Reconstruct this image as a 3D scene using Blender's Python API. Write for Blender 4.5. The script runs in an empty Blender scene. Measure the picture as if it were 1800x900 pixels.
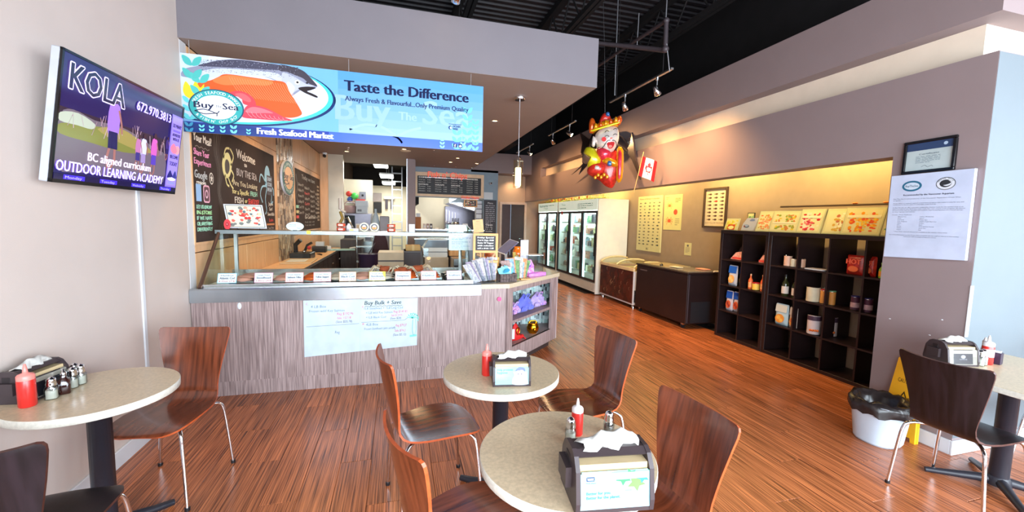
import bpy, math, random
from mathutils import Vector, Matrix
from mathutils.geometry import tessellate_polygon
random.seed(7)
SC = bpy.context.scene
COL = SC.collection
PI = math.pi
# ------------------------------------------------------------------ camera
cd = bpy.data.cameras.new('camera'); cam = bpy.data.objects.new('camera', cd); COL.objects.link(cam)
cd.sensor_width = 36; cd.lens = 14.3559; cd.clip_start = .05
CY, CP, CR = math.radians(15.69724), math.radians(5.06195), math.radians(1.32359)
fw = Vector((math.sin(CY)*math.cos(CP), math.cos(CY)*math.cos(CP), -math.sin(CP)))
rt = Vector((math.cos(CY), -math.sin(CY), 0)); up = rt.cross(fw)
r2 = rt*math.cos(CR)+up*math.sin(CR); u2 = up*math.cos(CR)-rt*math.sin(CR)
cam.matrix_world = Matrix(((r2.x, u2.x, -fw.x, 0), (r2.y, u2.y, -fw.y, 0), (r2.z, u2.z, -fw.z, 1.6), (0, 0, 0, 1)))
SC.camera = cam
# ------------------------------------------------------------------ world, light, exposure
SC.view_settings.view_transform = 'Standard'; SC.view_settings.look = 'None'
SC.view_settings.exposure = 0.0; SC.view_settings.gamma = 1.0; SC.view_settings.use_curve_mapping = False
wd = bpy.data.worlds.new('daylight'); SC.world = wd; wd.use_nodes = True
bg = wd.node_tree.nodes['Background']; bg.inputs[0].default_value = (.62, .78, 1, 1); bg.inputs[1].default_value = 1.2

def area(name, loc, target, sx, sy, power, col, spread=180):
    l = bpy.data.lights.new(name, 'AREA'); l.shape = 'RECTANGLE'; l.size = sx; l.size_y = sy; l.energy = power; l.color = col
    l.spread = math.radians(spread)
    o = bpy.data.objects.new(name, l); COL.objects.link(o); o.location = loc
    o.rotation_euler = (Vector(target)-Vector(loc)).to_track_quat('-Z', 'Y').to_euler(); return o
def spot(name, loc, target, power, col, ang=100, blend=.8, r=.03):
    l = bpy.data.lights.new(name, 'SPOT'); l.energy = power; l.color = col; l.spot_size = math.radians(ang); l.spot_blend = blend; l.shadow_soft_size = r
    o = bpy.data.objects.new(name, l); COL.objects.link(o); o.location = loc
    o.rotation_euler = (Vector(target)-Vector(loc)).to_track_quat('-Z', 'Y').to_euler(); return o
def point(name, loc, power, col, r=.05):
    l = bpy.data.lights.new(name, 'POINT'); l.energy = power; l.color = col; l.shadow_soft_size = r
    o = bpy.data.objects.new(name, l); COL.objects.link(o); o.location = loc; return o
DAY = (.80, .90, 1.0); WARM = (1.0, .66, .36); NEUT = (1.0, .84, .66)
# daylight through the storefront glass behind the camera (the three bays of the window wall) and the side bay
for i, x in enumerate((-.1, 2.4, 4.9)):
    area('window_daylight', (x, -2.35, 1.75), (x, 4, 1.35), 2.2, 2.5, 375, DAY)
area('side_window_daylight', (6.4, -.4, 1.7), (0, .6, 1.3), 2.6, 2.4, 100, DAY)
# fluorescent strip hidden in the cove of the right-hand niche, kitchen fluorescents
for y in (3.4, 5.0, 6.8, 8.8, 10.6):
    area('cove_tube_light', (4.45, y, 2.56), (4.86, y, 2.0), 1.2, .08, 26, (1.0, .72, .27))

# ------------------------------------------------------------------ materials
def lin(c):
    return tuple(((v/255)/12.92 if v/255 <= .04045 else ((v/255+.055)/1.055)**2.4) for v in c[:3])+(1,)
MATS = {}
def nd(nt, t, **kw):
    n = nt.nodes.new(t)
    for k, v in kw.items(): setattr(n, k, v)
    return n
def mat(name, c=(128, 128, 128), rough=.5, metal=0, var=.06, vs=8.0, bump=0, bs=60, coat=0, emit=0, trans=0, ior=1.45, sheen=0, stretch=None, c2=None, detail=3, alpha=1):
    if name in MATS: return MATS[name]
    m = bpy.data.materials.new(name); m.use_nodes = True; nt = m.node_tree; b = nt.nodes['Principled BSDF']
    tc = nd(nt, 'ShaderNodeTexCoord'); mp = nd(nt, 'ShaderNodeMapping'); nt.links.new(tc.outputs['Object'], mp.inputs[0])
    if stretch: mp.inputs['Scale'].default_value = stretch
    nz = nd(nt, 'ShaderNodeTexNoise'); nz.inputs['Scale'].default_value = vs; nz.inputs['Detail'].default_value = detail
    nt.links.new(mp.outputs[0], nz.inputs['Vector'])
    cr = nd(nt, 'ShaderNodeValToRGB'); nt.links.new(nz.outputs[0], cr.inputs[0])
    L = lin(c)
    if c2: A, B = lin(c2), L
    else: A = tuple(v*(1-var) for v in L[:3])+(1,); B = tuple(min(1, v*(1+var)) for v in L[:3])+(1,)
    cr.color_ramp.elements[0].position = .35; cr.color_ramp.elements[1].position = .65
    cr.color_ramp.elements[0].color = A; cr.color_ramp.elements[1].color = B
    nt.links.new(cr.outputs[0], b.inputs['Base Color'])
    b.inputs['Roughness'].default_value = rough; b.inputs['Metallic'].default_value = metal
    b.inputs['Coat Weight'].default_value = coat; b.inputs['Coat Roughness'].default_value = .12
    b.inputs['Transmission Weight'].default_value = trans; b.inputs['IOR'].default_value = ior
    b.inputs['Sheen Weight'].default_value = sheen; b.inputs['Alpha'].default_value = alpha
    if emit:
        b.inputs['Emission Color'].default_value = L; b.inputs['Emission Strength'].default_value = emit
    if bump:
        n2 = nd(nt, 'ShaderNodeTexNoise'); n2.inputs['Scale'].default_value = bs; n2.inputs['Detail'].default_value = 4
        nt.links.new(mp.outputs[0], n2.inputs['Vector'])
        bp = nd(nt, 'ShaderNodeBump'); bp.inputs['Strength'].default_value = bump; bp.inputs['Distance'].default_value = .01
        nt.links.new(n2.outputs[0], bp.inputs['Height']); nt.links.new(bp.outputs[0], b.inputs['Normal'])
    MATS[name] = m; return m
def pane(name, tint=(235, 248, 245), gloss=.10, rough=.02):
    if name in MATS: return MATS[name]
    m = bpy.data.materials.new(name); m.use_nodes = True; nt = m.node_tree; nt.nodes.remove(nt.nodes['Principled BSDF'])
    out = nt.nodes['Material Output']; t = nd(nt, 'ShaderNodeBsdfTransparent'); t.inputs[0].default_value = lin(tint)
    g = nd(nt, 'ShaderNodeBsdfGlossy'); g.inputs['Roughness'].default_value = rough
    lw = nd(nt, 'ShaderNodeLayerWeight'); lw.inputs[0].default_value = .5; fr = nd(nt, 'ShaderNodeMath', operation='POWER'); fr.inputs[1].default_value = 5
    nt.links.new(lw.outputs['Facing'], fr.inputs[0]); ad = nd(nt, 'ShaderNodeMath', operation='MULTIPLY_ADD'); ad.inputs[1].default_value = .7; ad.inputs[2].default_value = gloss*.5
    mx = nd(nt, 'ShaderNodeMixShader'); nt.links.new(fr.outputs[0], ad.inputs[0]); nt.links.new(ad.outputs[0], mx.inputs[0])
    nt.links.new(t.outputs[0], mx.inputs[1]); nt.links.new(g.outputs[0], mx.inputs[2]); nt.links.new(mx.outputs[0], out.inputs[0])
    MATS[name] = m; return m
def printmat(name, rough=.5, emit=0, coat=0):
    if name in MATS: return MATS[name]
    m = bpy.data.materials.new(name); m.use_nodes = True; nt = m.node_tree; b = nt.nodes['Principled BSDF']
    a = nd(nt, 'ShaderNodeVertexColor', layer_name='ink'); nt.links.new(a.outputs[0], b.inputs['Base Color'])
    b.inputs['Roughness'].default_value = rough; b.inputs['Coat Weight'].default_value = coat
    if emit: nt.links.new(a.outputs[0], b.inputs['Emission Color']); b.inputs['Emission Strength'].default_value = emit
    MATS[name] = m; return m
def grain(name, dark, light, scale=(1, 1, 1), rough=.4, coat=0, lo=.3, hi=.7, bump=.1, world=False, perobj=.15, ns=20, dist=0, spec=.5):
    """streaked wood or laminate: noise stretched along one axis, slightly different on each piece"""
    if name in MATS: return MATS[name]
    m = bpy.data.materials.new(name); m.use_nodes = True; nt = m.node_tree; b = nt.nodes['Principled BSDF']
    mp = nd(nt, 'ShaderNodeMapping'); mp.inputs['Scale'].default_value = scale
    if world: g = nd(nt, 'ShaderNodeNewGeometry'); nt.links.new(g.outputs['Position'], mp.inputs[0])
    else: g = nd(nt, 'ShaderNodeTexCoord'); nt.links.new(g.outputs['Object'], mp.inputs[0])
    oi = nd(nt, 'ShaderNodeObjectInfo')
    mu = nd(nt, 'ShaderNodeMath', operation='MULTIPLY'); mu.inputs[1].default_value = 37.0 if perobj else 0
    nt.links.new(oi.outputs['Random'], mu.inputs[0])
    ad = nd(nt, 'ShaderNodeVectorMath', operation='ADD'); nt.links.new(mp.outputs[0], ad.inputs[0]); nt.links.new(mu.outputs[0], ad.inputs[1])
    nz = nd(nt, 'ShaderNodeTexNoise'); nz.inputs['Scale'].default_value = ns; nz.inputs['Detail'].default_value = 5; nz.inputs['Distortion'].default_value = dist
    nt.links.new(ad.outputs[0], nz.inputs['Vector'])
    cr = nd(nt, 'ShaderNodeValToRGB'); cr.color_ramp.elements[0].position = lo; cr.color_ramp.elements[1].position = hi
    cr.color_ramp.elements[0].color = lin(dark); cr.color_ramp.elements[1].color = lin(light); nt.links.new(nz.outputs[0], cr.inputs[0])
    hs = nd(nt, 'ShaderNodeHueSaturation'); nt.links.new(cr.outputs[0], hs.inputs['Color'])
    m2 = nd(nt, 'ShaderNodeMapRange'); m2.inputs['To Min'].default_value = 1-perobj; m2.inputs['To Max'].default_value = 1+perobj
    nt.links.new(oi.outputs['Random'], m2.inputs['Value']); nt.links.new(m2.outputs[0], hs.inputs['Value'])
    nt.links.new(hs.outputs[0], b.inputs['Base Color']); b.inputs['Roughness'].default_value = rough
    b.inputs['Coat Weight'].default_value = coat; b.inputs['Coat Roughness'].default_value = .15; b.inputs['Specular IOR Level'].default_value = spec
    if bump:
        bp = nd(nt, 'ShaderNodeBump'); bp.inputs['Strength'].default_value = bump; bp.inputs['Distance'].default_value = .003
        nt.links.new(nz.outputs[0], bp.inputs['Height']); nt.links.new(bp.outputs[0], b.inputs['Normal'])
    MATS[name] = m; return m

# ------------------------------------------------------------------ mesh helpers
def smooth_closed(pts, n=5):
    out = []; N = len(pts)
    for i in range(N):
        p0, p1, p2, p3 = [Vector(pts[(i+k-1) % N]) for k in range(4)]
        for j in range(n):
            t = j/n; out.append(tuple(.5*((2*p1)+(p2-p0)*t+(2*p0-5*p1+4*p2-p3)*t*t+(3*p1-p0-3*p2+p3)*t**3)))
    return out
def smooth_open(pts, n=5):
    P = [Vector(p) for p in pts]; out = []
    for i in range(len(P)-1):
        p0 = P[max(i-1, 0)]; p1 = P[i]; p2 = P[i+1]; p3 = P[min(i+2, len(P)-1)]
        for j in range(n):
            t = j/n; out.append(tuple(.5*((2*p1)+(p2-p0)*t+(2*p0-5*p1+4*p2-p3)*t*t+(3*p1-p0-3*p2+p3)*t**3)))
    out.append(tuple(P[-1])); return out
def circ(cx, cy, rx, ry=None, n=24, a0=0, a1=2*PI):
    ry = ry or rx; full = abs(a1-a0-2*PI) < 1e-6
    return [(cx+rx*math.cos(a0+(a1-a0)*i/(n if full else n-1)), cy+ry*math.sin(a0+(a1-a0)*i/(n if full else n-1))) for i in range(n)]
def rrect(x0, y0, x1, y1, r, n=4):
    o = []
    for cx, cy, a in ((x1-r, y1-r, 0), (x0+r, y1-r, PI/2), (x0+r, y0+r, PI), (x1-r, y0+r, 1.5*PI)):
        o += [(cx+r*math.cos(a+PI/2*i/n), cy+r*math.sin(a+PI/2*i/n)) for i in range(n+1)]
    return o
class M:
    def __init__(s): s.v = []; s.f = []; s.mi = []; s.sm = []; s.cur = 0; s.T = None
    def add(s, vs, fs, smooth=False):
        k = len(s.v)
        s.v += [tuple(s.T @ Vector(v)) for v in vs] if s.T else [tuple(v) for v in vs]
        s.f += [tuple(i+k for i in f) for f in fs]; s.mi += [s.cur]*len(fs); s.sm += [smooth]*len(fs); return s
    def box(s, x0, y0, z0, x1, y1, z1):
        return s.add([(x0, y0, z0), (x1, y0, z0), (x1, y1, z0), (x0, y1, z0), (x0, y0, z1), (x1, y0, z1), (x1, y1, z1), (x0, y1, z1)],
                     [(0, 3, 2, 1), (4, 5, 6, 7), (0, 1, 5, 4), (1, 2, 6, 5), (2, 3, 7, 6), (3, 0, 4, 7)])
    def bbox(s, x0, y0, z0, x1, y1, z1, b=.005):
        # box with its twelve edges cut back
        vs = []; X = (x0, x1); Y = (y0, y1); Z = (z0, z1); sg = (1, -1)
        idx = {}
        for i in (0, 1):
            for j in (0, 1):
                for k in (0, 1):
                    for a in range(3):
                        p = [X[i]+sg[i]*b, Y[j]+sg[j]*b, Z[k]+sg[k]*b]; p[a] = (X[i], Y[j], Z[k])[a]
                        idx[i, j, k, a] = len(vs); vs.append(p)
        fs = []
        for a in range(3):
            for e in (0, 1):
                o = [q for q in range(3) if q != a]; c = []
                for (m, n) in ((0, 0), (1, 0), (1, 1), (0, 1)):
                    t = [0, 0, 0]; t[a] = e; t[o[0]] = m; t[o[1]] = n; c.append(idx[t[0], t[1], t[2], a])
                fs.append(tuple(c))
        for a in range(3):
            o = [q for q in range(3) if q != a]
            for m in (0, 1):
                for n in (0, 1):
                    t0 = [0, 0, 0]; t0[o[0]] = m; t0[o[1]] = n; t1 = list(t0); t1[a] = 1
                    fs.append((idx[(*t0, o[0])], idx[(*t1, o[0])], idx[(*t1, o[1])], idx[(*t0, o[1])]))
        for i in (0, 1):
            for j in (0, 1):
                for k in (0, 1): fs.append((idx[i, j, k, 0], idx[i, j, k, 1], idx[i, j, k, 2]))
        return s.add(vs, fs)
    def prism(s, pts, a, b, axis='z'):
        # closed 2D outline extruded from a to b along an axis (z: pts are x,y; y: x,z; x: y,z)
        n = len(pts)
        f3 = {'z': lambda p, h: (p[0], p[1], h), 'y': lambda p, h: (p[0], h, p[1]), 'x': lambda p, h: (h, p[0], p[1])}[axis]
        vs = [f3(p, a) for p in pts]+[f3(p, b) for p in pts]
        tri = tessellate_polygon([[Vector((p[0], p[1], 0)) for p in pts]])
        fs = [tuple(t) for t in tri]+[tuple(i+n for i in reversed(t)) for t in tri]
        fs += [(i, (i+1) % n, n+(i+1) % n, n+i) for i in range(n)]
        return s.add(vs, fs)
    def lathe(s, prof, cx=0, cy=0, n=20, z0=0, cap=True, sq=0):
        vs = []; fs = []
        for r, z in prof:
            for i in range(n):
                a = 2*PI*(i+.5)/n; c, d = math.cos(a), math.sin(a); k = 1
                if sq: k = 1/((abs(c)**sq+abs(d)**sq)**(1/sq))
                vs.append((cx+r*k*c, cy+r*k*d, z0+z))
        for j in range(len(prof)-1):
            for i in range(n): fs.append((j*n+i, j*n+(i+1) % n, (j+1)*n+(i+1) % n, (j+1)*n+i))
        s.add(vs, fs, True)
        if cap: s.add([], []); k = len(s.v); 
        if cap:
            for j, rv in ((0, True), (len(prof)-1, False)):
                if prof[j][0] > 1e-5:
                    ring = vs[j*n:(j+1)*n]; s.add(ring, [tuple(reversed(range(n))) if rv else tuple(range(n))])
        return s
    def cyl(s, cx, cy, z0, z1, r, n=16, r2=None): return s.lathe([(r, z0), (r if r2 is None else r2, z1)], cx, cy, n)
    def tube(s, pts, r, n=8, cap=True, closed=False):
        P = [Vector(p) for p in pts]; N = len(P); vs = []; fs = []
        t0 = (P[1]-P[0]).normalized(); ref = Vector((0, 0, 1)) if abs(t0.z) < .9 else Vector((1, 0, 0)); u = t0.cross(ref).normalized()
        for i, p in enumerate(P):
            if closed: t = (P[(i+1) % N]-P[i-1]).normalized()
            else: t = (P[min(i+1, N-1)]-P[max(i-1, 0)]).normalized()
            u = (u-t*u.dot(t))
            u = u.normalized() if u.length > 1e-6 else t.orthogonal().normalized()
            w = t.cross(u); rr = r[i] if isinstance(r, (list, tuple)) else r
            for k in range(n):
                a = 2*PI*k/n; vs.append(p+u*rr*math.cos(a)+w*rr*math.sin(a))
        for i in range(N if closed else N-1):
            j = (i+1) % N
            for k in range(n): fs.append((i*n+k, i*n+(k+1) % n, j*n+(k+1) % n, j*n+k))
        s.add(vs, fs, True)
        if cap and not closed: s.add(vs[:n], [tuple(reversed(range(n)))]); s.add(vs[-n:], [tuple(range(n))])
        return s
    def puff(s, pts, t, k=5, c=None, back=True, power=.5, frame=None, wob=0):
        # inflated shape on a star-shaped outline (x,y); thickness along +-z of its frame
        n = len(pts); cx = c[0] if c else sum(p[0] for p in pts)/n; cy = c[1] if c else sum(p[1] for p in pts)/n
        F = frame or (lambda x, y, z: (x, y, z))
        for sg in ((1, -1) if back else (1,)):
            vs = []; fs = []
            for j in range(k):
                q = 1-j/k
                for p in pts: vs.append(F(cx+(p[0]-cx)*q, cy+(p[1]-cy)*q, sg*t*(1-q*q)**power+(random.uniform(-wob, wob) if j else 0)))
            vs.append(F(cx, cy, sg*t))
            for j in range(k-1):
                for i in range(n):
                    f = (j*n+i, j*n+(i+1) % n, (j+1)*n+(i+1) % n, (j+1)*n+i); fs.append(f if sg > 0 else f[::-1])
            for i in range(n):
                f = ((k-1)*n+i, (k-1)*n+(i+1) % n, k*n); fs.append(f if sg > 0 else f[::-1])
            s.add(vs, fs, True)
        return s
    def sphere(s, c, r, n=12, m=8, sc=(1, 1, 1)):
        vs = []; fs = []
        for j in range(m+1):
            b = -PI/2+PI*j/m
            for i in range(n):
                a = 2*PI*i/n; vs.append((c[0]+r*sc[0]*math.cos(b)*math.cos(a), c[1]+r*sc[1]*math.cos(b)*math.sin(a), c[2]+r*sc[2]*math.sin(b)))
        for j in range(m):
            for i in range(n): fs.append((j*n+i, j*n+(i+1) % n, (j+1)*n+(i+1) % n, (j+1)*n+i))
        return s.add(vs, fs, True)
    def mesh(s, name, mats):
        me = bpy.data.meshes.new(name); me.from_pydata(s.v, [], s.f)
        for m in (mats if isinstance(mats, (list, tuple)) else [mats]): me.materials.append(m)
        me.polygons.foreach_set('material_index', s.mi); me.polygons.foreach_set('use_smooth', s.sm); me.update(); return me
def link(name, me, parent=None):
    o = bpy.data.objects.new(name, me); COL.objects.link(o)
    if parent: o.parent = parent
    return o
def part(m, name, mats, parent=None, label=None):
    o = link(name, m.mesh(name, mats), parent)
    if label: o['label'] = label
    return o
def tag(o, label, cat, group=None):
    o['label'] = label; o['category'] = cat
    if group: o['group'] = group
    return o
def thing(name, label, cat, loc=(0, 0, 0), rz=0, group=None):
    o = bpy.data.objects.new(name, None); COL.objects.link(o); o.location = loc; o.rotation_euler = (0, 0, rz)
    o.empty_display_size = .1; return tag(o, label, cat, group)
def struct(m, name, mats, label=None, parent=None):
    o = part(m, name, mats, parent)
    if not parent: o['kind'] = 'structure'
    if label: o['label'] = label
    return o
def dup(o, loc=None, rz=None, label=None, parent=None):
    c = o.copy(); COL.objects.link(c); c.parent = parent
    if loc is not None: c.location = loc
    if rz is not None: c.rotation_euler = (0, 0, rz)
    if label: c['label'] = label
    for ch in list(o.children): dup(ch, parent=c)
    return c
# ------------------------------------------------------------------ flat print: coloured shapes and lettering on a surface
_tx = {}
def textmesh(s, res=2):
    if s in _tx: return _tx[s]
    c = bpy.data.curves.new('t', 'FONT'); c.body = s; c.size = 1; c.resolution_u = res; c.align_x = 'LEFT'
    o = bpy.data.objects.new('t', c); me = bpy.data.meshes.new_from_object(o)
    vs = [(v.co.x, v.co.y) for v in me.vertices]; fs = [tuple(p.vertices) for p in me.polygons]
    bpy.data.objects.remove(o); bpy.data.curves.remove(c); bpy.data.meshes.remove(me)
    _tx[s] = (vs, fs); return _tx[s]
class Art:
    """2D drawing on a plane O + u*U + v*V, layers lifted along N"""
    def __init__(s, O, U, V, lift=.0006, base=.0008):
        s.O, s.U, s.V = Vector(O), Vector(U), Vector(V); s.N = s.U.cross(s.V).normalized(); s.lift = lift; s.base = base
        s.vs = []; s.fs = []; s.cs = []
    def _p(s, x, y, l): return tuple(s.O+s.U*x+s.V*y+s.N*(s.base+s.lift*l))
    def raw(s, vs, fs, col, l):
        k = len(s.vs); s.vs += [s._p(x, y, l) for x, y in vs]; s.fs += [tuple(i+k for i in f) for f in fs]; c = lin(col); s.cs += [c]*len(fs)
    def poly(s, pts, col, l=0):
        tri = tessellate_polygon([[Vector((p[0], p[1], 0)) for p in pts]])
        # keep facing +N
        fs = []
        for t in tri:
            a, b, c = [pts[i] for i in t]
            fs.append(tuple(t) if (b[0]-a[0])*(c[1]-a[1])-(b[1]-a[1])*(c[0]-a[0]) > 0 else tuple(reversed(t)))
        s.raw(pts, fs, col, l)
    def sm(s, pts, col, l=0, n=5): s.poly([p[:2] for p in smooth_closed([(*p, 0) for p in pts], n)], col, l)
    def rect(s, x0, y0, x1, y1, col, l=0): s.raw([(x0, y0), (x1, y0), (x1, y1), (x0, y1)], [(0, 1, 2, 3)], col, l)
    def ell(s, cx, cy, rx, ry, col, l=0, n=28): s.raw(circ(cx, cy, rx, ry, n), [tuple(range(n))], col, l)
    def line(s, pts, w, col, l=0):
        for a, b in zip(pts, pts[1:]):
            dx, dy = b[0]-a[0], b[1]-a[1]; d = math.hypot(dx, dy) or 1; nx, ny = -dy/d*w/2, dx/d*w/2
            s.raw([(a[0]-nx, a[1]-ny), (b[0]-nx, b[1]-ny), (b[0]+nx, b[1]+ny), (a[0]+nx, a[1]+ny)], [(0, 1, 2, 3)], col, l)
    def curve(s, pts, w, col, l=0, n=4): s.line([p[:2] for p in smooth_open([(*p, 0) for p in pts], n)], w, col, l)
    def text(s, t, x, y, h, col, l=1, w=None, al='l', rot=0, bold=0, shear=0, jit=0):
        vs, fs = textmesh(t)
        if not vs: return
        x0 = min(v[0] for v in vs); x1 = max(v[0] for v in vs); k = h/.7; kx = k if w is None else w/(x1-x0)
        W = (x1-x0)*kx; ox = {'l': 0, 'c': -W/2, 'r': -W}[al]; cr, sr = math.cos(rot), math.sin(rot)
        for db in ((0,) if not bold else (-bold, 0, bold)):
            q = []
            for vx, vy in vs:
                a = (vx-x0)*kx+ox+vy*k*shear+db; b = vy*k+(math.sin(vx*3.1)*jit*h)
                q.append((x+a*cr-b*sr, y+a*sr+b*cr))
            s.raw(q, fs, col, l+(.15 if db == 0 else (.0 if db < 0 else .3)))
    def arc(s, t, cx, cy, rx, ry, a0, a1, h, col, l=2, inside=False):
        n = len(t)
        for i, ch in enumerate(t):
            if ch == ' ': continue
            a = a0+(a1-a0)*(i+.5)/n; px, py = cx+rx*math.cos(a), cy+ry*math.sin(a)
            tx, ty = -rx*math.sin(a), ry*math.cos(a)
            if a1 < a0: tx, ty = -tx, -ty
            r = math.atan2(ty, tx); s.text(ch, px+math.sin(r)*h*.5, py-math.cos(r)*h*.5, h, col, l, al='c', rot=r)
    def lines(s, x, y, w, n, dy, h, col, l=1, seed=0, seg=6):
        rr = random.Random(seed)
        for i in range(n):
            cx = x; lim = x+w*(1 if i < n-1 else .6)
            while cx < lim:
                ww = min(rr.uniform(.4, 1.6)*w/seg, lim-cx)
                s.rect(cx, y-i*dy, cx+ww*.8, y-i*dy+h, col, l); cx += ww
    def done(s, name, m, parent, label=None):
        me = bpy.data.meshes.new(name); me.from_pydata(s.vs, [], s.fs); me.materials.append(m)
        ca = me.color_attributes.new('ink', 'FLOAT_COLOR', 'CORNER'); buf = []
        for f, c in zip(s.fs, s.cs): buf += list(c)*len(f)
        ca.data.foreach_set('color', buf); me.update()
        return part_me(me, name, parent, label)
def part_me(me, name, parent, label=None):
    o = link(name, me, parent)
    if label: o['label'] = label
    return o
INK = printmat('print_ink', .45); INKG = printmat('print_gloss', .2, coat=.4)
# ================================================================== SETTING
m_left = mat('paint_beige', (202, 188, 180), .55, var=.02, vs=3, bump=.06, bs=180)
m_grey = mat('paint_mauve_grey', (138, 122, 122), .6, var=.02, vs=3, bump=.05, bs=180)
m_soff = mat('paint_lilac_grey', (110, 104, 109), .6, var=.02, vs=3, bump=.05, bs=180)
m_pale = mat('daylit_blue_grey', (104, 113, 119), .6, var=.02, vs=3, bump=.05, bs=180)
m_cream = mat('paint_cream', (226, 218, 196), .6, var=.03, vs=3)
m_tan = mat('paint_tan', (176, 150, 128), .6, var=.03, vs=3)
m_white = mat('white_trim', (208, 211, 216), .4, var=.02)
m_black = mat('black_paint', (18, 15, 17), .8, var=.2, vs=4)
m_blackd = mat('black_deck', (30, 25, 29), .6, var=.25, vs=5)
m_blue = mat('paint_blue_grey', (133, 152, 166), .6, var=.03)
m_steel = mat('brushed_steel', (200, 204, 208), .24, metal=1, var=.05, vs=30, stretch=(.3, 6, 6))
m_chrome = mat('chrome', (225, 225, 228), .10, metal=1, var=.03)
m_alu = mat('aluminium', (190, 192, 196), .35, metal=1, var=.05)
m_wire = mat('wire', (200, 200, 205), .4, metal=1)
m_dark = mat('black_plastic', (24, 23, 26), .4, var=.15)
m_maple = grain('maple_panel', (206, 160, 116), (226, 184, 142), (2, 2, .35), .45, lo=.2, hi=.8, ns=8, perobj=.05, bump=.02)
m_walnut = grain('laminate_grey_walnut', (116, 97, 95), (172, 151, 148), (34, 34, 1.0), .5, lo=.34, hi=.66, ns=4, perobj=.03, bump=.05, world=True)
m_floorA = grain('strand_plank', (84, 38, 20), (216, 128, 78), (40, .5, 5), .27, lo=.33, hi=.68, ns=5.0, perobj=.16, bump=.05, world=True, spec=.6)

# floor: base slab, planks laid one by one as far as they can be told apart
fl = struct(M().box(-1.85, -2.4, -.15, 6.6, 18, -.012), 'floor', m_black, 'reddish brown strand plank floor running through the shop')
PW, PL = .19, 1.22
def plank_mesh(w, l):
    m = M(); b = .0012; m.bbox(b, b, -.012, w-b, l-b, 0, .0012); return m.mesh('plank', m_floorA)
pm = plank_mesh(PW, PL); half = plank_mesh(PW, PL/2)
cut = {}
i = 0
x = -1.69
while x < 4.9:
    y = 1.0-(PL*((i*.37) % 1)); 
    while y < 12.2:
        y0, y1 = max(y, .4), min(y+PL, 12.3)
        hidden = (x < .75 and y0 > 4.2) or (x < 1.9 and y0 > 5.6) or (x > 4.5 and y0 > 2.4) or (x > 3.9 and y0 > 8.1) or (x < .6 and y0 < -.5)
        if not hidden:
            me = pm
            if y1-y0 < PL-.01:
                k = round(y1-y0, 2)
                if k not in cut: cut[k] = plank_mesh(PW, max(k, .05))
                me = cut[k]
            o = link('plank', me, fl); o.location = (x, y0, 0)
        y += PL
    x += PW; i += 1
# plain plank surface where furniture hides it and in the corners outside the view
m = M(); m.box(-1.69, -2.35, -.012, 6.5, .4, 0); m.box(4.9, .4, -.012, 6.5, 1.9, 0); m.box(-1.69, 4.2, -.012, 1.9, 12.3, -.001)
struct(m, 'floor_surface', m_floorA, None, fl)['kind'] = 'stuff'
struct(M().box(-1.7, 10.3, -.012, 2.6, 18, .003), 'floor_kitchen', mat('kitchen_tile', (150, 120, 105), .5), 'reddish kitchen floor behind the service opening')

# left wall with the television, then the panelled part beyond the counter line
wl = struct(M().box(-1.95, -2.4, 0, -1.69, 4.02, 5.2), 'wall_left', m_left, 'beige painted wall behind the television')
m = M(); m.box(-1.95, 4.02, 0, -1.716, 18, 5.2)
wp = struct(m, 'wall_panelled', mat('joint_shadow', (60, 42, 30), .8), 'maple panelled wall behind the counter')
ys = [4.13, 4.72, 5.385, 6.06, 6.72]
ys2 = [7.66, 8.326, 9.0, 9.69, 10.19]
for seq in (ys, ys2):
    for a, b in zip(seq, seq[1:]):
        for z0, z1 in ((.0, 1.25), (2.50, 2.985)):
            struct(M().bbox(-1.715, a+.008, z0+.003, -1.69, b-.008, z1-.004, .003), 'panel', m_maple, None, wp)
    struct(M().bbox(-1.715, seq[0]+.004, 1.254, -1.69, seq[-1]-.004, 2.496, .003), 'panel', m_maple, None, wp)
struct(M().box(-1.716, 4.02, 0, -1.688, 4.125, 2.985), 'trim_glint', m_white, 'white upright strip standing in for light reflected on the wall corner')  # reflection along the corner bead, built as a white strip
struct(M().box(-1.69, 3.335, .11, -1.68, 3.365, 1.80), 'trim_2', m_white, 'white cable cover running down the wall below the television')
struct(M().box(-1.69, 2.10, .11, -1.681, 2.13, .62), 'trim_3', m_white, 'white strip on the wall under the left table')
struct(M().bbox(-1.69, -2.3, 0, -1.674, 3.99, .11, .003), 'baseboard_left', m_white, 'white baseboard of the television wall')
# stone mosaic column on the panelled wall
mo = M(); rr = random.Random(3); y = 6.735
mo.box(-1.716, 6.73, 0, -1.695, 7.65, 2.985)
mos = M(); mos2 = M()
yy = 6.735; c = 0
while yy < 7.64:
    w = .047; z = .9-rr.random()*.12
    while z < 2.97:
        h = rr.uniform(.07, .15); q = rr.uniform(.004, .016)
        t = rr.choice((0, 0, 1, 2)); mos.cur = t
        mos.box(-1.695, yy+.002, z, -1.695+q, yy+w-.002, min(z+h-.005, 2.984)); z += h
    yy += w
struct(mo, 'wall_mosaic', mat('grout', (70, 56, 46), .9), 'stone mosaic strip between the two big chalkboards')
mt = [mat('stone_a', (170, 140, 110), .3, var=.2), mat('stone_b', (110, 84, 64), .3, var=.2), mat('stone_c', (206, 184, 156), .25, var=.2)]
o = part(mos, 'mosaic_tiles', mt, bpy.data.objects['wall_mosaic']); o['kind'] = 'stuff'

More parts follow.
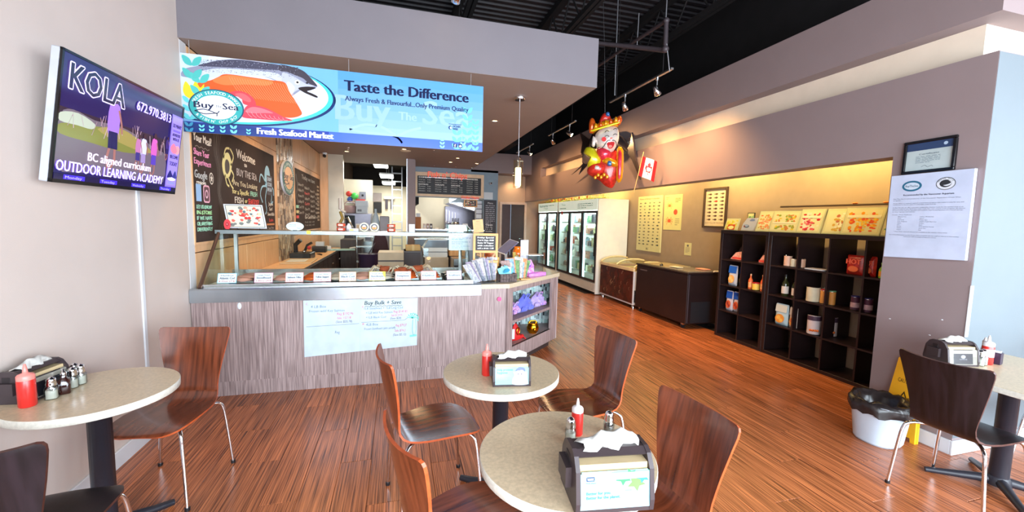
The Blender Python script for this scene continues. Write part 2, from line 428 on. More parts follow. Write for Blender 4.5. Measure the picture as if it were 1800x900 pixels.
# canopy over the counter: hollow box, open to the ceiling
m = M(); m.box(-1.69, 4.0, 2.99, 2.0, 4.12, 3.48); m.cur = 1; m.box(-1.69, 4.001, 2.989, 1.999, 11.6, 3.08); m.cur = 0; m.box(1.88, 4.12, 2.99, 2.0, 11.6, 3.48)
struct(m, 'ceiling_canopy', [m_soff, mat('soffit_underside_taupe', (148, 134, 128), .6, var=.02, vs=3)], 'lilac grey dropped canopy over the service counter')  # underside slab takes a lighter taupe than the face
# right side: column, long bulkhead, set-back band, beam, niche
XR = 3.8
m = M(); m.box(XR, 1.83, 0, 6.6, 2.375, 2.17); m.box(XR, 1.83, 2.17, XR+.2, 12.2, 2.78); m.box(XR+.2, 1.83, 2.17, 6.6, 2.375, 2.78)
struct(m, 'wall_right', m_grey, 'mauve grey wall and bulkhead along the right side')
struct(M().box(XR+.16, 1.99, 2.78, 6.6, 10.8, 3.037), 'wall_band', mat('paint_light_cream', (222, 206, 186), .6, var=.02), 'cream band set back above the bulkhead')
m = M(); m.box(XR, 1.84, 3.037, 6.6, 12.2, 3.49); m.box(XR, 10.8, 2.78, 6.0, 12.2, 3.037)
struct(m, 'trim_4', m_grey, 'mauve grey beam above the cream band')
m = M(); m.box(4.9, 2.375, 0, 5.0, 12.2, 2.75); m.box(XR+.2, 2.375, 2.6, 4.9, 12.2, 2.75)
struct(m, 'wall_niche', mat('paint_taupe', (160, 138, 114), .6, var=.03), 'taupe wall at the back of the long niche')
struct(M().bbox(XR-.015, 1.815, 0, 6.5, 1.83, .105, .003).bbox(XR-.015, 1.83, 0, XR, 2.375, .105, .003), 'baseboard_column', m_white, 'white baseboard around the foot of the grey column')
struct(M().box(XR-.004, 1.826, .86, XR+.03, 1.83, 1.22), 'trim_5', m_white, 'white strip on the corner of the grey column')  # short white strip along the column edge
m = M()
m.add([(3.802, 1.8285, .12), (6.5, 1.8285, .12), (6.5, 1.8285, 2.775), (3.802, 1.8285, 2.775)], [(0, 1, 2, 3)])
struct(m, 'wall_front_return', m_pale, 'column face turned to the windows, daylight blue put in its colour')  # sheet over the column side, coloured with the blue of the daylight
# far end: soffit, wall with the door
struct(M().box(2.0, 11.6, 2.93, XR, 12.6, 3.49), 'trim_6', m_grey, 'grey soffit above the back door')
m = M(); m.box(2.74, 12.2, 0, 3.02, 12.4, 2.93); m.box(3.02, 12.2, 2.12, 3.84, 12.4, 2.93); m.box(3.84, 12.2, 0, 5.0, 12.4, 2.93)
struct(m, 'wall_back', m_tan, 'tan wall at the far end around the door')
m = M(); m.box(3.0, 12.17, 0, 3.07, 12.24, 2.14); m.box(3.79, 12.17, 0, 3.86, 12.24, 2.14); m.box(3.07, 12.17, 2.07, 3.79, 12.24, 2.14)
dr = struct(m, 'door_1', mat('door_frame', (196, 172, 156), .5), 'dark brown back door in a pale frame')
part(M().bbox(3.37, 12.2, .01, 3.79, 12.24, 2.07, .004), 'door_leaf', mat('door_brown', (52, 36, 34), .5), dr)
part(M().bbox(3.07, 12.26, .01, 3.37, 12.3, 2.07, .004), 'side_panel', mat('passage_dark', (66, 48, 52), .5), dr)  # dark sheet set back in place of the unlit open passage
part(M().tube([(3.74, 12.2, 1.02), (3.74, 12.15, 1.02), (3.62, 12.15, 1.02)], .014), 'handle', m_chrome, dr)
# kitchen partition walls, opening, serving window
m = M(); m.box(.22, 10.2, 0, .40, 10.35, 2.99); m.box(.40, 10.35, 0, .42, 11.6, 2.99)
struct(m, 'wall_pillar', m_grey, 'grey pillar between kitchen opening and serving window')
struct(M().box(.205, 10.18, 0, .225, 10.2, 2.99), 'trim_7', m_alu, 'metal edge strip on the pillar')
struct(M().box(-1.69, 10.2, 0, -1.52, 10.32, 2.99), 'wall_end', m_maple, 'narrow maple return beside the steel panel')
struct(M().box(-1.52, 10.19, 0, -1.20, 10.32, 2.99), 'wall_steel', mat('steel_sheet', (196, 184, 164), .3, metal=.85, var=.08, vs=3), 'stainless sheet beside the kitchen opening')
m = M(); m.box(.42, 11.6, 2.17, 2.79, 11.72, 2.99); m.box(2.37, 11.6, 0, 2.79, 11.72, 2.17); m.box(.42, 11.6, 0, 2.37, 11.72, 1.26); m.box(2.67, 11.72, 0, 2.79, 12.2, 2.99)
struct(m, 'wall_kitchen', m_blue, 'blue grey wall around the serving window')
struct(M().box(.42, 11.52, 1.26, 2.4, 11.74, 1.29), 'trim_8', m_steel, 'steel sill of the serving window')
m = M(); m.box(-1.7, 10.32, 0, -1.6, 17.5, 2.75); m.box(-1.6, 13.0, 0, -.72, 13.1, 2.68); m.box(-1.7, 17.5, 0, .6, 17.6, 2.85); m.box(.42, 14.0, 0, 2.9, 14.1, 3.0); m.box(.42, 14.1, 0, .5, 17.5, 2.0)
struct(m, 'wall_kitchen_cream', m_cream, 'cream walls inside the kitchen')
m = M(); m.box(-1.95, 17.6, 0, 3, 17.7, 5.2); m.box(.5, 12.4, 2.0, .6, 17.6, 3.6); m.box(2.9, 12.4, 0, 3.0, 14.2, 3.6); m.box(-1.95, 12.6, 3.49, 6.6, 12.7, 5.2); m.box(4.9, 1.99, 3.49, 5.0, 12.6, 5.2)
struct(m, 'wall_upper', m_black, 'black painted upper walls')
struct(M().box(-1.9, 10.32, 3.55, 3, 17.6, 3.62), 'ceiling_kitchen', m_black, 'black kitchen ceiling')
# ceiling: corrugated deck with open joists
m = M(); vs = []; y = -2.4; prof = []
while y < 12.7:
    prof += [(y, 5.10), (y+.065, 5.10), (y+.085, 5.14), (y+.13, 5.14)]; y += .152
for yy, zz in prof: vs += [(-1.95, yy, zz), (6.6, yy, zz)]
m.add(vs, [(2*i, 2*i+1, 2*i+3, 2*i+2) for i in range(len(prof)-1)])
ce = struct(m, 'ceiling', m_blackd, 'black corrugated steel roof deck')
def joist(x):
    m = M(); m.box(x-.06, -2.3, 4.98, x+.06, 12.6, 5.08); m.box(x-.06, -2.3, 4.42, x-.01, 12.6, 4.49); m.box(x+.01, -2.3, 4.42, x+.06, 12.6, 4.49)
    y = -2.0; k = 0
    while y < 12.2:
        m.tube([(x, y, 4.47), (x, y+.38, 5.0)], .014, 5, False); m.tube([(x, y+.38, 5.0), (x, y+.76, 4.47)], .014, 5, False); y += .76
    struct(m, 'joist', m_black, None, ce)
for x in (-.6, .95, 2.5, 4.05, 5.6): joist(x)
# window wall behind the camera (never seen directly): sill, mullions, head, glass
m = M(); m.box(-1.95, -2.5, 0, 6.6, -2.4, .35); m.box(-1.95, -2.5, 3.1, 6.6, -2.4, 5.2)
for x in (-1.95, 1.1, 3.6, 6.2): m.box(x, -2.5, .35, x+.3, -2.4, 3.1)
struct(m, 'wall_front', m_left, 'storefront wall behind the viewer')
for i, x in enumerate((-1.65, 1.4, 3.9)):
    w = struct(M().box(x, -2.46, .35, x+2.3 if i else 1.1, -2.45, 3.1), f'window_{i+1}', pane('window_glass'), 'storefront window behind the viewer')
m = M(); m.box(6.5, -2.4, 0, 6.6, 1.83, .35); m.box(6.5, -2.4, 3.1, 6.6, 1.99, 5.2); m.box(6.5, .95, .35, 6.6, 1.83, 3.1); m.box(6.5, -2.4, .35, 6.6, -1.75, 3.1)
struct(m, 'wall_side', m_left, 'side wall to the right of the viewer')
struct(M().box(6.54, -1.75, .35, 6.55, .95, 3.1), 'window_4', pane('window_glass'), 'side window to the right of the viewer')

# recessed lights in the canopy
def downlight(x, y, power, lab, z=2.99, aim=None):
    t = thing('recessed_downlight', lab, 'ceiling light', (x, y, z), 0, 'recessed downlights in the canopy')
    part(M().lathe([(.036, -.002), (.05, -.006), (.056, 0)], n=18, cap=False), 'trim_ring', m_chrome, t)
    part(M().lathe([(0, -.001), (.034, -.001)], n=14, cap=False), 'lamp_face', mat('lamp_glow', (255, 226, 170), emit=18), t)
    if power: spot('downlight_beam', (x, y, z-.02), (x, y, 0) if not aim else aim, power, WARM, 125, .9)
for x, y, p, lab in ((-1.06, 5.7, 70, 'first downlight of the row along the panelled wall'), (-1.06, 7.0, 70, 'second downlight of the row along the panelled wall'),
        (-1.06, 8.32, 70, 'bright downlight just below the banner beside the panelled wall'), (-1.06, 9.63, 60, 'downlight by the steel sheet at the end of the panelled wall'),
        (.13, 8.81, 60, 'small downlight above the round ceiling speaker'), (1.34, 9.6, 45, 'downlight in the canopy in front of the menu board'),
        (1.27, 10.35, 60, 'left of the two bright downlights above the menu board'), (1.92, 10.3, 60, 'right of the two bright downlights above the menu board'),
        (1.33, 5.79, 60, 'single downlight behind the pendant lamp'), (.1, 5.6, 80, 'downlight hidden behind the banner above the fish case'), (-1.0, 4.5, 40, 'downlight hidden behind the left end of the banner')):
    downlight(x, y, p, lab)
downlight(3.35, 11.95, 40, 'downlight in the soffit above the back door', 2.93)
t = tag(part(M().lathe([(0, -.012), (.10, -.012), (.115, 0)], .16, 9.0, 24, 2.99), 'ceiling_speaker', m_cream), 'round flat ceiling speaker in the canopy underside', 'speaker')
for i, (x, y, lab) in enumerate(((-.97, 9.1, 'sprinkler head near the panelled wall'), (.72, 8.7, 'sprinkler head above the pillar'), (.95, 11.2, 'sprinkler head left above the menu board'), (1.5, 11.2, 'sprinkler head in the middle above the menu board'), (2.1-.15, 11.2, 'sprinkler head right above the menu board'))):
    t = thing('sprinkler', lab, 'sprinkler', (x, y, 2.99)); part(M().lathe([(.028, 0), (.028, -.006), (.01, -.01)], n=12), 'escutcheon', m_chrome, t)
    part(M().cyl(0, 0, -.035, -.008, .006, 6).cyl(0, 0, -.038, -.035, .02, 10), 'deflector', m_chrome, t)
# security camera hanging at the corner
def dome_cam(x, y, z, lab, wall=False):
    t = thing('security_camera', lab, 'camera', (x, y, z))
    part(M().lathe([(.05, 0), (.048, -.025), (.02, -.05)], n=14) if not wall else M().box(-.02, 0, -.03, .02, .06, .03), 'mount', m_white, t)
    b = M(); b.T = Matrix.Translation((0, -.03 if not wall else -.05, -.075 if not wall else 0)) @ Matrix.Rotation(PI/2 if not wall else PI/2, 4, 'X')
    b.lathe([(0, -.05), (.03, -.045), (.034, .04), (.0, .055)], n=14); part(b, 'housing', m_white if wall else m_dark, t)
    b = M(); b.sphere((0.0, -.1, -.075 if not wall else 0), .022, 10, 6); part(b, 'lens', m_dark, t)
dome_cam(-1.56, 10.05, 2.99, 'small camera hanging at the end of the panelled wall')
dome_cam(2.56, 11.54, 2.62, 'white bullet camera on the blue wall right of the menu board', True)

# sprinkler pipes, hangers
pp = thing('sprinkler_pipe', 'black sprinkler pipes hanging under the roof deck', 'pipe', (2.9, 4.15, 3.55))
L = lambda *p: [tuple(Vector(q)-Vector((2.9, 4.15, 3.55))) for q in p]
mp = mat('pipe_black', (58, 50, 54), .5, var=.1)
part(M().tube(L((1.0, 5.45, 4.05), (2.62, 5.12, 3.95), (2.9, 4.16, 3.54)), .028, 8), 'pipe', mp, pp)
part(M().tube(L((2.9, 4.15, 3.55), (2.9, 4.16, 3.86)), .026, 8), 'pipe', mp, pp)
part(M().tube(L((2.9, 4.16, 3.86), (2.9, 5.0, 3.9), (2.9, 9.0, 4.05)), .022, 8), 'pipe', mp, pp)
for a, b, r in (((2.9, 4.17, 3.86), (2.9, 4.17, 5.1), .008), ((2.9, 4.74, 3.82), (2.9, 4.73, 4.2), .007), ((2.9, 5.25, 3.35), (2.9, 5.28, 5.1), .009), ((2.95, 4.12, 3.3), (2.9, 4.13, 3.6), .006)):
    part(M().tube(L(a, b), r, 6), 'hanger_rod', m_wire, pp)
part(M().sphere(L((2.9, 4.15, 3.55))[0], .04, 10, 6), 'elbow', mp, pp); part(M().sphere(L((2.9, 4.16, 3.86))[0], .035, 10, 6), 'elbow', mp, pp)
# ================================================================== TELEVISION
tv = thing('television', 'wall television showing a learning academy advert', 'television', (-1.538, 3.026, 2.042))
ya, ti = .013, .138
n = Vector((math.cos(ya)*math.cos(ti), -math.sin(ya)*math.cos(ti), -math.sin(ti))); u = Vector((0, 0, 1)).cross(n).normalized(); v = n.cross(u)
tv.rotation_euler = Matrix(((u.x, v.x, n.x), (u.y, v.y, n.y), (u.z, v.z, n.z))).to_euler()
W, H = .55, .316
m = M(); m.bbox(-W, -H, -.045, W, H, -.004, .004); part(m, 'housing', mat('tv_grey', (196, 202, 214), .3, metal=.6), tv)
m = M()
for a in ((-W, -H, -W+.012, H), (W-.012, -H, W, H), (-W, H-.012, W, H), (-W, -H, W, -H+.018)): m.box(a[0], a[1], -.01, a[2], a[3], .002)
part(m, 'bezel', mat('gloss_black', (14, 13, 16), .15), tv)
part(M().box(-.25, -.2, -.105, -.2, .2, -.04), 'wall_bracket', m_dark, tv); part(M().box(.2, -.2, -.105, .25, .2, -.04), 'wall_bracket', m_dark, tv)
A = Art((0, 0, -.003), (1, 0, 0), (0, 1, 0)); x0, x1, y0, y1 = -W+.012, W-.012, -H+.018, H-.012
A.rect(x0, y0, x1, y1, (34, 26, 78)); A.rect(x0, -.06, .40, .05, (48, 34, 52), 1)
A.sm([(x0+.01, .0), (-.45, .05), (-.3, .03), (-.1, .04), (.1, .01), (.25, -.03), (.38, -.06), (.385, -.24), (.2, -.25), (-.3, -.25), (x0+.01, -.24)], (104, 92, 104), 2, 3)
A.sm([(x0+.02, -.03), (-.3, .0), (-.1, .02), (.05, -.02), (.15, -.07), (-.05, -.1), (-.3, -.09), (x0+.02, -.08)], (116, 118, 58), 3, 3)
A.sm([(-.28, -.01), (-.1, .03), (.1, -.01), (.22, -.06), (.1, -.07), (-.1, -.05)], (146, 132, 74), 4, 3)
A.sm([(x0+.01, .02), (-.42, .04), (-.30, .01), (-.32, -.02), (-.42, -.02), (x0+.01, -.02)], (168, 176, 160), 5, 3)
rr = random.Random(5)
for k in range(26):
    x = rr.uniform(x0+.04, .37); y = rr.uniform(-.02, .07); A.line([(x, y-.05), (x+rr.uniform(-.03, .03), y+rr.uniform(0, .03))], .004, rr.choice(((182, 150, 170), (150, 120, 130), (200, 176, 190))), 5)
def fig(x, y, s, shirt, legs, skin=(150, 100, 96)):
    A.ell(x, y+.155*s, .022*s, .028*s, (60, 36, 50), 7, 12); A.sm([(x-.04*s, y+.12*s), (x+.035*s, y+.12*s), (x+.045*s, y+.02*s), (x+.035*s, y-.03*s), (x-.04*s, y-.03*s)], shirt, 6, 3)
    A.poly([(x-.035*s, y-.02*s), (x+.035*s, y-.02*s), (x+.045*s, y-.11*s), (x-.03*s, y-.11*s)], legs, 7)
    A.line([(x-.015*s, y-.1*s), (x-.03*s, y-.16*s), (x-.015*s, y-.22*s)], .018*s, skin, 6); A.line([(x+.025*s, y-.1*s), (x+.03*s, y-.17*s), (x+.0*s, y-.22*s)], .018*s, skin, 6)
    A.line([(x+.03*s, y+.1*s), (x+.06*s, y+.03*s), (x+.07*s, y-.02*s)], .014*s, skin, 7)
fig(-.16, .02, 1.05, (150, 110, 200), (30, 28, 78)); fig(.13, -.07, .62, (196, 196, 236), (150, 130, 180)); fig(.24, -.06, .7, (196, 92, 176), (84, 60, 170)); fig(.075, -.07, .55, (176, 110, 160), (60, 50, 120)); fig(.385, -.0, .4, (60, 40, 110), (40, 30, 90))
for dx, dy in ((-.006, 0), (.006, 0), (0, .006), (0, -.006), (.004, .004), (-.004, -.004), (.004, -.004), (-.004, .004)): A.text('KOLA', x0+.045+dx, .145+dy, .125, (226, 216, 250), 8, w=.40, bold=.004)
A.text('KOLA', x0+.045, .145, .125, (20, 12, 40), 10, w=.40, bold=.003)
A.text('672.970.3813', .02, .17, .055, (150, 126, 246), 8, w=.37, bold=.004); A.text('672.970.3813', .02, .17, .055, (226, 214, 255), 10, w=.37)
A.text('BC aligned curriculum', -.33, -.185, .045, (246, 232, 255), 9, w=.55, bold=.002)
A.text('OUTDOOR LEARNING ACADEMY', x0+.01, -.255, .052, (110, 80, 220), 8, w=.90, bold=.005); A.text('OUTDOOR LEARNING ACADEMY', x0+.01, -.255, .052, (246, 238, 255), 10, w=.90, bold=.001)
A.rect(x0, y0, x1, -.268, (24, 16, 60), 11)
for x, t in ((-.47, 'Monday'), (-.22, 'Tuesday'), (.05, 'Wednesday'), (.35, 'Thursday')): A.rect(x-.01, y0+.003, x+.13, -.272, (64, 44, 220), 12); A.text(t, x, y0+.007, .014, (190, 180, 255), 13, w=.11)
A.rect(.40, -.268, x1, .235, (132, 112, 226), 12); A.rect(.413, -.255, x1-.005, .225, (150, 132, 240), 13)
for t, y, h, w in (('SO MANY', .15, .026, .105), ('ADVERTISE', .09, .02, .10), ('WITH US', .06, .02, .08), ('BECOME', -.065, .024, .1), ('TODAY', -.115, .028, .1)): A.text(t, .472, y, h, (40, 18, 70), 15, w=w, al='c', bold=.001)
A.rect(.425, .12, .52, .135, (120, 100, 220), 14)
A.sm([(.415, .01), (.45, .04), (.48, .02), (.5, -.01), (.47, -.03), (.43, -.02)], (226, 122, 150), 15); A.sm([(.53, .02), (.5, .03), (.47, .01), (.49, -.03), (.53, -.02)], (240, 150, 160), 14)
A.sm([(.41, -.2), (.44, -.15), (.465, -.17), (.48, -.19), (.45, -.2)], (40, 36, 110), 15); A.sm([(.53, -.2), (.51, -.15), (.49, -.17), (.48, -.2)], (50, 50, 130), 15); A.ell(.47, -.21, .05, .012, (236, 236, 255), 15)
A.text('Adverts', .472, -.245, .02, (120, 150, 255), 15, w=.08, al='c')
scr = A.done('screen', printmat('screen_glow', .12, emit=.6), tv)

# ================================================================== BANNER
bn = thing('banner', 'blue hanging seafood market banner with a salmon picture', 'sign', (-1.688, 4.03, 2.26))
BW, BH = 2.492, .622
part(M().box(0, 0, 0, BW, .008, BH), 'panel', m_white, bn)
for x in (.06, 1.27, 2.37): part(M().tube([(x, .004, BH-.02), (x, .004, .729)], .0025, 5), 'hanging_wire', m_wire, bn)
A = Art((0, 0, 0), (1, 0, 0), (0, 0, 1), lift=.0005)
S = (90, 200, 246)
A.rect(0, 0, BW, BH, (108, 166, 208))
for k in range(8): # print gradient of the poster sky, from deep to light blue
    c = [int(p+(q-p)*k/7) for p, q in zip((84, 146, 200), (150, 180, 208))]; A.rect(1.18, BH*(1-(k+1)/8), BW, BH*(1-k/8), c, 1)
A.rect(0, 0, BW, .085, (34, 58, 150), 2); A.rect(1.1, 0, BW, .085, (58, 96, 206), 3); A.rect(0, 0, .55, .075, (18, 52, 120), 3)
# picture oval, rim bands
def oval(cx, cy, rx, ry, col, l):
    A.poly([(min(max(x, 0), BW), min(max(y, 0.0), BH)) for x, y in circ(cx, cy, rx, ry, 72)], col, l)
oval(.36, .36, .80, .283, (18, 44, 96), 3); oval(.352, .367, .785, .275, (66, 190, 190), 4); oval(.335, .375, .765, .267, (200, 206, 222), 5)
A.poly([(0, .12), (.12, .12), (.2, BH), (0, BH)], (190, 204, 226), 5.5)
# salmon: back, flank, head, jaws
A.sm([(.0, .44), (.03, .50), (.126, .535), (.25, .59), (.40, .618), (.60, .618), (.75, .612), (.86, .595), (.934, .56), (.98, .51), (1.013, .462), (.96, .452), (.90, .44), (.88, .42), (.80, .36), (.76, .38), (.74, .44), (.6, .50), (.32, .49), (.1, .44)], (132, 136, 156), 6)
A.sm([(.12, .535), (.25, .585), (.40, .615), (.60, .615), (.74, .605), (.72, .57), (.6, .56), (.4, .55), (.25, .54)], (66, 66, 86), 7)
A.sm([(.08, .46), (.22, .52), (.4, .54), (.6, .545), (.72, .53), (.74, .46), (.62, .50), (.35, .485), (.2, .45)], (190, 196, 212), 7)
A.sm([(.72, .612), (.80, .61), (.90, .585), (.96, .53), (1.012, .468), (.95, .48), (.90, .52), (.84, .54), (.78, .56), (.72, .565)], (58, 54, 66), 8)
A.sm([(.74, .55), (.82, .53), (.88, .50), (.93, .475), (.99, .468), (.94, .45), (.88, .43), (.83, .40), (.80, .36), (.76, .38), (.735, .46)], (176, 180, 198), 8)
A.sm([(.78, .48), (.83, .44), (.82, .40), (.79, .37), (.765, .41)], (226, 226, 234), 8.5)
A.sm([(.86, .435), (.93, .455), (1.0, .452), (.965, .43), (.93, .415), (.97, .40), (1.011, .381), (1.005, .368), (.95, .385), (.90, .405)], (28, 20, 26), 9)
A.ell(.853, .482, .020, .018, (236, 236, 236), 10, 14); A.ell(.855, .482, .010, .009, (20, 18, 20), 11, 10); A.ell(.93, .485, .010, .008, (40, 38, 46), 10, 10)
rr = random.Random(2)
for k in range(520):
    x = .14+.72*rr.random(); y = .575+.03*math.sin(min(1, (x-.1)/.4)*PI/2)-rr.random()**2*.10; A.rect(x, y, x+.005, y+.0035, rr.choice(((46, 46, 62), (84, 84, 104), (60, 60, 78), (150, 152, 172))), 10)
A.sm([(.107, .36), (.12, .40), (.2, .425), (.26, .46), (.322, .49), (.5, .485), (.65, .478), (.754, .471), (.79, .40), (.83, .33), (.865, .27), (.882, .213), (.80, .178), (.68, .185), (.58, .22), (.45, .30), (.3, .33), (.15, .33)], (232, 84, 30), 9)
A.sm([(.22, .43), (.33, .482), (.5, .478), (.66, .47), (.62, .43), (.45, .42), (.3, .40)], (244, 116, 60), 10)
for k in range(24):
    x = .34+k*.019; y1 = .468-.0005*k; A.curve([(x, y1), (x+.02, y1-.045), (x+.055, y1-.10), (x+.10, y1-.155)], .0028, (250, 146, 98), 11, 3)
A.sm([(.33, .33), (.38, .36), (.44, .36), (.50, .33), (.53, .28), (.52, .25), (.44, .26), (.42, .31)], (206, 62, 74), 12); A.sm([(.38, .335), (.44, .345), (.49, .31), (.49, .28), (.44, .29)], (226, 92, 98), 13)
A.sm([(.43, .15), (.44, .21), (.48, .255), (.58, .25), (.66, .22), (.74, .18), (.81, .155), (.7, .145), (.55, .145)], (196, 62, 80), 13)
A.sm([(.45, .20), (.50, .24), (.58, .235), (.66, .205), (.6, .20), (.5, .19)], (216, 110, 120), 13.5)
for k in range(9): A.curve([(.46+k*.034, .205-.004*k), (.475+k*.034, .175-.003*k), (.50+k*.034, .155)], .003, (230, 150, 156), 14, 2)
# seaweed and flowers
def weed(x, y, h, c, l=15, n=5):
    for k in range(n):
        yy = y+h*k/n; s = h/n*.62
        for sg in (1, -1): A.sm([(x, yy), (x+sg*s*.8, yy+s*.2), (x+sg*s*1.1, yy+s*1.2), (x+sg*s*.3, yy+s*.9)], c, l+.4*(sg > 0)+k*.1, 3)
weed(.08, .43, .2, (70, 172, 166), n=2); weed(.13, .30, .2, (74, 178, 170), n=2)
A.sm([(.01, .33), (.03, .4), (.07, .36), (.1, .41), (.13, .36), (.16, .39), (.14, .29), (.09, .26), (.03, .28)], (250, 196, 34), 14); weed(.05, .10, .2, (92, 196, 204), n=3)
for x, s in ((.13, .06), (.20, .055), (.28, .06), (.36, .075), (.47, .05)): weed(x, .012, s, (116, 214, 236), n=2)
weed(.04, .0, .09, (60, 150, 190), n=2)
for x, h in ((2.10, .10), (2.24, .2), (2.34, .42), (2.42, .3), (2.3, .12)): weed(x, .01, h, (104, 190, 226) if h > .15 else (130, 214, 240), 4, 6 if h > .2 else 3)
# ghost logo
A.text('Buy', 1.16, .2, .22, (140, 176, 212), 3, w=.46, bold=.008); A.text('The', 1.70, .24, .075, (146, 180, 214), 3, w=.16, bold=.003); A.text('Sea', 1.92, .22, .22, (140, 176, 212), 3, w=.44, bold=.008)
A.curve([(1.27, .12), (1.4, .17), (1.55, .16), (1.68, .10), (1.8, .15), (1.9, .18)], .022, (148, 184, 220), 3); A.curve([(1.27, .12), (1.4, .10), (1.55, .10), (1.68, .08), (1.73, .03)], .018, (148, 184, 220), 3)
NV = (20, 30, 66)
A.text('Taste the Difference', 1.235, .455, .092, NV, 8, w=1.11, bold=.0055); A.text('Always Fresh & Flavourful...Only Premium Quality', 1.238, .368, .042, (36, 52, 92), 8, w=1.11, bold=.0015)
A.text('Fresh Seafood Market', .535, .022, .052, (220, 232, 244), 9, w=.60, bold=.0045)
A.text('OCEAN', 2.2, .212, .02, (26, 60, 110), 9, w=.07, bold=.001); A.text('WISE', 2.2, .188, .018, (26, 60, 110), 9, w=.05, bold=.001); A.ell(2.175, .207, .017, .018, (26, 60, 110), 9, 14); A.ell(2.18, .205, .010, .012, (190, 220, 244), 10, 12); A.rect(2.16, .238, 2.28, .243, (40, 70, 120), 9)
for x, t in ((2.205, 'f'), (2.255, 't')):
    A.poly(rrect(x, .022, x+.036, .06, .005), (14, 34, 90), 9)
A.text('f', 2.217, .026, .028, (240, 246, 255), 11, bold=.0015); A.sm([(2.262, .033), (2.27, .048), (2.28, .046), (2.287, .038), (2.278, .030)], (240, 246, 255), 11)
# oval logo
def logo(A, cx, cy, rx, ry, l, k=1.0, ring=(44, 160, 160), inn=(236, 240, 250), det=True):
    A.ell(cx, cy, rx*1.05, ry*1.06, (20, 70, 96), l, 40); A.ell(cx, cy, rx, ry, ring, l+1, 40); A.ell(cx, cy, rx*.76, ry*.70, inn, l+2, 40)
    if det:
        A.arc('FRESH SEAFOOD MARKET', cx, cy, rx*.88, ry*.86, PI*.92, PI*.06, ry*.17, (236, 250, 250), l+3); A.arc('& FISH N\' CHIP SHOP', cx, cy, rx*.88, ry*.84, PI*1.18, PI*1.84, ry*.16, (236, 250, 250), l+3)
    A.text('Buy', cx-rx*.84, cy-ry*.08, ry*.36, NV, l+5, w=rx*.74, bold=rx*.012); A.text('The', cx-rx*.04, cy, ry*.14, NV, l+5, w=rx*.24); A.text('Sea', cx+rx*.24, cy-ry*.08, ry*.36, NV, l+5, w=rx*.6, bold=rx*.012)
    A.curve([(cx-rx*.82, cy-ry*.28), (cx-rx*.5, cy-ry*.16), (cx-rx*.2, cy-ry*.25), (cx, cy-ry*.36), (cx+rx*.1, cy-ry*.2)], ry*.05, NV, l+4, 3)
    A.curve([(cx-rx*.82, cy-ry*.28), (cx-rx*.5, cy-ry*.42), (cx-rx*.2, cy-ry*.38), (cx, cy-ry*.34), (cx, cy-ry*.52)], ry*.05, NV, l+4, 3)
logo(A, .242, .212, .190, .138, 17)
A.done('artwork', INKG, bn)

# ================================================================== COUNTER
ct = thing('service_counter', 'long laminate service counter with a steel rim under the fish case', 'counter', (-1.69, 4.0, 0))
CX = 2.498
for a, b in ((0.006, .63), (.63, 1.27), (1.27, 1.9), (1.9, 2.5)): part(M().bbox(a+.001, 0, .13, b-.001, .03, .84, .001), 'front_panel', m_walnut, ct)
part(M().box(.006, .008, 0, CX, .03, .13), 'plinth', m_walnut, ct)
m = M(); m.prism([(-.018, .838), (-.018, .945), (-.012, .957), (.03, .957), (.03, .838)], 0.004, CX, 'x')
part(m, 'steel_rim', mat('steel_rim', (176, 186, 194), .22, metal=.95, var=.04, vs=4, bump=.25, bs=3, stretch=(1, 1, .4)), ct)
m = M(); m.box(0.006, .03, .90, CX, .95, .945); m.box(0.006, .75, .1, CX, .78, .9); m.box(CX-.02, .03, 0, CX, .75, .9)
part(m, 'carcass', m_steel, ct)
# poster taped on the counter
po = thing('price_poster', 'large handwritten bulk price poster taped on the counter front', 'poster', (-.82, 3.995, 0))
pts = [(0, .31), (1.0, .36), (1.005, .828), (0.0, .832)]
part(M().prism(pts, -.002, -.0005, 'y'), 'sheet', mat('poster_paper', (184, 200, 212), .4), po)
A = Art((0, -.002, 0), (1, 0, 0), (0, 0, 1)); INKC = (86, 112, 132); RED = (196, 70, 110)
A.rect(.475, .335, .479, .83, (176, 200, 216)); A.line([(.02, .59), (.47, .60)], .003, INKC); A.line([(.49, .61), (.88, .615), (.91, .635)], .003, INKC)
A.text('Buy Bulk + Save', .52, .775, .038, (40, 60, 60), 1, w=.33, bold=.0012, shear=.15); A.curve([(.52+.02*k, .757+.006*(k % 2)) for k in range(18)], .004, (60, 80, 80))
for t, x, y, w, c, h in (('C.', .02, .79, .02, RED, .02), ('4 LB Box', .06, .762, .13, INKC, .024), ('Frozen wild Key Salmon', .045, .722, .30, INKC, .022), ('Reg $192.96', .28, .688, .14, RED, .024), ('Sale: 157.18', .28, .65, .12, RED, .022), ('(Save $35.78)', .27, .615, .14, (70, 70, 100), .022),
    ('A', .495, .748, .015, RED, .018), ('1LB Steelhead + 1LB Ling Cod', .515, .73, .35, INKC, .022), ('+1LB wild Key Salmon', .53, .688, .24, INKC, .022), ('Reg $149.85', .78, .69, .13, RED, .024), ('+1LB Black Cod', .53, .645, .18, INKC, .02), ('Sale $129.95', .76, .657, .10, RED, .02), ('(Save $20)', .75, .628, .10, (70, 70, 100), .02),
    ('B', .5, .585, .014, RED, .018), ('4LB Box', .53, .575, .11, INKC, .024), ('Frozen Steelhead (skin on/off)', .515, .535, .28, INKC, .022), ('Reg $79.27', .8, .555, .10, RED, .024), ('Sale $74.2', .79, .505, .10, RED, .022), ('(Save $5.12)', .775, .465, .12, (70, 70, 100), .022), ('Reg', .26, .515, .04, INKC, .026)):
    A.text(t, x, y, h, c, 1, w=w, shear=.1, jit=.04)
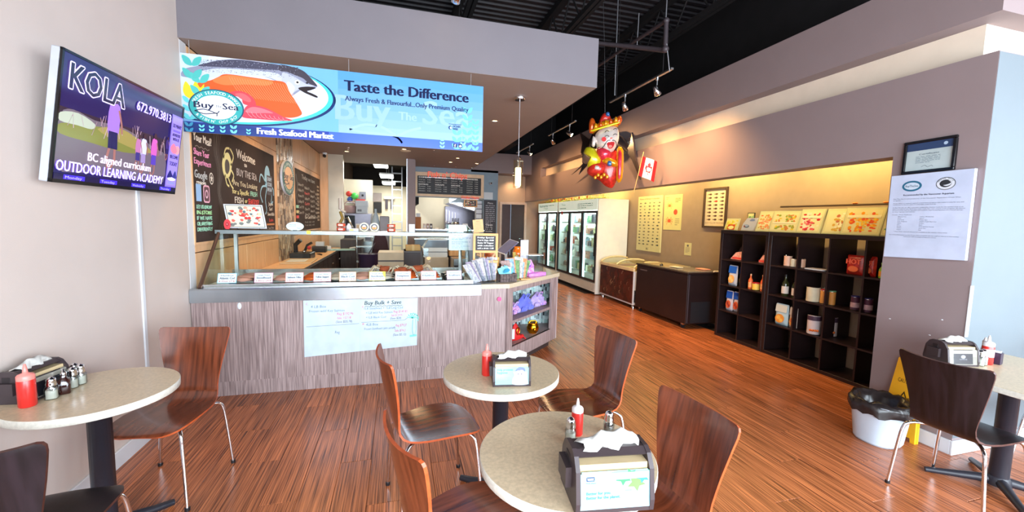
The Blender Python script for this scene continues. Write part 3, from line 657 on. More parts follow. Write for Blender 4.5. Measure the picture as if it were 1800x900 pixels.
for k in range(7): A.curve([(.955, .63), (.955+.045*math.cos(k*.55-.2), .64+.04*math.sin(k*.55-.2)), (.955+.06*math.cos(k*.5-.4), .62+.05*math.sin(k*.5-.4))], .006, (90, 206, 190), 1)
A.curve([(.96, .62), (.955, .52), (.965, .46)], .006, (110, 180, 180)); A.curve([(.985, .62), (.99, .52), (.975, .46)], .004, (110, 180, 180)); A.line([(.93, .455), (.995, .46)], .02, (120, 216, 220))
A.done('handwriting', INK, po)
tag(part(M().puff(circ(0, 0, .017, .03, 14), .008, frame=lambda x, y, z: (-1.325+x, 3.996-abs(z), .80+y), back=False), 'tape_patch', m_white), 'small white tape patch high on the left of the counter', 'tape')

# ================================================================== FISH DISPLAY CASE
ca = thing('display_case', 'glass fronted refrigerated fish display case on the counter', 'display case', (-1.69, 4.0, .957))
GX = 2.46
gl = pane('case_glass', (238, 248, 244), .08)
m = M(); m.add([(.10, .012, .01), (GX-.05, .012, .01), (GX-.05, .40, .47), (.10, .40, .47)], [(0, 1, 2, 3)]); part(m, 'front_glass', gl, ca)
for x in (.085, GX-.045):
    part(M().add([(x, .02, .01), (x, .80, .01), (x, .75, .47), (x, .40, .47)], [(0, 1, 2, 3)]), 'side_glass', gl, ca)
brz = mat('case_post', (112, 84, 72), .35, metal=.7)
part(M().tube([(.075, -.002, .005), (.09, .385, .46)], .015, 8), 'front_post', brz, ca, 'bronze coloured front post')
m = M(); m.bbox(.06, .385, .455, GX-.02, .72, .487, .004); part(m, 'top_shelf', mat('case_top', (150, 162, 164), .22, metal=.8, var=.05), ca)
part(M().bbox(.06, .378, .452, GX-.02, .386, .488, .002), 'top_rail', mat('rail_dull', (134, 144, 146), .3, metal=.8), ca)
for x in (.13, GX-.10): part(M().box(x, .62, 0, x+.03, .65, .455), 'rear_post', m_alu, ca)
part(M().box(.06, .02, .0, GX-.04, .045, .03).box(.06, .76, .0, GX-.04, .80, .07), 'sill_rail', m_steel, ca)
part(M().box(.08, .045, .0, GX-.05, .76, .012), 'deck', mat('case_deck', (216, 222, 222), .4), ca)
part(M().tube([(GX-.085, .44, .01), (GX-.085, .44, .05)], .045, 10).tube([(GX-.085, .44, .02), (GX-.085, .62, .45)], .01, 6), 'stand_foot', m_steel, ca)
# trays and fish
fish_or = mat('salmon_flesh', (242, 98, 36), .35, var=.2, vs=20, bump=.2, bs=30, coat=.3)
fish_wh = mat('white_fish', (226, 206, 196), .35, var=.1, vs=16, coat=.3)
fish_pk = mat('pink_fish', (226, 160, 146), .35, var=.15, vs=16, coat=.3)
crab_m = mat('crab_shell', (196, 92, 60), .4, var=.2, vs=18, bump=.3, bs=40); crab_l = mat('crab_leg', (226, 196, 170), .45, var=.2, vs=30)
def tray(x, kind, lab, w=.20):
    t = thing('fish_tray', lab, 'tray', (x, 4.36, .969), 0)
    m = M(); m.box(-w/2, -.19, 0, w/2, .19, .006)
    for a in ((-w/2, -.19, -w/2+.005, .19), (w/2-.005, -.19, w/2, .19), (-w/2, -.19, w/2, -.185), (-w/2, .185, w/2, .19)): m.box(a[0], a[1], 0, a[2], a[3], .025)
    part(m, 'pan', m_dark if kind in ('dark', 'wh') else m_steel, t)
    mm = {'or': fish_or, 'wh': fish_wh, 'pk': fish_pk, 'dark': fish_wh}[kind]; n = 5
    for k in range(n):
        f = M(); c = -.15+.3*k/(n-1); o = circ(0, 0, w*.42, .055, 12); a = random.uniform(-.15, .15)
        f.puff([(p[0]*math.cos(a)-p[1]*math.sin(a), c+p[1]+p[0]*math.sin(a)) for p in o], .022, 3, frame=lambda X, Y, Z: (X, Y, .03+.012*(k % 2)+Z))
        o = part(f, 'fillet', mm, t)
    return t
for x, k, lab in ((-1.36, 'pk', 'tray of pale fish behind the first price card'), (-1.03, 'pk', 'tray of pink fish between the first price cards'), (-.99+.2, 'or', 'tray of bright orange salmon beside the third price card'), (-.56, 'dark', 'dark tray of white fish by the fourth price card'), (-.34, 'pk', 'tray of pink fillets beside the fifth price card'),
        (-.12, 'wh', 'dark tray of white fish beside the sixth price card'), (.11, 'or', 'tray of orange salmon under the middle cards'), (.34, 'or', 'tray of orange fillets near the right cards'), (.56, 'wh', 'dark tray of white fish by the last price card')):
    tray(x, k, lab)
def crab(x, y, z, s, rz, lab):
    t = thing('cooked_crab', lab, 'crab', (x, y, z), rz)
    part(M().puff(smooth_closed([(-.075*s, 0, 0), (-.05*s, .04*s, 0), (0, .05*s, 0), (.05*s, .04*s, 0), (.075*s, 0, 0), (.04*s, -.04*s, 0), (-.04*s, -.04*s, 0)], 3), .035*s, 4, frame=lambda a, b, c: (a, b, .05*s+c)), 'shell', crab_m, t)
    for sg in (1, -1):
        for k in range(4):
            a = .9-.55*k; d = Vector((sg*math.cos(a), math.sin(a), 0))
            p = Vector((sg*.05*s, .02*s*math.sin(a), .05*s)); q = p+d*.07*s+Vector((0, 0, .03*s)); r = p+d*.13*s+Vector((0, 0, -.045*s))
            part(M().tube([p, q, r], [.010*s, .009*s, .003*s], 6), 'leg', crab_l, t)
        p = Vector((sg*.045*s, -.03*s, .05*s)); q = p+Vector((sg*.045*s, -.045*s, .01)); r = q+Vector((-sg*.035*s, -.045*s, 0))
        part(M().tube([p, q], .012*s, 6).tube([q, q.lerp(r, .4), r], [.012*s, .018*s, .003*s], 6), 'claw', crab_m, t)
crab(-.12, 4.47, 1.0, 1.05, 2.9, 'cooked crab at the left of the crab pile in the case'); crab(.20, 4.50, 1.0, 1.05, 3.4, 'cooked crab at the right of the crab pile in the case'); crab(.04, 4.42, 1.0, .95, .2, 'small cooked crab in front of the crab pile')
# price cards
cards = [(-1.445, 'Halibut', 'Atlantic Cod', '6.35oz 27.6', (120, 190, 220)), (-1.16, 'Large Fresh', 'Steelhead', '5.80oz 24.8', (236, 150, 190)), (-.91, 'Fresh Atlantic', 'Salmon Fillet', '5.85oz 33.7lb', (240, 130, 130)), (-.675, 'Fresh Wild', 'Yellow Snapper', '4.95lb 23.95', (240, 150, 170)), (-.455, 'Large Fresh', 'Black Cod', '7.95lb 29.9', (246, 170, 120)), (-.19, 'Fresh Wild', 'Sockeye', '6.95lb 31.9', (246, 214, 90)), (.05, 'Fresh Cooked', 'Dungeness', '4.85lb 21.9', (240, 150, 130)), (.295, 'Large Fresh', 'Halibut', '8.95lb 39.9', (240, 120, 130)), (.55, 'Handmade', 'Scallops', '6.50lb 29.9', (230, 170, 200))]
for k, (x, a, b, c, col) in enumerate(cards):
    lab = ('first price card from the left, pale blue edge', 'second price card, marked steelhead', 'third price card, for the salmon fillet', 'fourth price card, marked yellow snapper', 'fifth price card, orange edge, for black cod', 'price card with the yellow corner', 'price card in front of the crabs', 'second price card from the right end', 'price card at the right end of the case')[k]
    t = thing('price_card', lab, 'card', (x, 4.085, .988), random.uniform(-.05, .05), 'handwritten price cards in the fish case'); t.rotation_euler.x = -.30
    part(M().box(-.075, 0, 0, .075, .002, .09), 'card', m_white, t); A = Art((-.075, 0, 0), (1, 0, 0), (0, 0, 1))
    A.rect(0, 0, .15, .09, col); A.rect(.004, .004, .146, .086, (244, 238, 244), 1)
    if k == 5: A.poly([(.12, .086), (.146, .086), (.146, .03), (.13, .05)], (246, 214, 90), 2)
    A.text(a, .075, .062, .014, (70, 50, 90), 3, w=.10, al='c', shear=.15); A.text(b, .075, .036, .018, (50, 40, 90), 3, w=.115, al='c', bold=.0008, shear=.1); A.text(c, .075, .010, .017, (206, 50, 70), 3, w=.12, al='c')
    A.done('lettering', INK, t)
# ================================================================== THINGS ON TOP OF THE CASE
ZT = 1.444; YC = 4.0
m_paper = mat('paper_white', (206, 212, 218), .6, var=.02); m_wood = grain('light_wood', (190, 130, 70), (226, 174, 112), (8, 8, 1), .5, ns=4, perobj=.05)
t = thing('menu_picture', 'seafood platter picture leaning on a small easel on the case', 'picture', (-1.39, 4.50, ZT), 0); t.rotation_euler = (-.12, 0, 0)
sk = lambda p: [(x+y*-.19, y) for x, y in p]
part(M().prism(sk([(-.17, .015), (.16, .015), (.16, .245), (-.17, .245)]), 0, .008, 'y'), 'frame', m_white, t)
A = Art((0, 0, 0), (1, 0, 0), (0, 0, 1)); Q = lambda p: sk(p)
A.poly(Q([(-.158, .024), (.150, .024), (.150, .236), (-.158, .236)]), (60, 66, 76), 0); A.poly(Q([(-.153, .029), (.145, .029), (.145, .231), (-.153, .231)]), (226, 216, 190), 1)
rr = random.Random(11)
for k in range(60):
    x, y = rr.uniform(-.135, .125), rr.uniform(.045, .215); s = rr.uniform(.008, .022)
    A.poly(sk([(x+s*math.cos(a)*rr.uniform(.7, 1.3), y+s*.8*math.sin(a)) for a in (0, 1, 2, 3, 4, 5)]), rr.choice(((214, 92, 80), (236, 150, 130), (120, 124, 120), (206, 196, 160), (90, 110, 120), (236, 226, 206), (200, 60, 60))), 2+k*.03)
A.done('picture', INKG, t)
for x in (-.09, .1): part(M().tube([(x, -.02, .012), (x, 0, 0), (x, .02, .012), (x-.01, .06, 0)], .004, 6), 'easel_foot', m_dark, t)
def oval_sign(x, y, rx, rz, colr, lab, red=False):
    t = thing('oval_sign', lab, 'sign', (x, y, ZT)); part(M().prism([(a, b+rz) for a, b in circ(0, 0, rx, rz, 24)], 0, .006, 'y'), 'plate', mat('sign_red' if red else 'sign_pale', colr, .4), t)
    A = Art((0, 0, 0), (1, 0, 0), (0, 0, 1))
    if red: A.ell(0, rz*1.05, rx*.45, rz*.4, (150, 20, 36)); A.ell(0, rz*1.05, rx*.2, rz*.2, (240, 110, 110), 1)
    else:
        A.text('Welcome', -rx*.65, rz*1.25, .013, (30, 60, 90), w=.06); A.lines(-rx*.75, rz*.95, rx*1.5, 1, .01, .005, (150, 190, 206), seed=3); A.text('Thanks', rx*.2, rz*.5, .01, (40, 60, 80), w=.04)
    A.done('print', INK, t); part(M().box(-.02, -.005, 0, .02, .012, .006), 'foot', m_dark, t)
oval_sign(-1.555, 4.46, .028, .05, (226, 60, 66), 'small red oval sign at the left end of the case', True); oval_sign(-.97, 4.44, .078, .043, (206, 226, 226), 'white oval sign on top of the case')
def can(name, x, y, z, r, h, col, lab, cat='can', group=None, lidc=None, art=None, parent=None, rot=0):
    t = thing(name, lab, cat, (x, y, z), rot, group)
    part(M().lathe([(r*.94, 0), (r, .004), (r, h-.004), (r*.94, h)], n=18), 'body', m_chrome, t)
    part(M().lathe([(r*1.01, .006), (r*1.01, h-.006)], n=18, cap=False), 'paper_label', mat('label_%d_%d_%d' % col, col, .45), t)
    if lidc: part(M().cyl(0, 0, h-.002, h+.008, r*1.03, 18), 'lid', mat('lid_%d_%d_%d' % lidc, lidc, .4), t)
    return t
for x, lab in ((-.56, 'left'), (-.065, 'right')):
    for k in range(2):
        t = can('seafood_tin', x, 4.52, ZT+.043*k, .042, .041, (206, 76, 50), f'{"upper" if k else "lower"} red tin of the {lab} pair stacked on the case', 'tin', 'stacked red tins on the case')
        A = Art((0, -.0435, 0), (1, 0, 0), (0, 0, 1)); A.rect(-.022, .014, .022, .026, (240, 226, 206), 1); A.done('band', INK, t)
for x, lab in ((-.335, 'left of the two round cheese tins standing on edge'), (-.235, 'right of the two round cheese tins standing on edge')):
    t = thing('round_tin', lab, 'tin', (x, 4.5, ZT)); b = M(); b.T = Matrix.Translation((0, 0, .046)) @ Matrix.Rotation(PI/2, 4, 'X'); b.lathe([(.043, -.03), (.046, -.026), (.046, .0)], n=24); part(b, 'tin', mat('tin_cream', (226, 214, 176), .4), t)
    A = Art((0, -.0005, .046), (1, 0, 0), (0, 0, 1)); A.ell(0, 0, .044, .044, (222, 212, 178)); A.ell(0, 0, .034, .034, (70, 76, 84), 1); A.ell(0, -.004, .024, .02, (240, 150, 50), 2); A.ell(0, .008, .015, .013, (244, 240, 240), 3); A.ell(0, -.006, .01, .008, (230, 70, 40), 4); A.done('print', INK, t)
t = thing('small_carton', 'small white carton lying on the case by the round tins', 'box', (-.43, 4.48, ZT)); part(M().bbox(-.05, 0, 0, .04, .06, .03, .002), 'box', m_paper, t); part(M().box(-.045, -.001, .008, -.005, 0, .022), 'print_patch', mat('patch_yellow', (226, 196, 90)), t)
t = thing('white_jug', 'white bottle beside the left pair of stacked tins', 'bottle', (-.49, 4.56, ZT)); part(M().lathe([(.02, 0), (.026, .01), (.026, .05), (.012, .07), (.012, .08)], n=14), 'body', m_white, t)
t = tag(part(M().box(.115, 4.46, ZT, .175, 4.464, ZT+.085), 'paper_card', m_paper), 'blank white card standing on the case below the pillar', 'card')
t = thing('case_notice', 'printed white notice hanging on the right end of the case glass', 'notice', (.655, 4.365, 1.262)); t.rotation_euler.x = -.02
part(M().box(-.13, 0, 0, .14, .0015, .18), 'sheet', m_paper, t); A = Art((-.13, 0, 0), (1, 0, 0), (0, 0, 1)); A.lines(.05, .155, .17, 1, .01, .006, (110, 140, 170)); A.lines(.03, .135, .21, 3, .012, .006, (120, 146, 176), seed=2); A.lines(.03, .085, .2, 2, .02, .006, (120, 140, 176), seed=4); A.lines(.03, .04, .2, 2, .018, .006, (150, 170, 200), seed=6); A.done('lettering', INK, t)
for x, lab in ((-.855, 'yellow sticker on the left part of the case top rail'),): tag(part(M().box(x, 4.374, ZT-.028, x+.035, 4.378, ZT+.004), 'yellow_sticker', mat('sticker_yellow', (250, 226, 70))), lab, 'sticker')
# glass cube with cutlery at the right end
t = thing('glass_box', 'small glass cabinet with a tilted lid at the right end of the case', 'case', (.67, 4.52, ZT))
part(M().prism([(-.13, 0), (.15, 0), (.07, .085), (-.13, .085)], 0, .12, 'y'), 'glass', pane('cube_glass', (214, 240, 234), .15), t)
for p in (((-.13, 0, 0), (-.13, 0, .085)), ((-.13, 0, .085), (.07, 0, .085)), ((.07, 0, .085), (.15, 0, 0))): part(M().tube(p, .004, 6), 'edge_strip', m_white, t)
for k in range(5): part(M().tube([(-.1+.045*k, .05, .005), (-.07+.045*k, .08, .06)], .006, 6), 'bottle_neck', m_steel, t)

# ================================================================== CHALKBOARDS
mb = mat('chalkboard', (52, 40, 38), .7, var=.12, vs=5); XB = -1.69
def board_left(name, lab, y0, y1, z0, z1):
    t = thing(name, lab, 'chalkboard', (XB, y0, z0)); part(M().box(0, 0, 0, .006, y1-y0, z1-z0), 'slate', mb, t)
    return t, Art((.006, -y0, -z0), (0, 1, 0), (0, 0, 1), lift=.0004)
t, A = board_left('chalkboard', 'large chalkboard with the welcome message left of the mosaic strip', 4.14, 6.55, 1.34, 2.42)
WH, PK, GN, YL, RD, BL = (226, 222, 214), (232, 150, 196), (160, 226, 200), (222, 214, 150), (232, 70, 70), (150, 200, 226)
TX = lambda s, y, z, h, c, w, al='l', sh=0: A.text(s, y, z, h, c, 1, w=w, al=al, bold=.003, jit=.06, shear=sh)
TX('Enjoyed', 4.17, 2.33, .05, WH, .27); TX('Your Meal?', 4.17, 2.22, .07, WH, .36); A.curve([(4.2+.04*k, 2.17+.012*(k % 2)) for k in range(8)], .008, (120, 110, 104))
TX('Share Your', 4.17, 2.10, .055, PK, .3); TX('Experience', 4.17, 2.02, .055, PK, .33); TX('Google', 4.17, 1.90, .07, (190, 196, 200), .24); TX('reviews', 4.2, 1.85, .035, WH, .18)
A.ell(4.50, 1.92, .045, .055, WH, 1); A.ell(4.50, 1.92, .036, .045, (52, 40, 38), 2); A.poly([(4.50+.03*(1 if k % 2 == 0 else .45)*math.sin(k*PI/5), 1.92+.038*(1 if k % 2 == 0 else .45)*math.cos(k*PI/5)) for k in range(10)], WH, 3)
A.rect(4.18, 1.70, 4.28, 1.85, (150, 190, 236), 1); A.poly(rrect(4.32, 1.69, 4.45, 1.85, .03), (232, 176, 200), 1); A.poly(rrect(4.335, 1.705, 4.435, 1.835, .02), (90, 56, 66), 2); A.ell(4.385, 1.77, .03, .04, (232, 190, 210), 3); A.ell(4.385, 1.77, .017, .024, (90, 56, 66), 4)
for k, (s, c) in enumerate((('LET US KNOW', GN), ('IN-STORE', (180, 246, 180)), ('IF WE HAVE', GN), ('OR ANYTHING', GN), ('DIFFERENTLY', GN))): TX(s, 4.18, 1.635-.05*k, .034, c, .30)
for o, w in ((0, .010), (.03, .006), (-.03, .006), (.06, .004), (-.055, .004)): A.curve([(4.68+o*1.5, 2.40), (4.63+o, 2.2), (4.70+o, 2.0), (4.66+o*.6, 1.8), (4.74+o, 1.6), (4.70+o*1.4, 1.42), (4.72+o, 1.36)], w, (112, 104, 98), 1)
A.sm([(4.78, 2.0), (4.76, 2.1), (4.82, 2.19), (4.93, 2.22), (5.0, 2.14), (4.99, 2.05), (4.92, 1.97), (4.84, 1.96)], YL, 1); A.sm([(4.83, 2.03), (4.83, 2.11), (4.88, 2.15), (4.94, 2.12), (4.94, 2.05), (4.88, 2.0)], (70, 60, 56), 2)
for p in ([(4.98, 2.1), (5.06, 2.2), (4.98, 2.27)], [(4.8, 2.15), (4.86, 2.25), (4.96, 2.27)], [(4.9, 1.97), (4.96, 1.9), (5.03, 1.86)], [(4.82, 1.99), (4.86, 1.9), (4.92, 1.88)], [(4.99, 2.05), (5.05, 2.0), (5.0, 1.93)]): A.curve(p, .022, YL, 1)
TX('Welcome', 5.15, 2.20, .10, WH, .60); TX('to', 5.38, 2.13, .05, WH, .08); TX('BUY THE SEA', 5.14, 2.01, .08, (176, 170, 170), .66)
TX('Are You Looking', 5.02, 1.90, .06, (200, 190, 160), .78); TX('for a Specific', 5.0, 1.81, .055, YL, .50); TX('FRESH', 5.55, 1.81, .055, GN, .24); TX('FISH', 5.06, 1.71, .07, WH, .25); TX('or', 5.36, 1.72, .05, YL, .08); TX('SEAFOOD?', 5.47, 1.71, .065, RD, .38)
A.sm([(6.12, 2.0), (6.12, 2.15), (6.2, 2.24), (6.3, 2.22), (6.36, 2.1), (6.34, 1.95), (6.22, 1.93)], BL, 1)
for p in ([(6.15, 2.0), (6.05, 2.08), (5.95, 2.1), (5.9, 2.0)], [(6.15, 1.97), (6.0, 1.95), (5.92, 1.85), (6.0, 1.75)], [(6.2, 1.95), (6.12, 1.8), (6.16, 1.65), (6.1, 1.6)], [(6.3, 1.95), (6.4, 1.85), (6.36, 1.74), (6.46, 1.78)], [(6.35, 2.0), (6.48, 1.95), (6.5, 1.86)]): A.curve(p, .024, BL, 1)
A.rect(6.2, 1.86, 6.44, 2.12, (60, 50, 60), 2)
for k, s in enumerate(('CRISPY', 'COD', 'SPECIAL')): A.text(s, 6.32, 2.05-.07*k, .045, (200, 220, 240), 3, w=.2, al='c', bold=.002)
for s, z, c, w in (('Japan', 1.72, WH, .2), ('Surf', 1.65, WH, .14), ('Swordfish', 1.58, WH, .3), ('Loin', 1.50, RD, .18)): A.text(s, 6.35, z, .045, c, 1, w=w, al='c', bold=.002)
A.rect(6.15, 1.45, 6.5, 1.475, (210, 140, 90), 1)
for k in range(2): A.text(('Tuna Poke', 'Chowder')[k], 6.33, 1.40-.05*k, .03, (190, 190, 190), 1, w=.26, al='c')
A.done('chalk_drawing', INK, t)
part(M().box(.0, -.02, -.02, .008, 2.43, 0).box(0, -.02, 1.08, .008, 2.43, 1.10).box(0, -.02, 0, .008, 0, 1.08).box(0, 2.41, 0, .008, 2.43, 1.08), 'frame', m_maple, t)
t, A = board_left('chalkboard', 'chalkboard menu right of the mosaic strip', 7.77, 10.1, 1.32, 2.40)
A.text('Today we have', 8.3, 2.26, .08, (150, 150, 150), 1, w=1.2, bold=.003)
for k in range(4):
    for r in range(6):
        c = RD if (k == 1 and r in (1, 3)) else (170, 166, 160); A.text(('Salmon', 'Halibut', 'Prawns', 'Scallops', 'Cod', 'Clams')[(r+k) % 6]+' 9.9', 8.0+.52*k, 2.12-.10*r-.03*k, .05, c, 1, w=.42, bold=.002)
A.text('Our Catch is Local', 8.5, 1.53, .06, WH, 1, w=1.0, bold=.003)
for r in range(2): A.text('Fresh daily  wild', 8.5, 1.45-.06*r, .035, (150, 150, 146), 1, w=.9)
for k, c in enumerate((GN, YL, RD)): A.rect(7.82, 1.72-.09*k, 8.02, 1.77-.09*k, c, 1)
for k in range(10): A.rect(9.75, 2.2-.08*k, 9.98, 2.24-.08*k, (150, 140, 120), 1)
A.curve([(7.85, 2.3), (7.95, 2.1), (7.86, 1.95), (7.98, 1.8)], .03, (100, 92, 90), 1)
A.done('chalk_drawing', INK, t)
part(M().box(0, -.02, -.02, .008, 2.35, 0).box(0, -.02, 1.08, .008, 2.35, 1.10).box(0, -.02, 0, .008, 0, 1.08).box(0, 2.33, 0, .008, 2.35, 1.08), 'frame', m_maple, t)
# oval logo on the mosaic
t = thing('oval_logo_sign', 'tall looking oval shop sign mounted on the stone mosaic strip', 'sign', (-1.675, 7.19, 2.17)); part(M().prism(circ(0, 0, .37, .27, 36), 0, .03, 'x'), 'board', m_white, t)
A = Art((.03, 0, 0), (0, 1, 0), (0, 0, 1)); logo(A, 0, 0, .35, .25, 1, ring=(60, 110, 104), inn=(214, 172, 126)); A.done('artwork', INK, t)

# ================================================================== WORK SIDE BEHIND THE COUNTER
wt = thing('worktop', 'long maple worktop along the panelled wall', 'worktop', (-1.69, 5.0, .86)); part(M().bbox(.0, 0, 0, .50, 4.75, .04, .004), 'slab', m_maple, wt); part(M().box(.5, 0, .0, .505, 4.75, .04), 'edge_strip', m_alu, wt)
mcab = grain('dark_cabinet', (44, 34, 36), (70, 56, 58), (10, 10, 1), .5, ns=4, perobj=.06)
for k in range(5):
    t = thing('base_cabinet', 'dark base cabinet under the maple worktop, number %s from the fish case' % ('one', 'two', 'three', 'four', 'five')[k], 'cabinet', (-1.674, 5.02+.94*k, 0), 0, 'dark cabinets under the maple worktop')
    t['label'] = ('dark base cabinet nearest the fish case under the worktop', 'second dark base cabinet under the worktop', 'middle dark base cabinet under the worktop', 'fourth dark base cabinet under the worktop', 'last dark base cabinet under the worktop')[k]
    part(M().bbox(0, 0, 0, .46, .93, .858, .002), 'body', mcab, t)
    for a in (0, 1):
        d = part(M().bbox(.46, .008+.465*a, .10, .478, .455+.465*a, .845, .002), 'door', mcab, t); part(M().sphere((.492, (.42 if a == 0 else .50), .70), .014, 8, 6), 'knob', m_chrome, d)
t = thing('tall_cabinet', 'dark grained cabinet end facing the room past the worktop', 'cabinet', (-1.17, 9.3, 0)); part(M().bbox(0, 0, 0, .42, .6, 1.10, .003), 'body', mcab, t); part(M().bbox(.0, -.012, .06, .42, 0, 1.09, .002), 'door', mcab, t)
# black machine and odds on the worktop
t = thing('vacuum_sealer', 'black machine with a raised lever on the worktop in front of the mosaic', 'appliance', (-1.50, 7.25, .90)); part(M().bbox(-.13, -.2, 0, .17, .2, .10, .01), 'base', m_dark, t)
part(M().tube([(-.08, 0, .1), (-.08, -.02, .22), (.0, -.04, .30)], .035, 8), 'neck', m_dark, t); part(M().tube([(.06, -.05, .12), (.10, -.05, .22), (.17, -.06, .26)], .02, 8), 'lever', m_dark, t); part(M().sphere((.13, -.08, .18), .03, 8, 6), 'knob', mat('red_knob', (200, 40, 50)), t); part(M().sphere((.06, -.1, .12), .028, 8, 6), 'dial', m_chrome, t)
t = thing('cutting_board', 'pale cutting board with papers on the worktop', 'board', (-1.42, 6.75, .90), .05); part(M().bbox(-.2, -.35, 0, .2, .35, .02, .004), 'board', mat('board_pale', (206, 176, 140)), t); part(M().box(-.15, -.2, .02, .1, .15, .024), 'paper', m_paper, t)
t = thing('card_terminal', 'small dark box on the worktop below the second chalkboard', 'box', (-1.44, 8.5, .90)); part(M().bbox(-.12, -.1, 0, .12, .1, .12, .008), 'body', m_dark, t); part(M().box(-.06, -.05, .12, .08, .06, .2), 'paper_roll', m_paper, t)
t = thing('flat_tool', 'dark flat tool lying on the worktop', 'tool', (-1.33, 7.9, .90), .4); part(M().tube([(0, -.1, .012), (0, .03, .015)], .012, 6), 'handle', m_dark, t); part(M().box(-.03, .03, .008, .03, .14, .014), 'blade', m_dark, t)
t = thing('glass_scale', 'pale glass topped scale at the end of the worktop', 'scale', (-1.2, 8.92, .90), .2); part(M().bbox(-.3, -.1, 0, .35, .12, .03, .004), 'plate', mat('pale_glass', (170, 206, 200), .15), t); part(M().bbox(-.35, -.12, .03, -.1, .12, .09, .005), 'display_unit', m_white, t); part(M().tube([(.25, -.05, .04), (.36, -.08, .06)], .02, 8), 'roll', m_white, t)
# row of equipment seen through the case
def boxthing(name, lab, cat, x0, y0, z0, x1, y1, z1, mm, extra=None):
    t = thing(name, lab, cat, ((x0+x1)/2, (y0+y1)/2, z0)); w, d = (x1-x0)/2, (y1-y0)/2
    part(M().bbox(-w, -d, 0, w, d, z1-z0, .004), 'body', mm, t)
    if extra: extra(t, w, d, z1-z0)
    return t
m_beige = mat('beige_laminate', (190, 176, 160), .5, var=.06); m_dgrey = mat('dark_grey', (74, 68, 78), .5)
boxthing('storage_cabinet', 'beige low cabinet seen through the case behind the crab', 'cabinet', -.29, 6.5, 0, .09, 6.95, 1.06, m_beige, lambda t, w, d, h: part(M().box(-w, -d-.004, h-.14, w, -d, h-.12), 'door_gap', m_dgrey, t))
boxthing('dark_counter', 'dark grey cabinet carrying the brown carton', 'cabinet', .10, 7.0, 0, .37, 7.5, 1.04, m_dgrey, lambda t, w, d, h: part(M().box(-w-.01, -d-.01, h-.02, w+.01, d, h), 'top', mat('grey_top', (110, 106, 116)), t))
boxthing('brown_carton', 'low brown carton on the dark grey cabinet', 'box', .13, 7.05, 1.042, .37, 7.35, 1.13, mat('cardboard', (190, 156, 104), .7, var=.06), lambda t, w, d, h: part(M().box(-.02, -d-.002, 0, .02, d, h+.001), 'tape', mat('tape_tan', (206, 180, 130)), t))
t = boxthing('machine_base', 'beige cabinet under the white curved machine', 'cabinet', .44, 7.0, 0, .84, 7.5, .935, m_beige, lambda t, w, d, h: part(M().box(-w, -d-.003, .08, w, -d, .1), 'plinth_line', m_dgrey, t))
t = thing('dough_machine', 'white machine with a grey glass hood seen through the case', 'appliance', (.62, 7.2, .935)); part(M().prism([(-.2, 0), (.2, 0), (.2, .16), (-.22, .16), (-.2, .05)], -.18, .2, 'y'), 'body', m_white, t)
part(M().prism([(-.2, .16), (.19, .16), (.19, .29), (-.12, .29)], -.14, .2, 'y'), 'hood', mat('hood_glass', (120, 128, 140), .15, metal=.4), t); part(M().box(-.12, -.16, .285, .2, .1, .30), 'hood_edge', m_white, t); part(M().box(-.15, -.185, .085, .2, -.18, .095), 'seam', m_dgrey, t); part(M().box(-.2, -.185, .02, -.12, -.17, .15), 'side_plate', m_steel, t)
boxthing('steel_unit', 'stainless unit with a dark recess right of the white machine', 'appliance', .86, 6.5, 0, 1.10, 6.9, .96, m_steel, lambda t, w, d, h: (part(M().box(-w+.01, -d-.004, h-.3, w-.01, -d, h-.11), 'recess', m_dark, t), part(M().sphere((.06, -d-.02, h-.15), .02, 8, 6), 'knob', m_white, t)))
boxthing('wood_crate', 'flat wooden crate of parcels on the stainless unit', 'crate', .85, 6.98, .96, 1.12, 7.3, 1.05, m_wood, lambda t, w, d, h: [part(M().box(-w+.02+.07*k, -d+.02, h-.02, -w+.08+.07*k, d-.02, h+.01+.01*(k % 2)), 'parcel', m_paper, t) for k in range(4)])
boxthing('stand_block', 'dark stand under the wooden crate', 'stand', .86, 6.98, 0, 1.10, 7.3, .955, m_dgrey, lambda t, w, d, h: part(M().box(-w, -d-.002, 0, w, -d, .1), 'kick', m_dark, t))
boxthing('blue_grey_counter', 'blue grey low counter below the serving window', 'counter', .36, 9.0, 0, 1.7, 9.5, 1.13, m_blue, lambda t, w, d, h: part(M().bbox(-w-.02, -d-.02, h, w+.02, d, h+.03, .004), 'top', m_steel, t))
t = thing('purple_bin', 'purple black bin with tools standing behind the fish case', 'bin', (-.50, 7.9, .0)); part(M().lathe([(.14, 0), (.19, .9), (.2, .92)], n=16), 'bucket', mat('bin_purple', (62, 52, 92), .4), t); part(M().tube([(-.08, 0, .8), (.1, 0, 1.12)], .012, 6), 'stick', m_dgrey, t)
t = thing('steel_rack', 'steel wire rack left of the purple bin', 'rack', (-.62, 8.6, 0))
for x in (-.16, .14): part(M().tube([(x, 0, 0), (x, 0, 1.25)], .012, 6), 'post', m_steel, t)
for z in (.7, 1.0, 1.2): part(M().box(-.16, -.15, z, .16, .15, z+.012), 'wire_shelf', m_steel, t)
t = thing('dark_apron', 'dark plum apron hanging on the rack', 'apron', (-.33, 8.55, .95))
part(M().puff(smooth_closed([(-.16, -.2, 0), (-.1, .3, 0), (.08, .32, 0), (.17, -.2, 0), (0, -.25, 0)], 3), .05, 4, frame=lambda x, y, z: (x, z, y), wob=.01), 'cloth', mat('apron_plum', (58, 34, 44), .8), t); part(M().tube([(-.05, 0, .3), (0, 0, .38), (.05, 0, .3)], .006, 5), 'strap', m_dark, t)

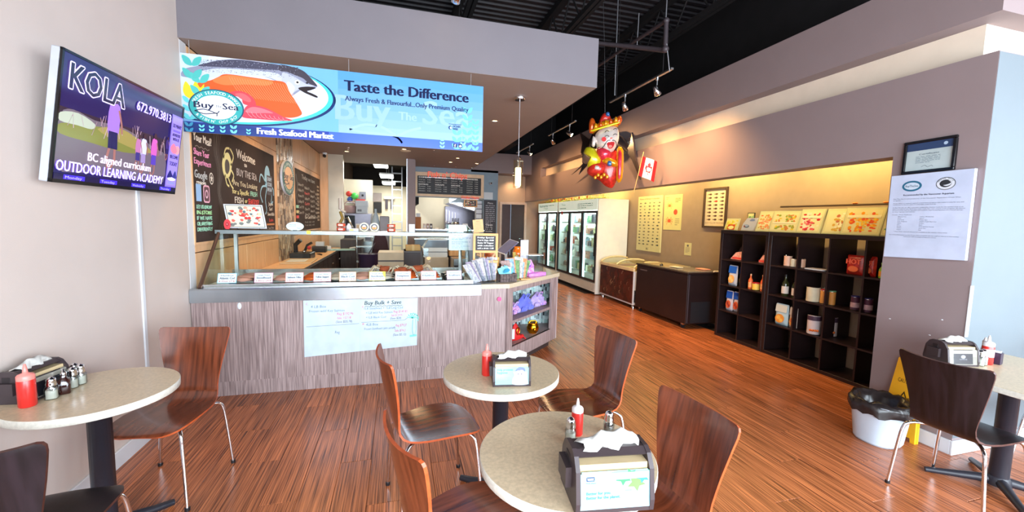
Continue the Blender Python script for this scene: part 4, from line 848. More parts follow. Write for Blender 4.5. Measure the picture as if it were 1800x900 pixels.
# ================================================================== KITCHEN OPENING
def fluor(x, y, z, s, lab):
    t = thing('fluorescent_light', lab, 'ceiling light', (x, y, z), 0, 'fluorescent kitchen lights'); part(M().box(-.2*s, -.5, .02, .2*s, .5, .07), 'housing', m_white, t)
    part(M().bbox(-.19*s, -.48, -.02, .19*s, .48, .02, .008), 'diffuser', mat('fluor_glow', (250, 255, 246), emit=9), t)
    for yy in (-.4, .4): part(M().tube([(0, yy, .07), (0, yy, 3.55-z)], .005, 5), 'hanging_rod', m_wire, t)
    area('kitchen_fluorescent', (x, y, z-.04), (x, y, 0), .4, .9, 34, (1, .97, .9))
fluor(-.47, 12.6, 3.08, 1, 'nearest of the three fluorescent kitchen lights'); fluor(-.35, 14.5, 2.95, 1.1, 'middle fluorescent kitchen light'); fluor(-.32, 16.3, 2.86, 1.2, 'farthest fluorescent kitchen light')
area('kitchen_fluorescent', (1.4, 12.9, 3.0), (1.4, 12.9, 0), .6, 1.0, 40, (1, .95, .85))
t = thing('ladder', 'aluminium ladder leaning against the back kitchen wall', 'ladder', (-.02, 15.5, 0))
for x in (-.17, .17): part(M().box(x-.02, -.03, 0, x+.02, .03, 3.4), 'rail', m_alu, t)
for k in range(11): part(M().box(-.15, -.02, .25+.29*k, .15, .02, .29+.29*k), 'rung', m_alu, t)
t = thing('kitchen_fridge', 'steel fridge carrying boxes inside the kitchen', 'fridge', (-1.08, 12.65, 0)); part(M().bbox(-.38, -.32, 0, .38, .32, 1.68, .01), 'body', mat('steel_dull', (150, 146, 158), .35, metal=.7), t); part(M().box(.34, -.34, .1, .38, -.32, 1.66), 'door_edge', m_white, t); part(M().box(-.38, -.34, .1, -.08, -.32, 1.62), 'door', m_dark, t)
boxthing('file_box', 'white lidded file box on the kitchen fridge', 'box', -1.13, 12.35, 1.685, -.83, 12.65, 1.98, m_white, lambda t, w, d, h: (part(M().bbox(-w-.015, -d-.015, h-.10, w+.015, d+.015, h+.06, .004), 'lid', m_white, t), [part(M().box(-w+.04+.028*k, -d-.002, .05, -w+.058+.028*k, -d, .11), 'barcode_bar', m_dark, t) for k in range(4)]))
t = thing('tote_basket', 'pinkish handled basket left of the white file box', 'basket', (-1.31, 12.5, 1.685)); part(M().lathe([(.13, 0), (.16, .02), (.17, .2), (.15, .21)], n=14), 'basket', mat('basket_pink', (186, 150, 146), .7), t); part(M().tube([(.15*math.cos(a), 0, .2+.14*math.sin(a)) for a in [k*PI/8 for k in range(9)]], .014, 6), 'handle', mat('basket_pink', ), t)
for x, z, r, c, lab in ((-1.36, 2.24, .08, (206, 60, 50), 'red ball on the kitchen shelf'), (-1.33, 2.08, .08, (50, 90, 160), 'blue ball on the kitchen shelf'), (-1.2, 2.18, .10, (80, 200, 90), 'green ball on the kitchen shelf')):
    tag(part(M().sphere((x, 12.75, z), r, 14, 9), 'toy_ball', mat('ball_%d' % c[0], c, .35)), lab, 'ball')
tag(part(M().bbox(-1.45, 12.6, 1.97, -1.0, 12.96, 2.0, .003), 'kitchen_shelf', m_white), 'white shelf board holding the coloured balls', 'shelf')
boxthing('red_carton', 'red and white carton on the kitchen shelf', 'box', -1.16, 12.62, 2.0, -.92, 12.9, 2.09, mat('carton_red', (190, 60, 54)), lambda t, w, d, h: part(M().box(-w, -d-.002, .02, w, -d, .045), 'stripe', m_white, t))
boxthing('grey_carton', 'grey carton with a dark mark behind the green ball', 'box', -1.08, 12.82, 2.1, -.9, 12.95, 2.32, mat('carton_grey', (140, 146, 160)), lambda t, w, d, h: part(M().box(-.03, -d-.002, .08, .03, -d, .14), 'mark', m_dark, t))
t = thing('wall_phone', 'tool rack with two hanging ladles on the kitchen wall', 'rack', (-.33, 17.44, 2.32))
t['label'] = 'white wall rack with two hanging utensils in the kitchen'; t.name = 'utensil_rack'
part(M().box(-.2, -.08, 0, .2, .05, .1), 'rack', m_white, t)
for x in (-.1, .1): part(M().box(x-.05, -.04, -.4, x+.05, 0, -.02), 'utensil', m_dgrey, t)
boxthing('wall_notice_board', 'grey notice over a dark window on the far kitchen wall', 'board', -.98, 17.4, 2.2, -.62, 17.49, 2.55, mat('notice_grey', (150, 140, 140)), lambda t, w, d, h: part(M().box(-w+.05, -d, -.45, w, -d+.02, -.02), 'dark_pane', m_dark, t))
t = thing('bottle_water', 'tall pale plastic stand behind the case by the steel fridge', 'stand', (-.55, 11.2, 0)); t.name = 'plastic_stand'
part(M().lathe([(.12, 0), (.13, 1.3), (.07, 1.62), (.03, 1.7), (.03, 1.8)], n=14), 'column', mat('plastic_pale', (190, 206, 214), .25), t); part(M().bbox(.1, -.12, .6, .34, .1, 1.62, .02), 'side_unit', mat('unit_grey', (160, 158, 164)), t)
t = thing('kitchen_mixer', 'steel and black kitchen mixer left inside the opening', 'appliance', (-1.3, 10.9, 0)); part(M().bbox(-.2, -.2, 0, .25, .2, 1.1, .01), 'stand', m_dgrey, t); part(M().bbox(-.12, -.15, 1.1, .05, .15, 1.55, .02), 'column', m_dark, t); part(M().tube([(.0, -.1, 1.5), (.12, -.12, 1.56), (.24, -.14, 1.3)], .03, 8), 'arm', m_steel, t); part(M().lathe([(.05, 0), (.1, .1), (.11, .2)], .16, -.14, 14, 1.12), 'bowl', m_chrome, t)
boxthing('paper_stack', 'stack of white paper bags standing behind the case', 'papers', -.98, 10.6, 1.0, -.78, 10.8, 1.42, m_paper, lambda t, w, d, h: part(M().box(-w+.02, -d-.003, .02, -.02, -d, h-.03), 'bag_fold', mat('bag_tan', (200, 180, 150)), t))
boxthing('kitchen_bench', 'steel bench inside the kitchen opening', 'bench', -1.04, 10.5, 0, -.3, 11.0, .995, m_steel, lambda t, w, d, h: part(M().box(-w, -d-.003, .1, w, -d, .7), 'front', m_dgrey, t))
t = thing('squirt_bottle', 'hanging yellow and white tubes on the steel sheet', 'tube', (-1.27, 10.15, 1.4)); t.name = 'hanging_tubes'
part(M().tube([(0, 0, .6), (.0, -.02, .35)], .035, 8), 'white_tube', m_white, t); part(M().tube([(.0, -.01, .3), (.05, -.03, .15), (-.02, -.03, 0)], .03, 8), 'olive_tube', mat('olive', (160, 140, 70)), t); part(M().tube([(0.02, -.01, .33), (.12, -.05, .28)], .03, 8), 'arm', m_white, t)

# ================================================================== SERVING WINDOW AND MENU
t = thing('menu_board', 'framed fish and chips menu chalkboard above the serving window', 'menu board', (.44, 11.6, 2.19))
m = M(); w, h = 1.93, .66
for a in ((0, 0, w, .07), (0, h-.10, w, h), (0, .07, .08, h-.10), (w-.08, .07, w, h-.10)): m.box(a[0], -.03, a[1], a[2], 0, a[3])
part(m, 'frame', mat('pale_oak', (226, 196, 160), .5, var=.05), t); part(M().box(.08, -.015, .07, w-.08, 0, h-.10), 'slate', mat('slate_black', (26, 22, 24), .5), t)
A = Art((.08, -.015, .07), (1, 0, 0), (0, 0, 1), lift=.001)
for k, hd in enumerate(('COMBOS', 'BURGERS', 'FISH & CHIPS', 'SEAFOOD DEAL')):
    A.text(hd, .04+.44*k, .43, .04, (240, 236, 226), 1, w=.32, bold=.003)
    for r in range(6):
        if r == 2 and k < 3: A.text(('EXTRAS', 'WRAPS', 'SIDES')[k], .04+.44*k, .39-.06*r-.03, .035, (240, 236, 226), 1, w=.25, bold=.002); continue
        A.text(('Cod 1pc', 'Halibut', 'Salmon', 'Prawns', 'Chowder', 'Onion')[(r+k) % 6], .04+.44*k, .37-.06*r, .024, (226, 222, 210), 1, w=.17); A.text('9.50', .27+.44*k, .37-.06*r, .024, (226, 222, 210), 1, w=.09)
A.done('lettering', INK, t)
mne = mat('neon_red', (236, 84, 56), .4, emit=.5)
def letters(s, name, lab, x, y, z, h, w):
    t = thing(name, lab, 'sign', (x, y, z)); vs, fs = textmesh(s); kx = w/max(v[0] for v in vs); k = h/.7; xx = .0
    A = Art((0, 0, 0), (1, 0, 0), (0, 0, 1)); 
    m = M(); n = len(vs); m.v = [(a*kx, -.02, b*k) for a, b in vs]+[(a*kx, 0, b*k) for a, b in vs]
    ed = {}
    for f in fs:
        for i in range(len(f)):
            e = (f[i], f[(i+1) % len(f)]); ed[e] = 1
    m.f = [tuple(f) for f in fs]+[tuple(i+n for i in reversed(f)) for f in fs]+[(b, a, a+n, b+n) for a, b in ed if (b, a) not in ed]
    m.mi = [0]*len(m.f); m.sm = [False]*len(m.f); part(m, 'letters', mne, t); part(M().box(0, 0, -.005, w, .008, .003), 'rail', m_alu, t); return t
letters('Fish n\' Chips', 'neon_sign', 'red Fish n\' Chips lettering across the top of the menu', .78, 11.53, 2.71, .16, 1.10)
letters('Order Here', 'neon_sign', 'small red Order Here lettering under the menu', 1.72, 11.53, 2.155, .09, .50)
t = thing('picture_menu', 'small wooden framed food picture hanging in the serving window', 'picture', (1.80, 11.52, 1.93)); part(M().box(0, 0, 0, .38, .02, .22), 'frame', m_wood, t); A = Art((0, 0, 0), (1, 0, 0), (0, 0, 1)); A.rect(.03, .03, .35, .19, (50, 34, 30)); rr = random.Random(4)
for k in range(24): A.ell(rr.uniform(.05, .33), rr.uniform(.05, .17), .018, .013, rr.choice(((190, 90, 60), (120, 150, 70), (220, 200, 160), (150, 50, 40))), 1+k*.05, 8)
A.done('picture', INK, t)
t = thing('slate_menu', 'tall narrow slate menu on the blue wall right of the window', 'chalkboard', (2.385, 11.6, 1.18)); part(M().box(0, -.015, 0, .37, 0, .97), 'slate', mat('slate_grey', (56, 56, 64), .6), t); A = Art((0, -.015, 0), (1, 0, 0), (0, 0, 1), lift=.001); A.text('Menu', .185, .86, .05, (220, 220, 224), w=.15, al='c')
A.lines(.05, .80, .28, 10, .055, .02, (150, 150, 160), seed=9, seg=3); A.text('Open', .06, .24, .045, (236, 236, 240), w=.2, bold=.002)
for r in range(3): A.text(('Mon - Sat', '11 - 7', 'Sunday')[r], .06, .18-.06*r, .03, (236, 236, 240), w=.2)
A.done('chalk_text', INK, t)
tag(part(M().box(2.38, 11.585, 2.17, 2.64, 11.598, 2.37), 'paper_notice', m_paper), 'blank white sheet above the tall slate menu', 'notice')
tag(part(M().sphere((2.63, 11.58, .98), .035, 10, 6), 'door_bell', m_white), 'round white button on the blue wall below the slate menu', 'button')
# kitchen beyond the serving window
t = thing('cooker_hood', 'stainless cooker hood slanting over the fryers', 'hood', (1.45, 12.1, 1.80))
b = M(); b.add([(0, .0, .42), (.35, 0, .44), (.0, 1.5, .42), (1.3, 1.5, .44), (.0, 0, .26), (1.35, -.1, -.12), (0, 1.5, .26), (1.35, 1.5, -.12), (1.35, -.1, .30), (1.35, 1.5, .30)], [(0, 4, 5, 8, 1), (4, 6, 7, 5), (1, 8, 9, 3), (0, 2, 6, 4), (5, 7, 9, 8)]); part(b, 'canopy', m_steel, t)
part(M().tube([(.0, -.02, .25), (1.35, -.12, -.13)], .02, 6), 'lip', m_chrome, t)
tag(part(M().bbox(1.5, 13.6, .8, 2.6, 13.9, 2.0, .01), 'steel_backsplash', mat('steel_dull', ())), 'stainless splashback under the hood', 'panel')
for k in range(4):
    t = thing('ladle', ('first ladle from the left', 'second ladle from the left', 'third ladle from the left', 'ladle nearest the jar')[k]+' hanging under the hood', 'utensil', (1.42+.09*k, 12.5, 1.86-.03*k), 0, 'ladles hanging under the hood'); part(M().tube([(0, 0, 0), (0, 0, -.33)], .008, 6), 'handle', m_chrome, t); part(M().sphere((0, 0, -.37), .04, 10, 6, (1, 1, .6)), 'bowl', m_chrome, t)
t = thing('utensil_jar', 'steel pot of dark utensils on the serving sill', 'jar', (1.58, 11.63, 1.292)); part(M().lathe([(.10, 0), (.11, .01), (.11, .2), (.10, .21)], n=16), 'pot', m_steel, t)
for k in range(5): part(M().tube([(-.07+.035*k, 0, .15), (-.09+.045*k, .0, .32)], .012, 6), 'utensil_handle', m_dark, t)
boxthing('takeout_bag', 'brown takeout bag at the left end of the serving sill', 'bag', .46, 11.54, 1.292, .62, 11.68, 1.62, mat('kraft_brown', (156, 100, 60), .7), lambda t, w, d, h: part(M().box(-.05, -.02, h, .06, .02, h+.1), 'receipt', m_paper, t))
for k, c in enumerate(((206, 190, 180), (150, 120, 120), (70, 60, 66))): boxthing('recipe_box', ('pale', 'mauve', 'black')[k]+' upright box on the serving sill by the brown bag', 'box', .68+.09*k, 11.56, 1.292, .75+.09*k, 11.66, 1.44, mat('rbox%d' % k, c), lambda t, w, d, h: part(M().box(-.02, -d-.002, .04, .02, -d, .1), 'print', m_paper, t))
tag(part(M().lathe([(.12, 0), (.14, .02), (.0, .05)], 1.05, 11.63, 16, 1.292), 'bread_plate', m_cream), 'low cream dish on the serving sill', 'dish')
t = thing('condiment_caddy', 'glass jars in a caddy on the serving sill', 'caddy', (1.38, 11.6, 1.292)); part(M().box(-.1, -.06, 0, .08, .06, .02), 'base', m_steel, t)
for k in range(3): part(M().cyl(-.06+.06*k, 0, .02, .14, .025, 12), 'jar', pane('jar_glass', (220, 230, 226), .15), t); part(M().cyl(-.06+.06*k, 0, .14, .165, .026, 12), 'lid', m_dark, t)
boxthing('dish_rack', 'white cartons stacked at the right of the serving window', 'boxes', 2.2, 11.76, 1.5, 2.36, 12.0, 2.12, m_white, lambda t, w, d, h: [part(M().box(-w-.01, -d-.01, .14*k+.1, w+.01, -d, .14*k+.12), 'gap', m_dgrey, t) for k in range(4)])
boxthing('carton_stand', 'steel stand carrying the white cartons', 'stand', 2.18, 11.75, 0, 2.38, 12.02, 1.495, m_steel, lambda t, w, d, h: part(M().box(-w, -d-.004, 1.3, w, -d, 1.34), 'rail', m_white, t))
boxthing('white_tub', 'white tub on the serving sill', 'tub', 1.78, 11.55, 1.292, 1.92, 11.66, 1.46, m_white, lambda t, w, d, h: part(M().box(w+.01, -d, 0, w+.12, d, .1), 'black_holder', m_dark, t))
# ================================================================== END CABINET (angled)
ec = thing('end_cabinet', 'angled end cabinet with open shelves and a pale worktop', 'cabinet', (.81, 4.0, 0))
P0, P1, P2, P3 = (.002, .01), (.285, .01), (1.145, .79), (1.145, 1.6)
outl = [P0, P1, P2, P3, (.002, 1.6)]
def inset(pts, d):  # move the visible edges outward by d
    o = []; n = len(pts)
    for i, p in enumerate(pts):
        a, b = Vector(pts[i-1]), Vector(pts[(i+1) % n]); p = Vector(p); e1 = (p-a).normalized(); e2 = (b-p).normalized()
        n1 = Vector((e1.y, -e1.x)); n2 = Vector((e2.y, -e2.x)); k = (n1+n2); o.append(tuple(p+k*(d/(1+n1.dot(n2)))))
    return o
top = inset(outl, .02); top[0] = (.002, top[0][1]); top[-1] = (.002, 1.6)
part(M().prism(top, .90, .945, 'z'), 'worktop', mat('pale_worktop', (200, 184, 156), .25, var=.05, vs=60), ec)
part(M().bbox(.002, .01, .0, .262, .03, .90, .001), 'front_panel', m_walnut, ec)
d = (Vector(P2)-Vector(P1)); Ld = d.length; ang = math.atan2(d.y, d.x)
def onface(s0, z0, s1, z1, dep=.02, off=0):
    m = M(); m.T = Matrix.Translation((P1[0], P1[1], 0)) @ Matrix.Rotation(ang, 4, 'Z'); m.bbox(s0*Ld, off, z0, s1*Ld, off+dep, z1, .001); return m
part(onface(0, .10, .085, .90, .03), 'stile', m_walnut, ec); part(onface(.868, .10, 1.0, .90, .03), 'stile', m_walnut, ec)
part(onface(.085, .845, .868, .90, .03), 'rail', m_walnut, ec); part(onface(.085, .10, .868, .25, .03), 'rail', m_walnut, ec)
part(M().prism([(.03, .05), P1[0:1]+(.03,), (1.10, .76), (1.10, 1.0), (.03, 1.0)], .225, .25, 'z'), 'bottom_board', m_walnut, ec)
part(M().prism([(.26, .03), (.30, .03), (1.10, .76), (1.10, .98), (.26, .98)], .505, .535, 'z'), 'shelf', m_walnut, ec)
part(M().box(1.12, .78, .10, 1.145, 1.6, .90), 'side_panel', m_walnut, ec); part(M().box(.262, .03, .10, .275, .98, .90), 'divider', m_walnut, ec)
part(M().prism([(.03, .08), (.25, .08), (1.06, .82), (1.06, 1.55), (.03, 1.55)], 0, .10, 'z'), 'kick', mat('kick_dark', (60, 46, 44), .6), ec)
part(M().box(.275, .985, .10, 1.12, 1.0, .90), 'back_board', mat('grout_pale', (150, 156, 156), .8), ec)
m = M(); rr = random.Random(8); x = .276
while x < 1.115:
    z = .25-rr.random()*.05
    while z < .895:
        h = .048; m.cur = rr.choice((0, 0, 0, 1, 1, 2, 3)); m.box(x+.0015, .977, max(z, .25)+.002, x+.0215, .986, min(z+h, .898)); z += h
    x += .0235
o = part(m, 'glass_mosaic', [mat('tile_white', (206, 226, 226), .15), mat('tile_grey', (150, 166, 170), .15), mat('tile_dark', (66, 72, 76), .15), mat('tile_mint', (170, 210, 206), .15)], ec); o['kind'] = 'stuff'
tag(part(M().prism(circ(1.0, .79, .022, .022, 12), 3.9945, 4.0085, 'y'), 'pink_sticker', mat('sticker_pink', (226, 80, 130))), 'small pink sticker on the front of the angled end cabinet', 'sticker')
def lump(name, lab, cat, x, y, z, pts, t, mm, rz=.75, k=5, wob=.008, tilt=0):
    th = thing(name, lab, cat, (x, y, z), rz); part(M().puff(smooth_closed([(*p, 0) for p in pts], 4), t, k, frame=lambda a, b, c: (a, c, b), wob=wob), 'bag', mm, th); return th
ZB = .537
def cloth(name, lab, x, y, cols, s=1.0, rz=.7, hz=.17):
    t = thing(name, lab, 'bag', (x, y, ZB), rz)
    part(M().puff(smooth_closed([(-.13*s, .0, 0), (-.12*s, hz*.6, 0), (-.04*s, hz*.85, 0), (.0, hz, 0), (.06*s, hz*.75, 0), (.13*s, hz*.6, 0), (.12*s, .0, 0)], 3), .06, 5, frame=lambda a, b, c: (a, c, b+.0), wob=.012), 'bundle', cols[0], t)
    for k in range(3): part(M().puff(smooth_closed([(-.05*s, 0, 0), (-.03*s, .05, 0), (.04*s, .05, 0), (.05*s, .0, 0)], 3), .03, 4, frame=lambda a, b, c: (a+(-.07+.07*k)*s, c-.055, b+.02+.035*(k % 2)), wob=.006), 'fold', cols[k % len(cols)], t)
    part(M().tube([(-.05, -.04, hz*.7), (-.03, -.07, hz*1.02), (.02, -.07, hz*1.0), (.03, -.04, hz*.7)], .008, 6), 'strap', cols[-1], t); return t
mbag = mat('fabric_periwinkle', (96, 104, 206), .8, var=.15, vs=12, bump=.4, bs=12, sheen=.3); mlil = mat('fabric_lilac', (172, 150, 206), .8, var=.2, vs=30, sheen=.3); mpat = mat('fabric_pattern', (206, 150, 186), .8, c2=(126, 110, 190), vs=45); mred = mat('fabric_red', (206, 30, 30), .7, var=.15, vs=10, bump=.3, bs=15)
cloth('fabric_bag', 'periwinkle blue folded tote bag on the upper shelf', 1.42, 4.50, (mbag, mbag, mbag), 1.05, .7, .21); cloth('fabric_bag', 'lilac printed tote bag behind the blue one on the upper shelf', 1.66, 4.72, (mlil, mlil, mpat), .95, .6, .19); cloth('fabric_bag', 'pink patterned tote bag at the left of the upper shelf', 1.24, 4.36, (mpat, mpat, mlil), .62, .9, .15)
tag(part(M().box(1.13, 4.30, ZB, 1.20, 4.31, ZB+.13), 'folded_card', m_paper), 'white folded card at the left of the upper cabinet shelf', 'card')
# gold pot and red net bag on the lower shelf
t = thing('gold_pot', 'shiny gold pot with a handle on the lower cabinet shelf', 'pot', (1.56, 4.56, .252)); mg = mat('gold', (226, 160, 30), .15, metal=1, var=.05)
part(M().lathe([(.045, 0), (.068, .03), (.075, .07), (.062, .11), (.055, .12), (.062, .13)], n=20), 'body', mg, t); part(M().tube([(-.055, 0, .12), (-.03, 0, .15), (.03, 0, .15), (.055, 0, .12)], .008, 6), 'handle', mg, t); part(M().sphere((.0, -.07, .06), .022, 8, 6), 'boss', mg, t)
t = thing('red_net_bag', 'red mesh bag with a gold ring slumped on the lower cabinet shelf', 'bag', (1.28, 4.33, .252), .6)
part(M().puff(smooth_closed([(-.07, 0, 0), (-.06, .12, 0), (-.02, .19, 0), (.03, .16, 0), (.04, .06, 0), (.13, .04, 0), (.14, .0, 0)], 3), .045, 5, c=(.0, .05), frame=lambda a, b, c: (a, c, b), wob=.006), 'net', mred, t)
part(M().tube([(-.015+.025*math.cos(a), -.05, .11+.04*math.sin(a)) for a in [k*PI/6 for k in range(12)]], .006, 6, closed=True), 'ring', mg, t)
for k in range(6): part(M().tube([(.03, -.02, .05), (.08+.012*k, -.05+.02*k, .03), (.11+.01*k, -.06+.022*k, .0)], .006, 5), 'tassel', mred, t)
tag(part(M().box(1.16, 4.20, .30, 1.23, 4.206, .41), 'price_tag', m_paper), 'white tag behind the red mesh bag', 'tag')
# ------------------------------------------------ things on the end worktop
ZW = .947
t = thing('easel_board', 'wooden easel chalkboard with a handwritten daily special', 'easel', (.80, 4.22, ZW), -.12); mm = mat('pine', (214, 160, 96), .5, var=.08, vs=20)
part(M().box(-.04, -.03, 0, -.018, -.008, .50), 'leg', mm, t, 'lit front leg'); part(M().box(.20, .0, .0, .222, .022, .50), 'leg', mm, t); part(M().tube([(.08, .03, .48), (.08, .28, 0)], .01, 6), 'leg', mm, t)
b = M()
for a in ((-.04, .30, .222, .325), (-.04, .48, .222, .505), (-.04, .325, -.015, .48), (.197, .325, .222, .48)): b.box(a[0], -.012, a[1], a[2], .01, a[3])
part(b, 'frame', mm, t); part(M().box(-.015, -.004, .325, .197, .004, .48), 'slate', mat('slate_black', ()), t); part(M().box(-.04, -.05, .20, .222, .01, .225), 'ledge', mm, t)
A = Art((-.015, -.004, .325), (1, 0, 0), (0, 0, 1)); 
for k, s in enumerate(('Friday Special', 'Cod & Chips 10.00', 'Snake \'N\' Pepper', 'with coleslaw', 'add a drink 1.00')): A.text(s, .106, .128-.028*k, .016, (236, 232, 226), w=.17, al='c', bold=.0006, shear=.1)
A.done('chalk_text', INK, t)
t = thing('kraft_menu', 'brown kraft paper menu clipped above the easel board', 'menu', (.83, 4.30, 1.455)); t.rotation_euler = (.05, -.12, 0); part(M().box(-.05, 0, 0, .06, .003, .14), 'sheet', mat('kraft_light', (206, 168, 116), .7), t); A = Art((-.05, 0, 0), (1, 0, 0), (0, 0, 1)); A.text('MENU', .055, .115, .01, (110, 80, 50), w=.04, al='c'); A.lines(.02, .10, .07, 6, .014, .003, (150, 116, 80), seed=3); A.done('lettering', INK, t)
part(M().box(-.006, .003, -.45, .006, .012, .02), 'stem', mm, t)
# shell-like orange fish ornament
t = thing('shell_ornament', 'large ribbed orange brown shell ornament behind the brochures', 'ornament', (1.06, 4.75, 1.10)); mor = mat('orange_shell', (170, 66, 30), .5, c2=(206, 110, 60), vs=30, stretch=(1, 1, 8))
part(M().tube([(-.09, 0, .30), (-.03, 0, .20), (.02, 0, .08), (-.01, 0, -.02), (-.08, 0, -.08)], [.012, .05, .08, .075, .02], 12), 'shell', mor, t)
for k in range(7): part(M().tube([(-.07+.015*k, -.04-.006*k, .25-.045*k), (.02+.006*k, -.075, .24-.045*k)], .006, 5), 'rib', mor, t)
part(M().box(-.1, -.1, -.155, .12, .1, -.02), 'stand', mat('crate_dark', (80, 60, 54)), t)
t = thing('driftwood', 'pale driftwood branches lying beside the easel board', 'branch', (.93, 4.50, ZW)); 
for p in (((-.08, 0, .26), (.05, .02, .20), (.12, 0, .14)), ((-.10, .02, .36), (-.02, 0, .24), (.04, 0, .16)), ((0, 0, .14), (.08, -.02, .2), (.14, 0, .28)), ((0, 0, 0), (.01, 0, .2))): part(M().tube(p, .016, 6), 'branch', mat('driftwood', (206, 166, 126), .7, var=.15), t)
# brochure rack
t = thing('brochure_rack', 'clear rack packed with leaning white brochures', 'brochure rack', (.93, 4.12, ZW), .25)
part(M().add([(-.12, -.06, .002), (.07, -.06, .002), (.07, -.06, .08), (-.12, -.06, .08)], [(0, 1, 2, 3)]).box(-.12, -.06, 0, .07, .1, .004), 'rack', pane('clear_acrylic', (232, 238, 240), .12), t)
rr = random.Random(21)
for k in range(15):
    b = M(); b.T = Matrix.Translation((-.135+.0155*k, -.035+.008*(k % 3)+.004*k, .018)) @ Matrix.Rotation(-.55+.04*k+rr.uniform(-.05, .05), 4, 'Y') @ Matrix.Rotation(.5+rr.uniform(-.2, .2), 4, 'Z')
    b.box(0, 0, 0, .0025, .085, rr.uniform(.19, .25)); part(b, 'brochure', mat('brochure_%d' % (k % 4), ((206, 208, 216), (190, 180, 206), (216, 212, 206), (150, 158, 176))[k % 4], .4, var=.25, vs=45), t)
# basket of cards
t = thing('woven_basket', 'dark woven basket filled with turquoise cards', 'basket', (1.115, 4.16, ZW), .22); mbk = mat('dark_weave', (64, 52, 50), .6, c2=(104, 88, 84), vs=45)
b = M(); b.box(-.10, -.045, 0, .10, .045, .006)
for a in ((-.10, -.05, .10, -.042), (-.10, .042, .10, .05), (-.10, -.042, -.093, .042), (.093, -.042, .10, .042)): b.box(a[0], a[1], 0, a[2], a[3], .085)
part(b, 'basket', mbk, t)
for k in range(6):
    for j in range(3): part(M().bbox(-.097+.033*k, -.055, .006+.027*j, -.068+.033*k, -.048-.003*((k+j) % 2), .03+.027*j, .001), 'weave', mbk, t)
for k, (rx, c) in enumerate(((-.25, (130, 206, 220)), (.1, (190, 226, 232)), (.35, (110, 190, 210)))):
    b = M(); b.T = Matrix.Translation((-.02+.02*k, -.02+.02*k, .05)) @ Matrix.Rotation(rx, 4, 'Y') @ Matrix.Rotation(-.35, 4, 'X'); b.box(-.06, 0, 0, .06, .002, .11); o = part(b, 'card', mat('card_%d' % k, c, .4), t)
A = Art((-.08, -.041, .06), (.94, .0, .22), (0, .35, .94)); A.sm([(.03, .03), (.05, .06), (.09, .065), (.11, .04), (.08, .025)], (30, 130, 160), 2); A.done('card_print', INK, t)
# second brochure group
t = thing('magazine_holder', 'holder of mixed coloured magazines beside the basket', 'magazine rack', (1.27, 4.32, ZW), .4)
for k in range(10):
    b = M(); b.T = Matrix.Translation((-.10+.022*k, .01*(k % 2), .004)) @ Matrix.Rotation(-.3+.06*k+rr.uniform(-.08, .08), 4, 'Y') @ Matrix.Rotation(.6, 4, 'Z'); b.box(0, -.04, 0, .004, .06, rr.uniform(.18, .24)); part(b, 'magazine', mat('mag_%d' % (k % 5), ((176, 150, 146), (206, 206, 196), (150, 180, 206), (236, 156, 110), (120, 160, 110))[k % 5], .4, var=.3, vs=40), t)
part(M().box(-.11, -.06, 0, .12, .07, .004), 'base', mm, t)
tag(part(M().box(1.30, 4.24, ZW, 1.42, 4.33, ZW+.012), 'pine_block', mm), 'small flat pine block in front of the magazines', 'block')
t = thing('yellow_note', 'yellow orange folded note standing behind the brochures', 'note', (1.04, 4.45, ZW), -.1); part(M().box(-.06, 0, .13, .06, .003, .23), 'note', mat('note_orange', (240, 180, 90), .6), t); part(M().box(-.05, .0, 0, .05, .06, .13), 'stand', m_dgrey, t); A = Art((-.06, 0, .13), (1, 0, 0), (0, 0, 1)); A.text('FISH', .06, .04, .03, (110, 60, 20), w=.07, al='c'); A.done('lettering', INK, t)
# tablet till, vase, stands
t = thing('tablet_till', 'white tablet on a tilted stand at the back of the worktop', 'tablet', (1.42, 5.3, ZW), .35); b = M(); b.T = Matrix.Translation((0, 0, .29)) @ Matrix.Rotation(-.62, 4, 'Y') @ Matrix.Rotation(.2, 4, 'X'); b.bbox(-.14, -.09, -.008, .14, .09, .008, .004); part(b, 'tablet', m_white, t)
b = M(); b.T = Matrix.Translation((0, 0, .29)) @ Matrix.Rotation(-.62, 4, 'Y') @ Matrix.Rotation(.2, 4, 'X'); b.box(-.125, -.092, -.007, .125, -.08, .012); b.box(-.13, -.08, .008, .13, .08, .0095); part(b, 'screen', mat('tablet_screen', (110, 112, 140), .15), t)
part(M().tube([(0, 0, 0), (0, .03, .18), (0, 0, .28)], .02, 8).cyl(0, 0, 0, .012, .08), 'stand', m_white, t)
t = thing('paper_roll_stand', 'yellow and green paper bundle beside the tablet', 'papers', (1.50, 5.05, ZW), .3); 
for k, c in enumerate(((236, 214, 120), (226, 226, 190), (120, 140, 60))): part(M().tube([(-.04+.02*k, 0, .03), (-.06+.05*k, 0, .24-.04*k)], .022, 7), 'roll', mat('roll_%d' % k, c), t)
part(M().box(-.07, -.05, 0, .06, .05, .03), 'tray', m_white, t)
t = thing('orange_vase', 'amber orange glass vase with a flared rim', 'vase', (1.55, 5.25, ZW)); part(M().lathe([(.04, 0), (.055, .12), (.07, .19), (.06, .25), (.04, .275), (.055, .30), (.052, .30)], n=18), 'vase', mat('amber_glass', (240, 120, 20), .12, var=.15, vs=20, coat=.6), t); part(M().tube([(-.045+0*k, 0, .27) if k == 0 else (.045, 0, .275) for k in range(2)], .01, 6), 'tie', mat('gold', ()), t)
t = thing('acrylic_stand', 'tall clear acrylic sign holder on the end worktop', 'sign holder', (1.50, 4.78, ZW)); part(M().box(-.05, 0, .10, .05, .004, .41), 'holder', mat('acrylic_grey', (176, 176, 190), .15, var=.15, vs=20), t); part(M().box(-.05, -.04, 0, .05, .05, .006).box(-.045, 0, 0, .045, .004, .1), 'foot', pane('clear_acrylic', ), t)
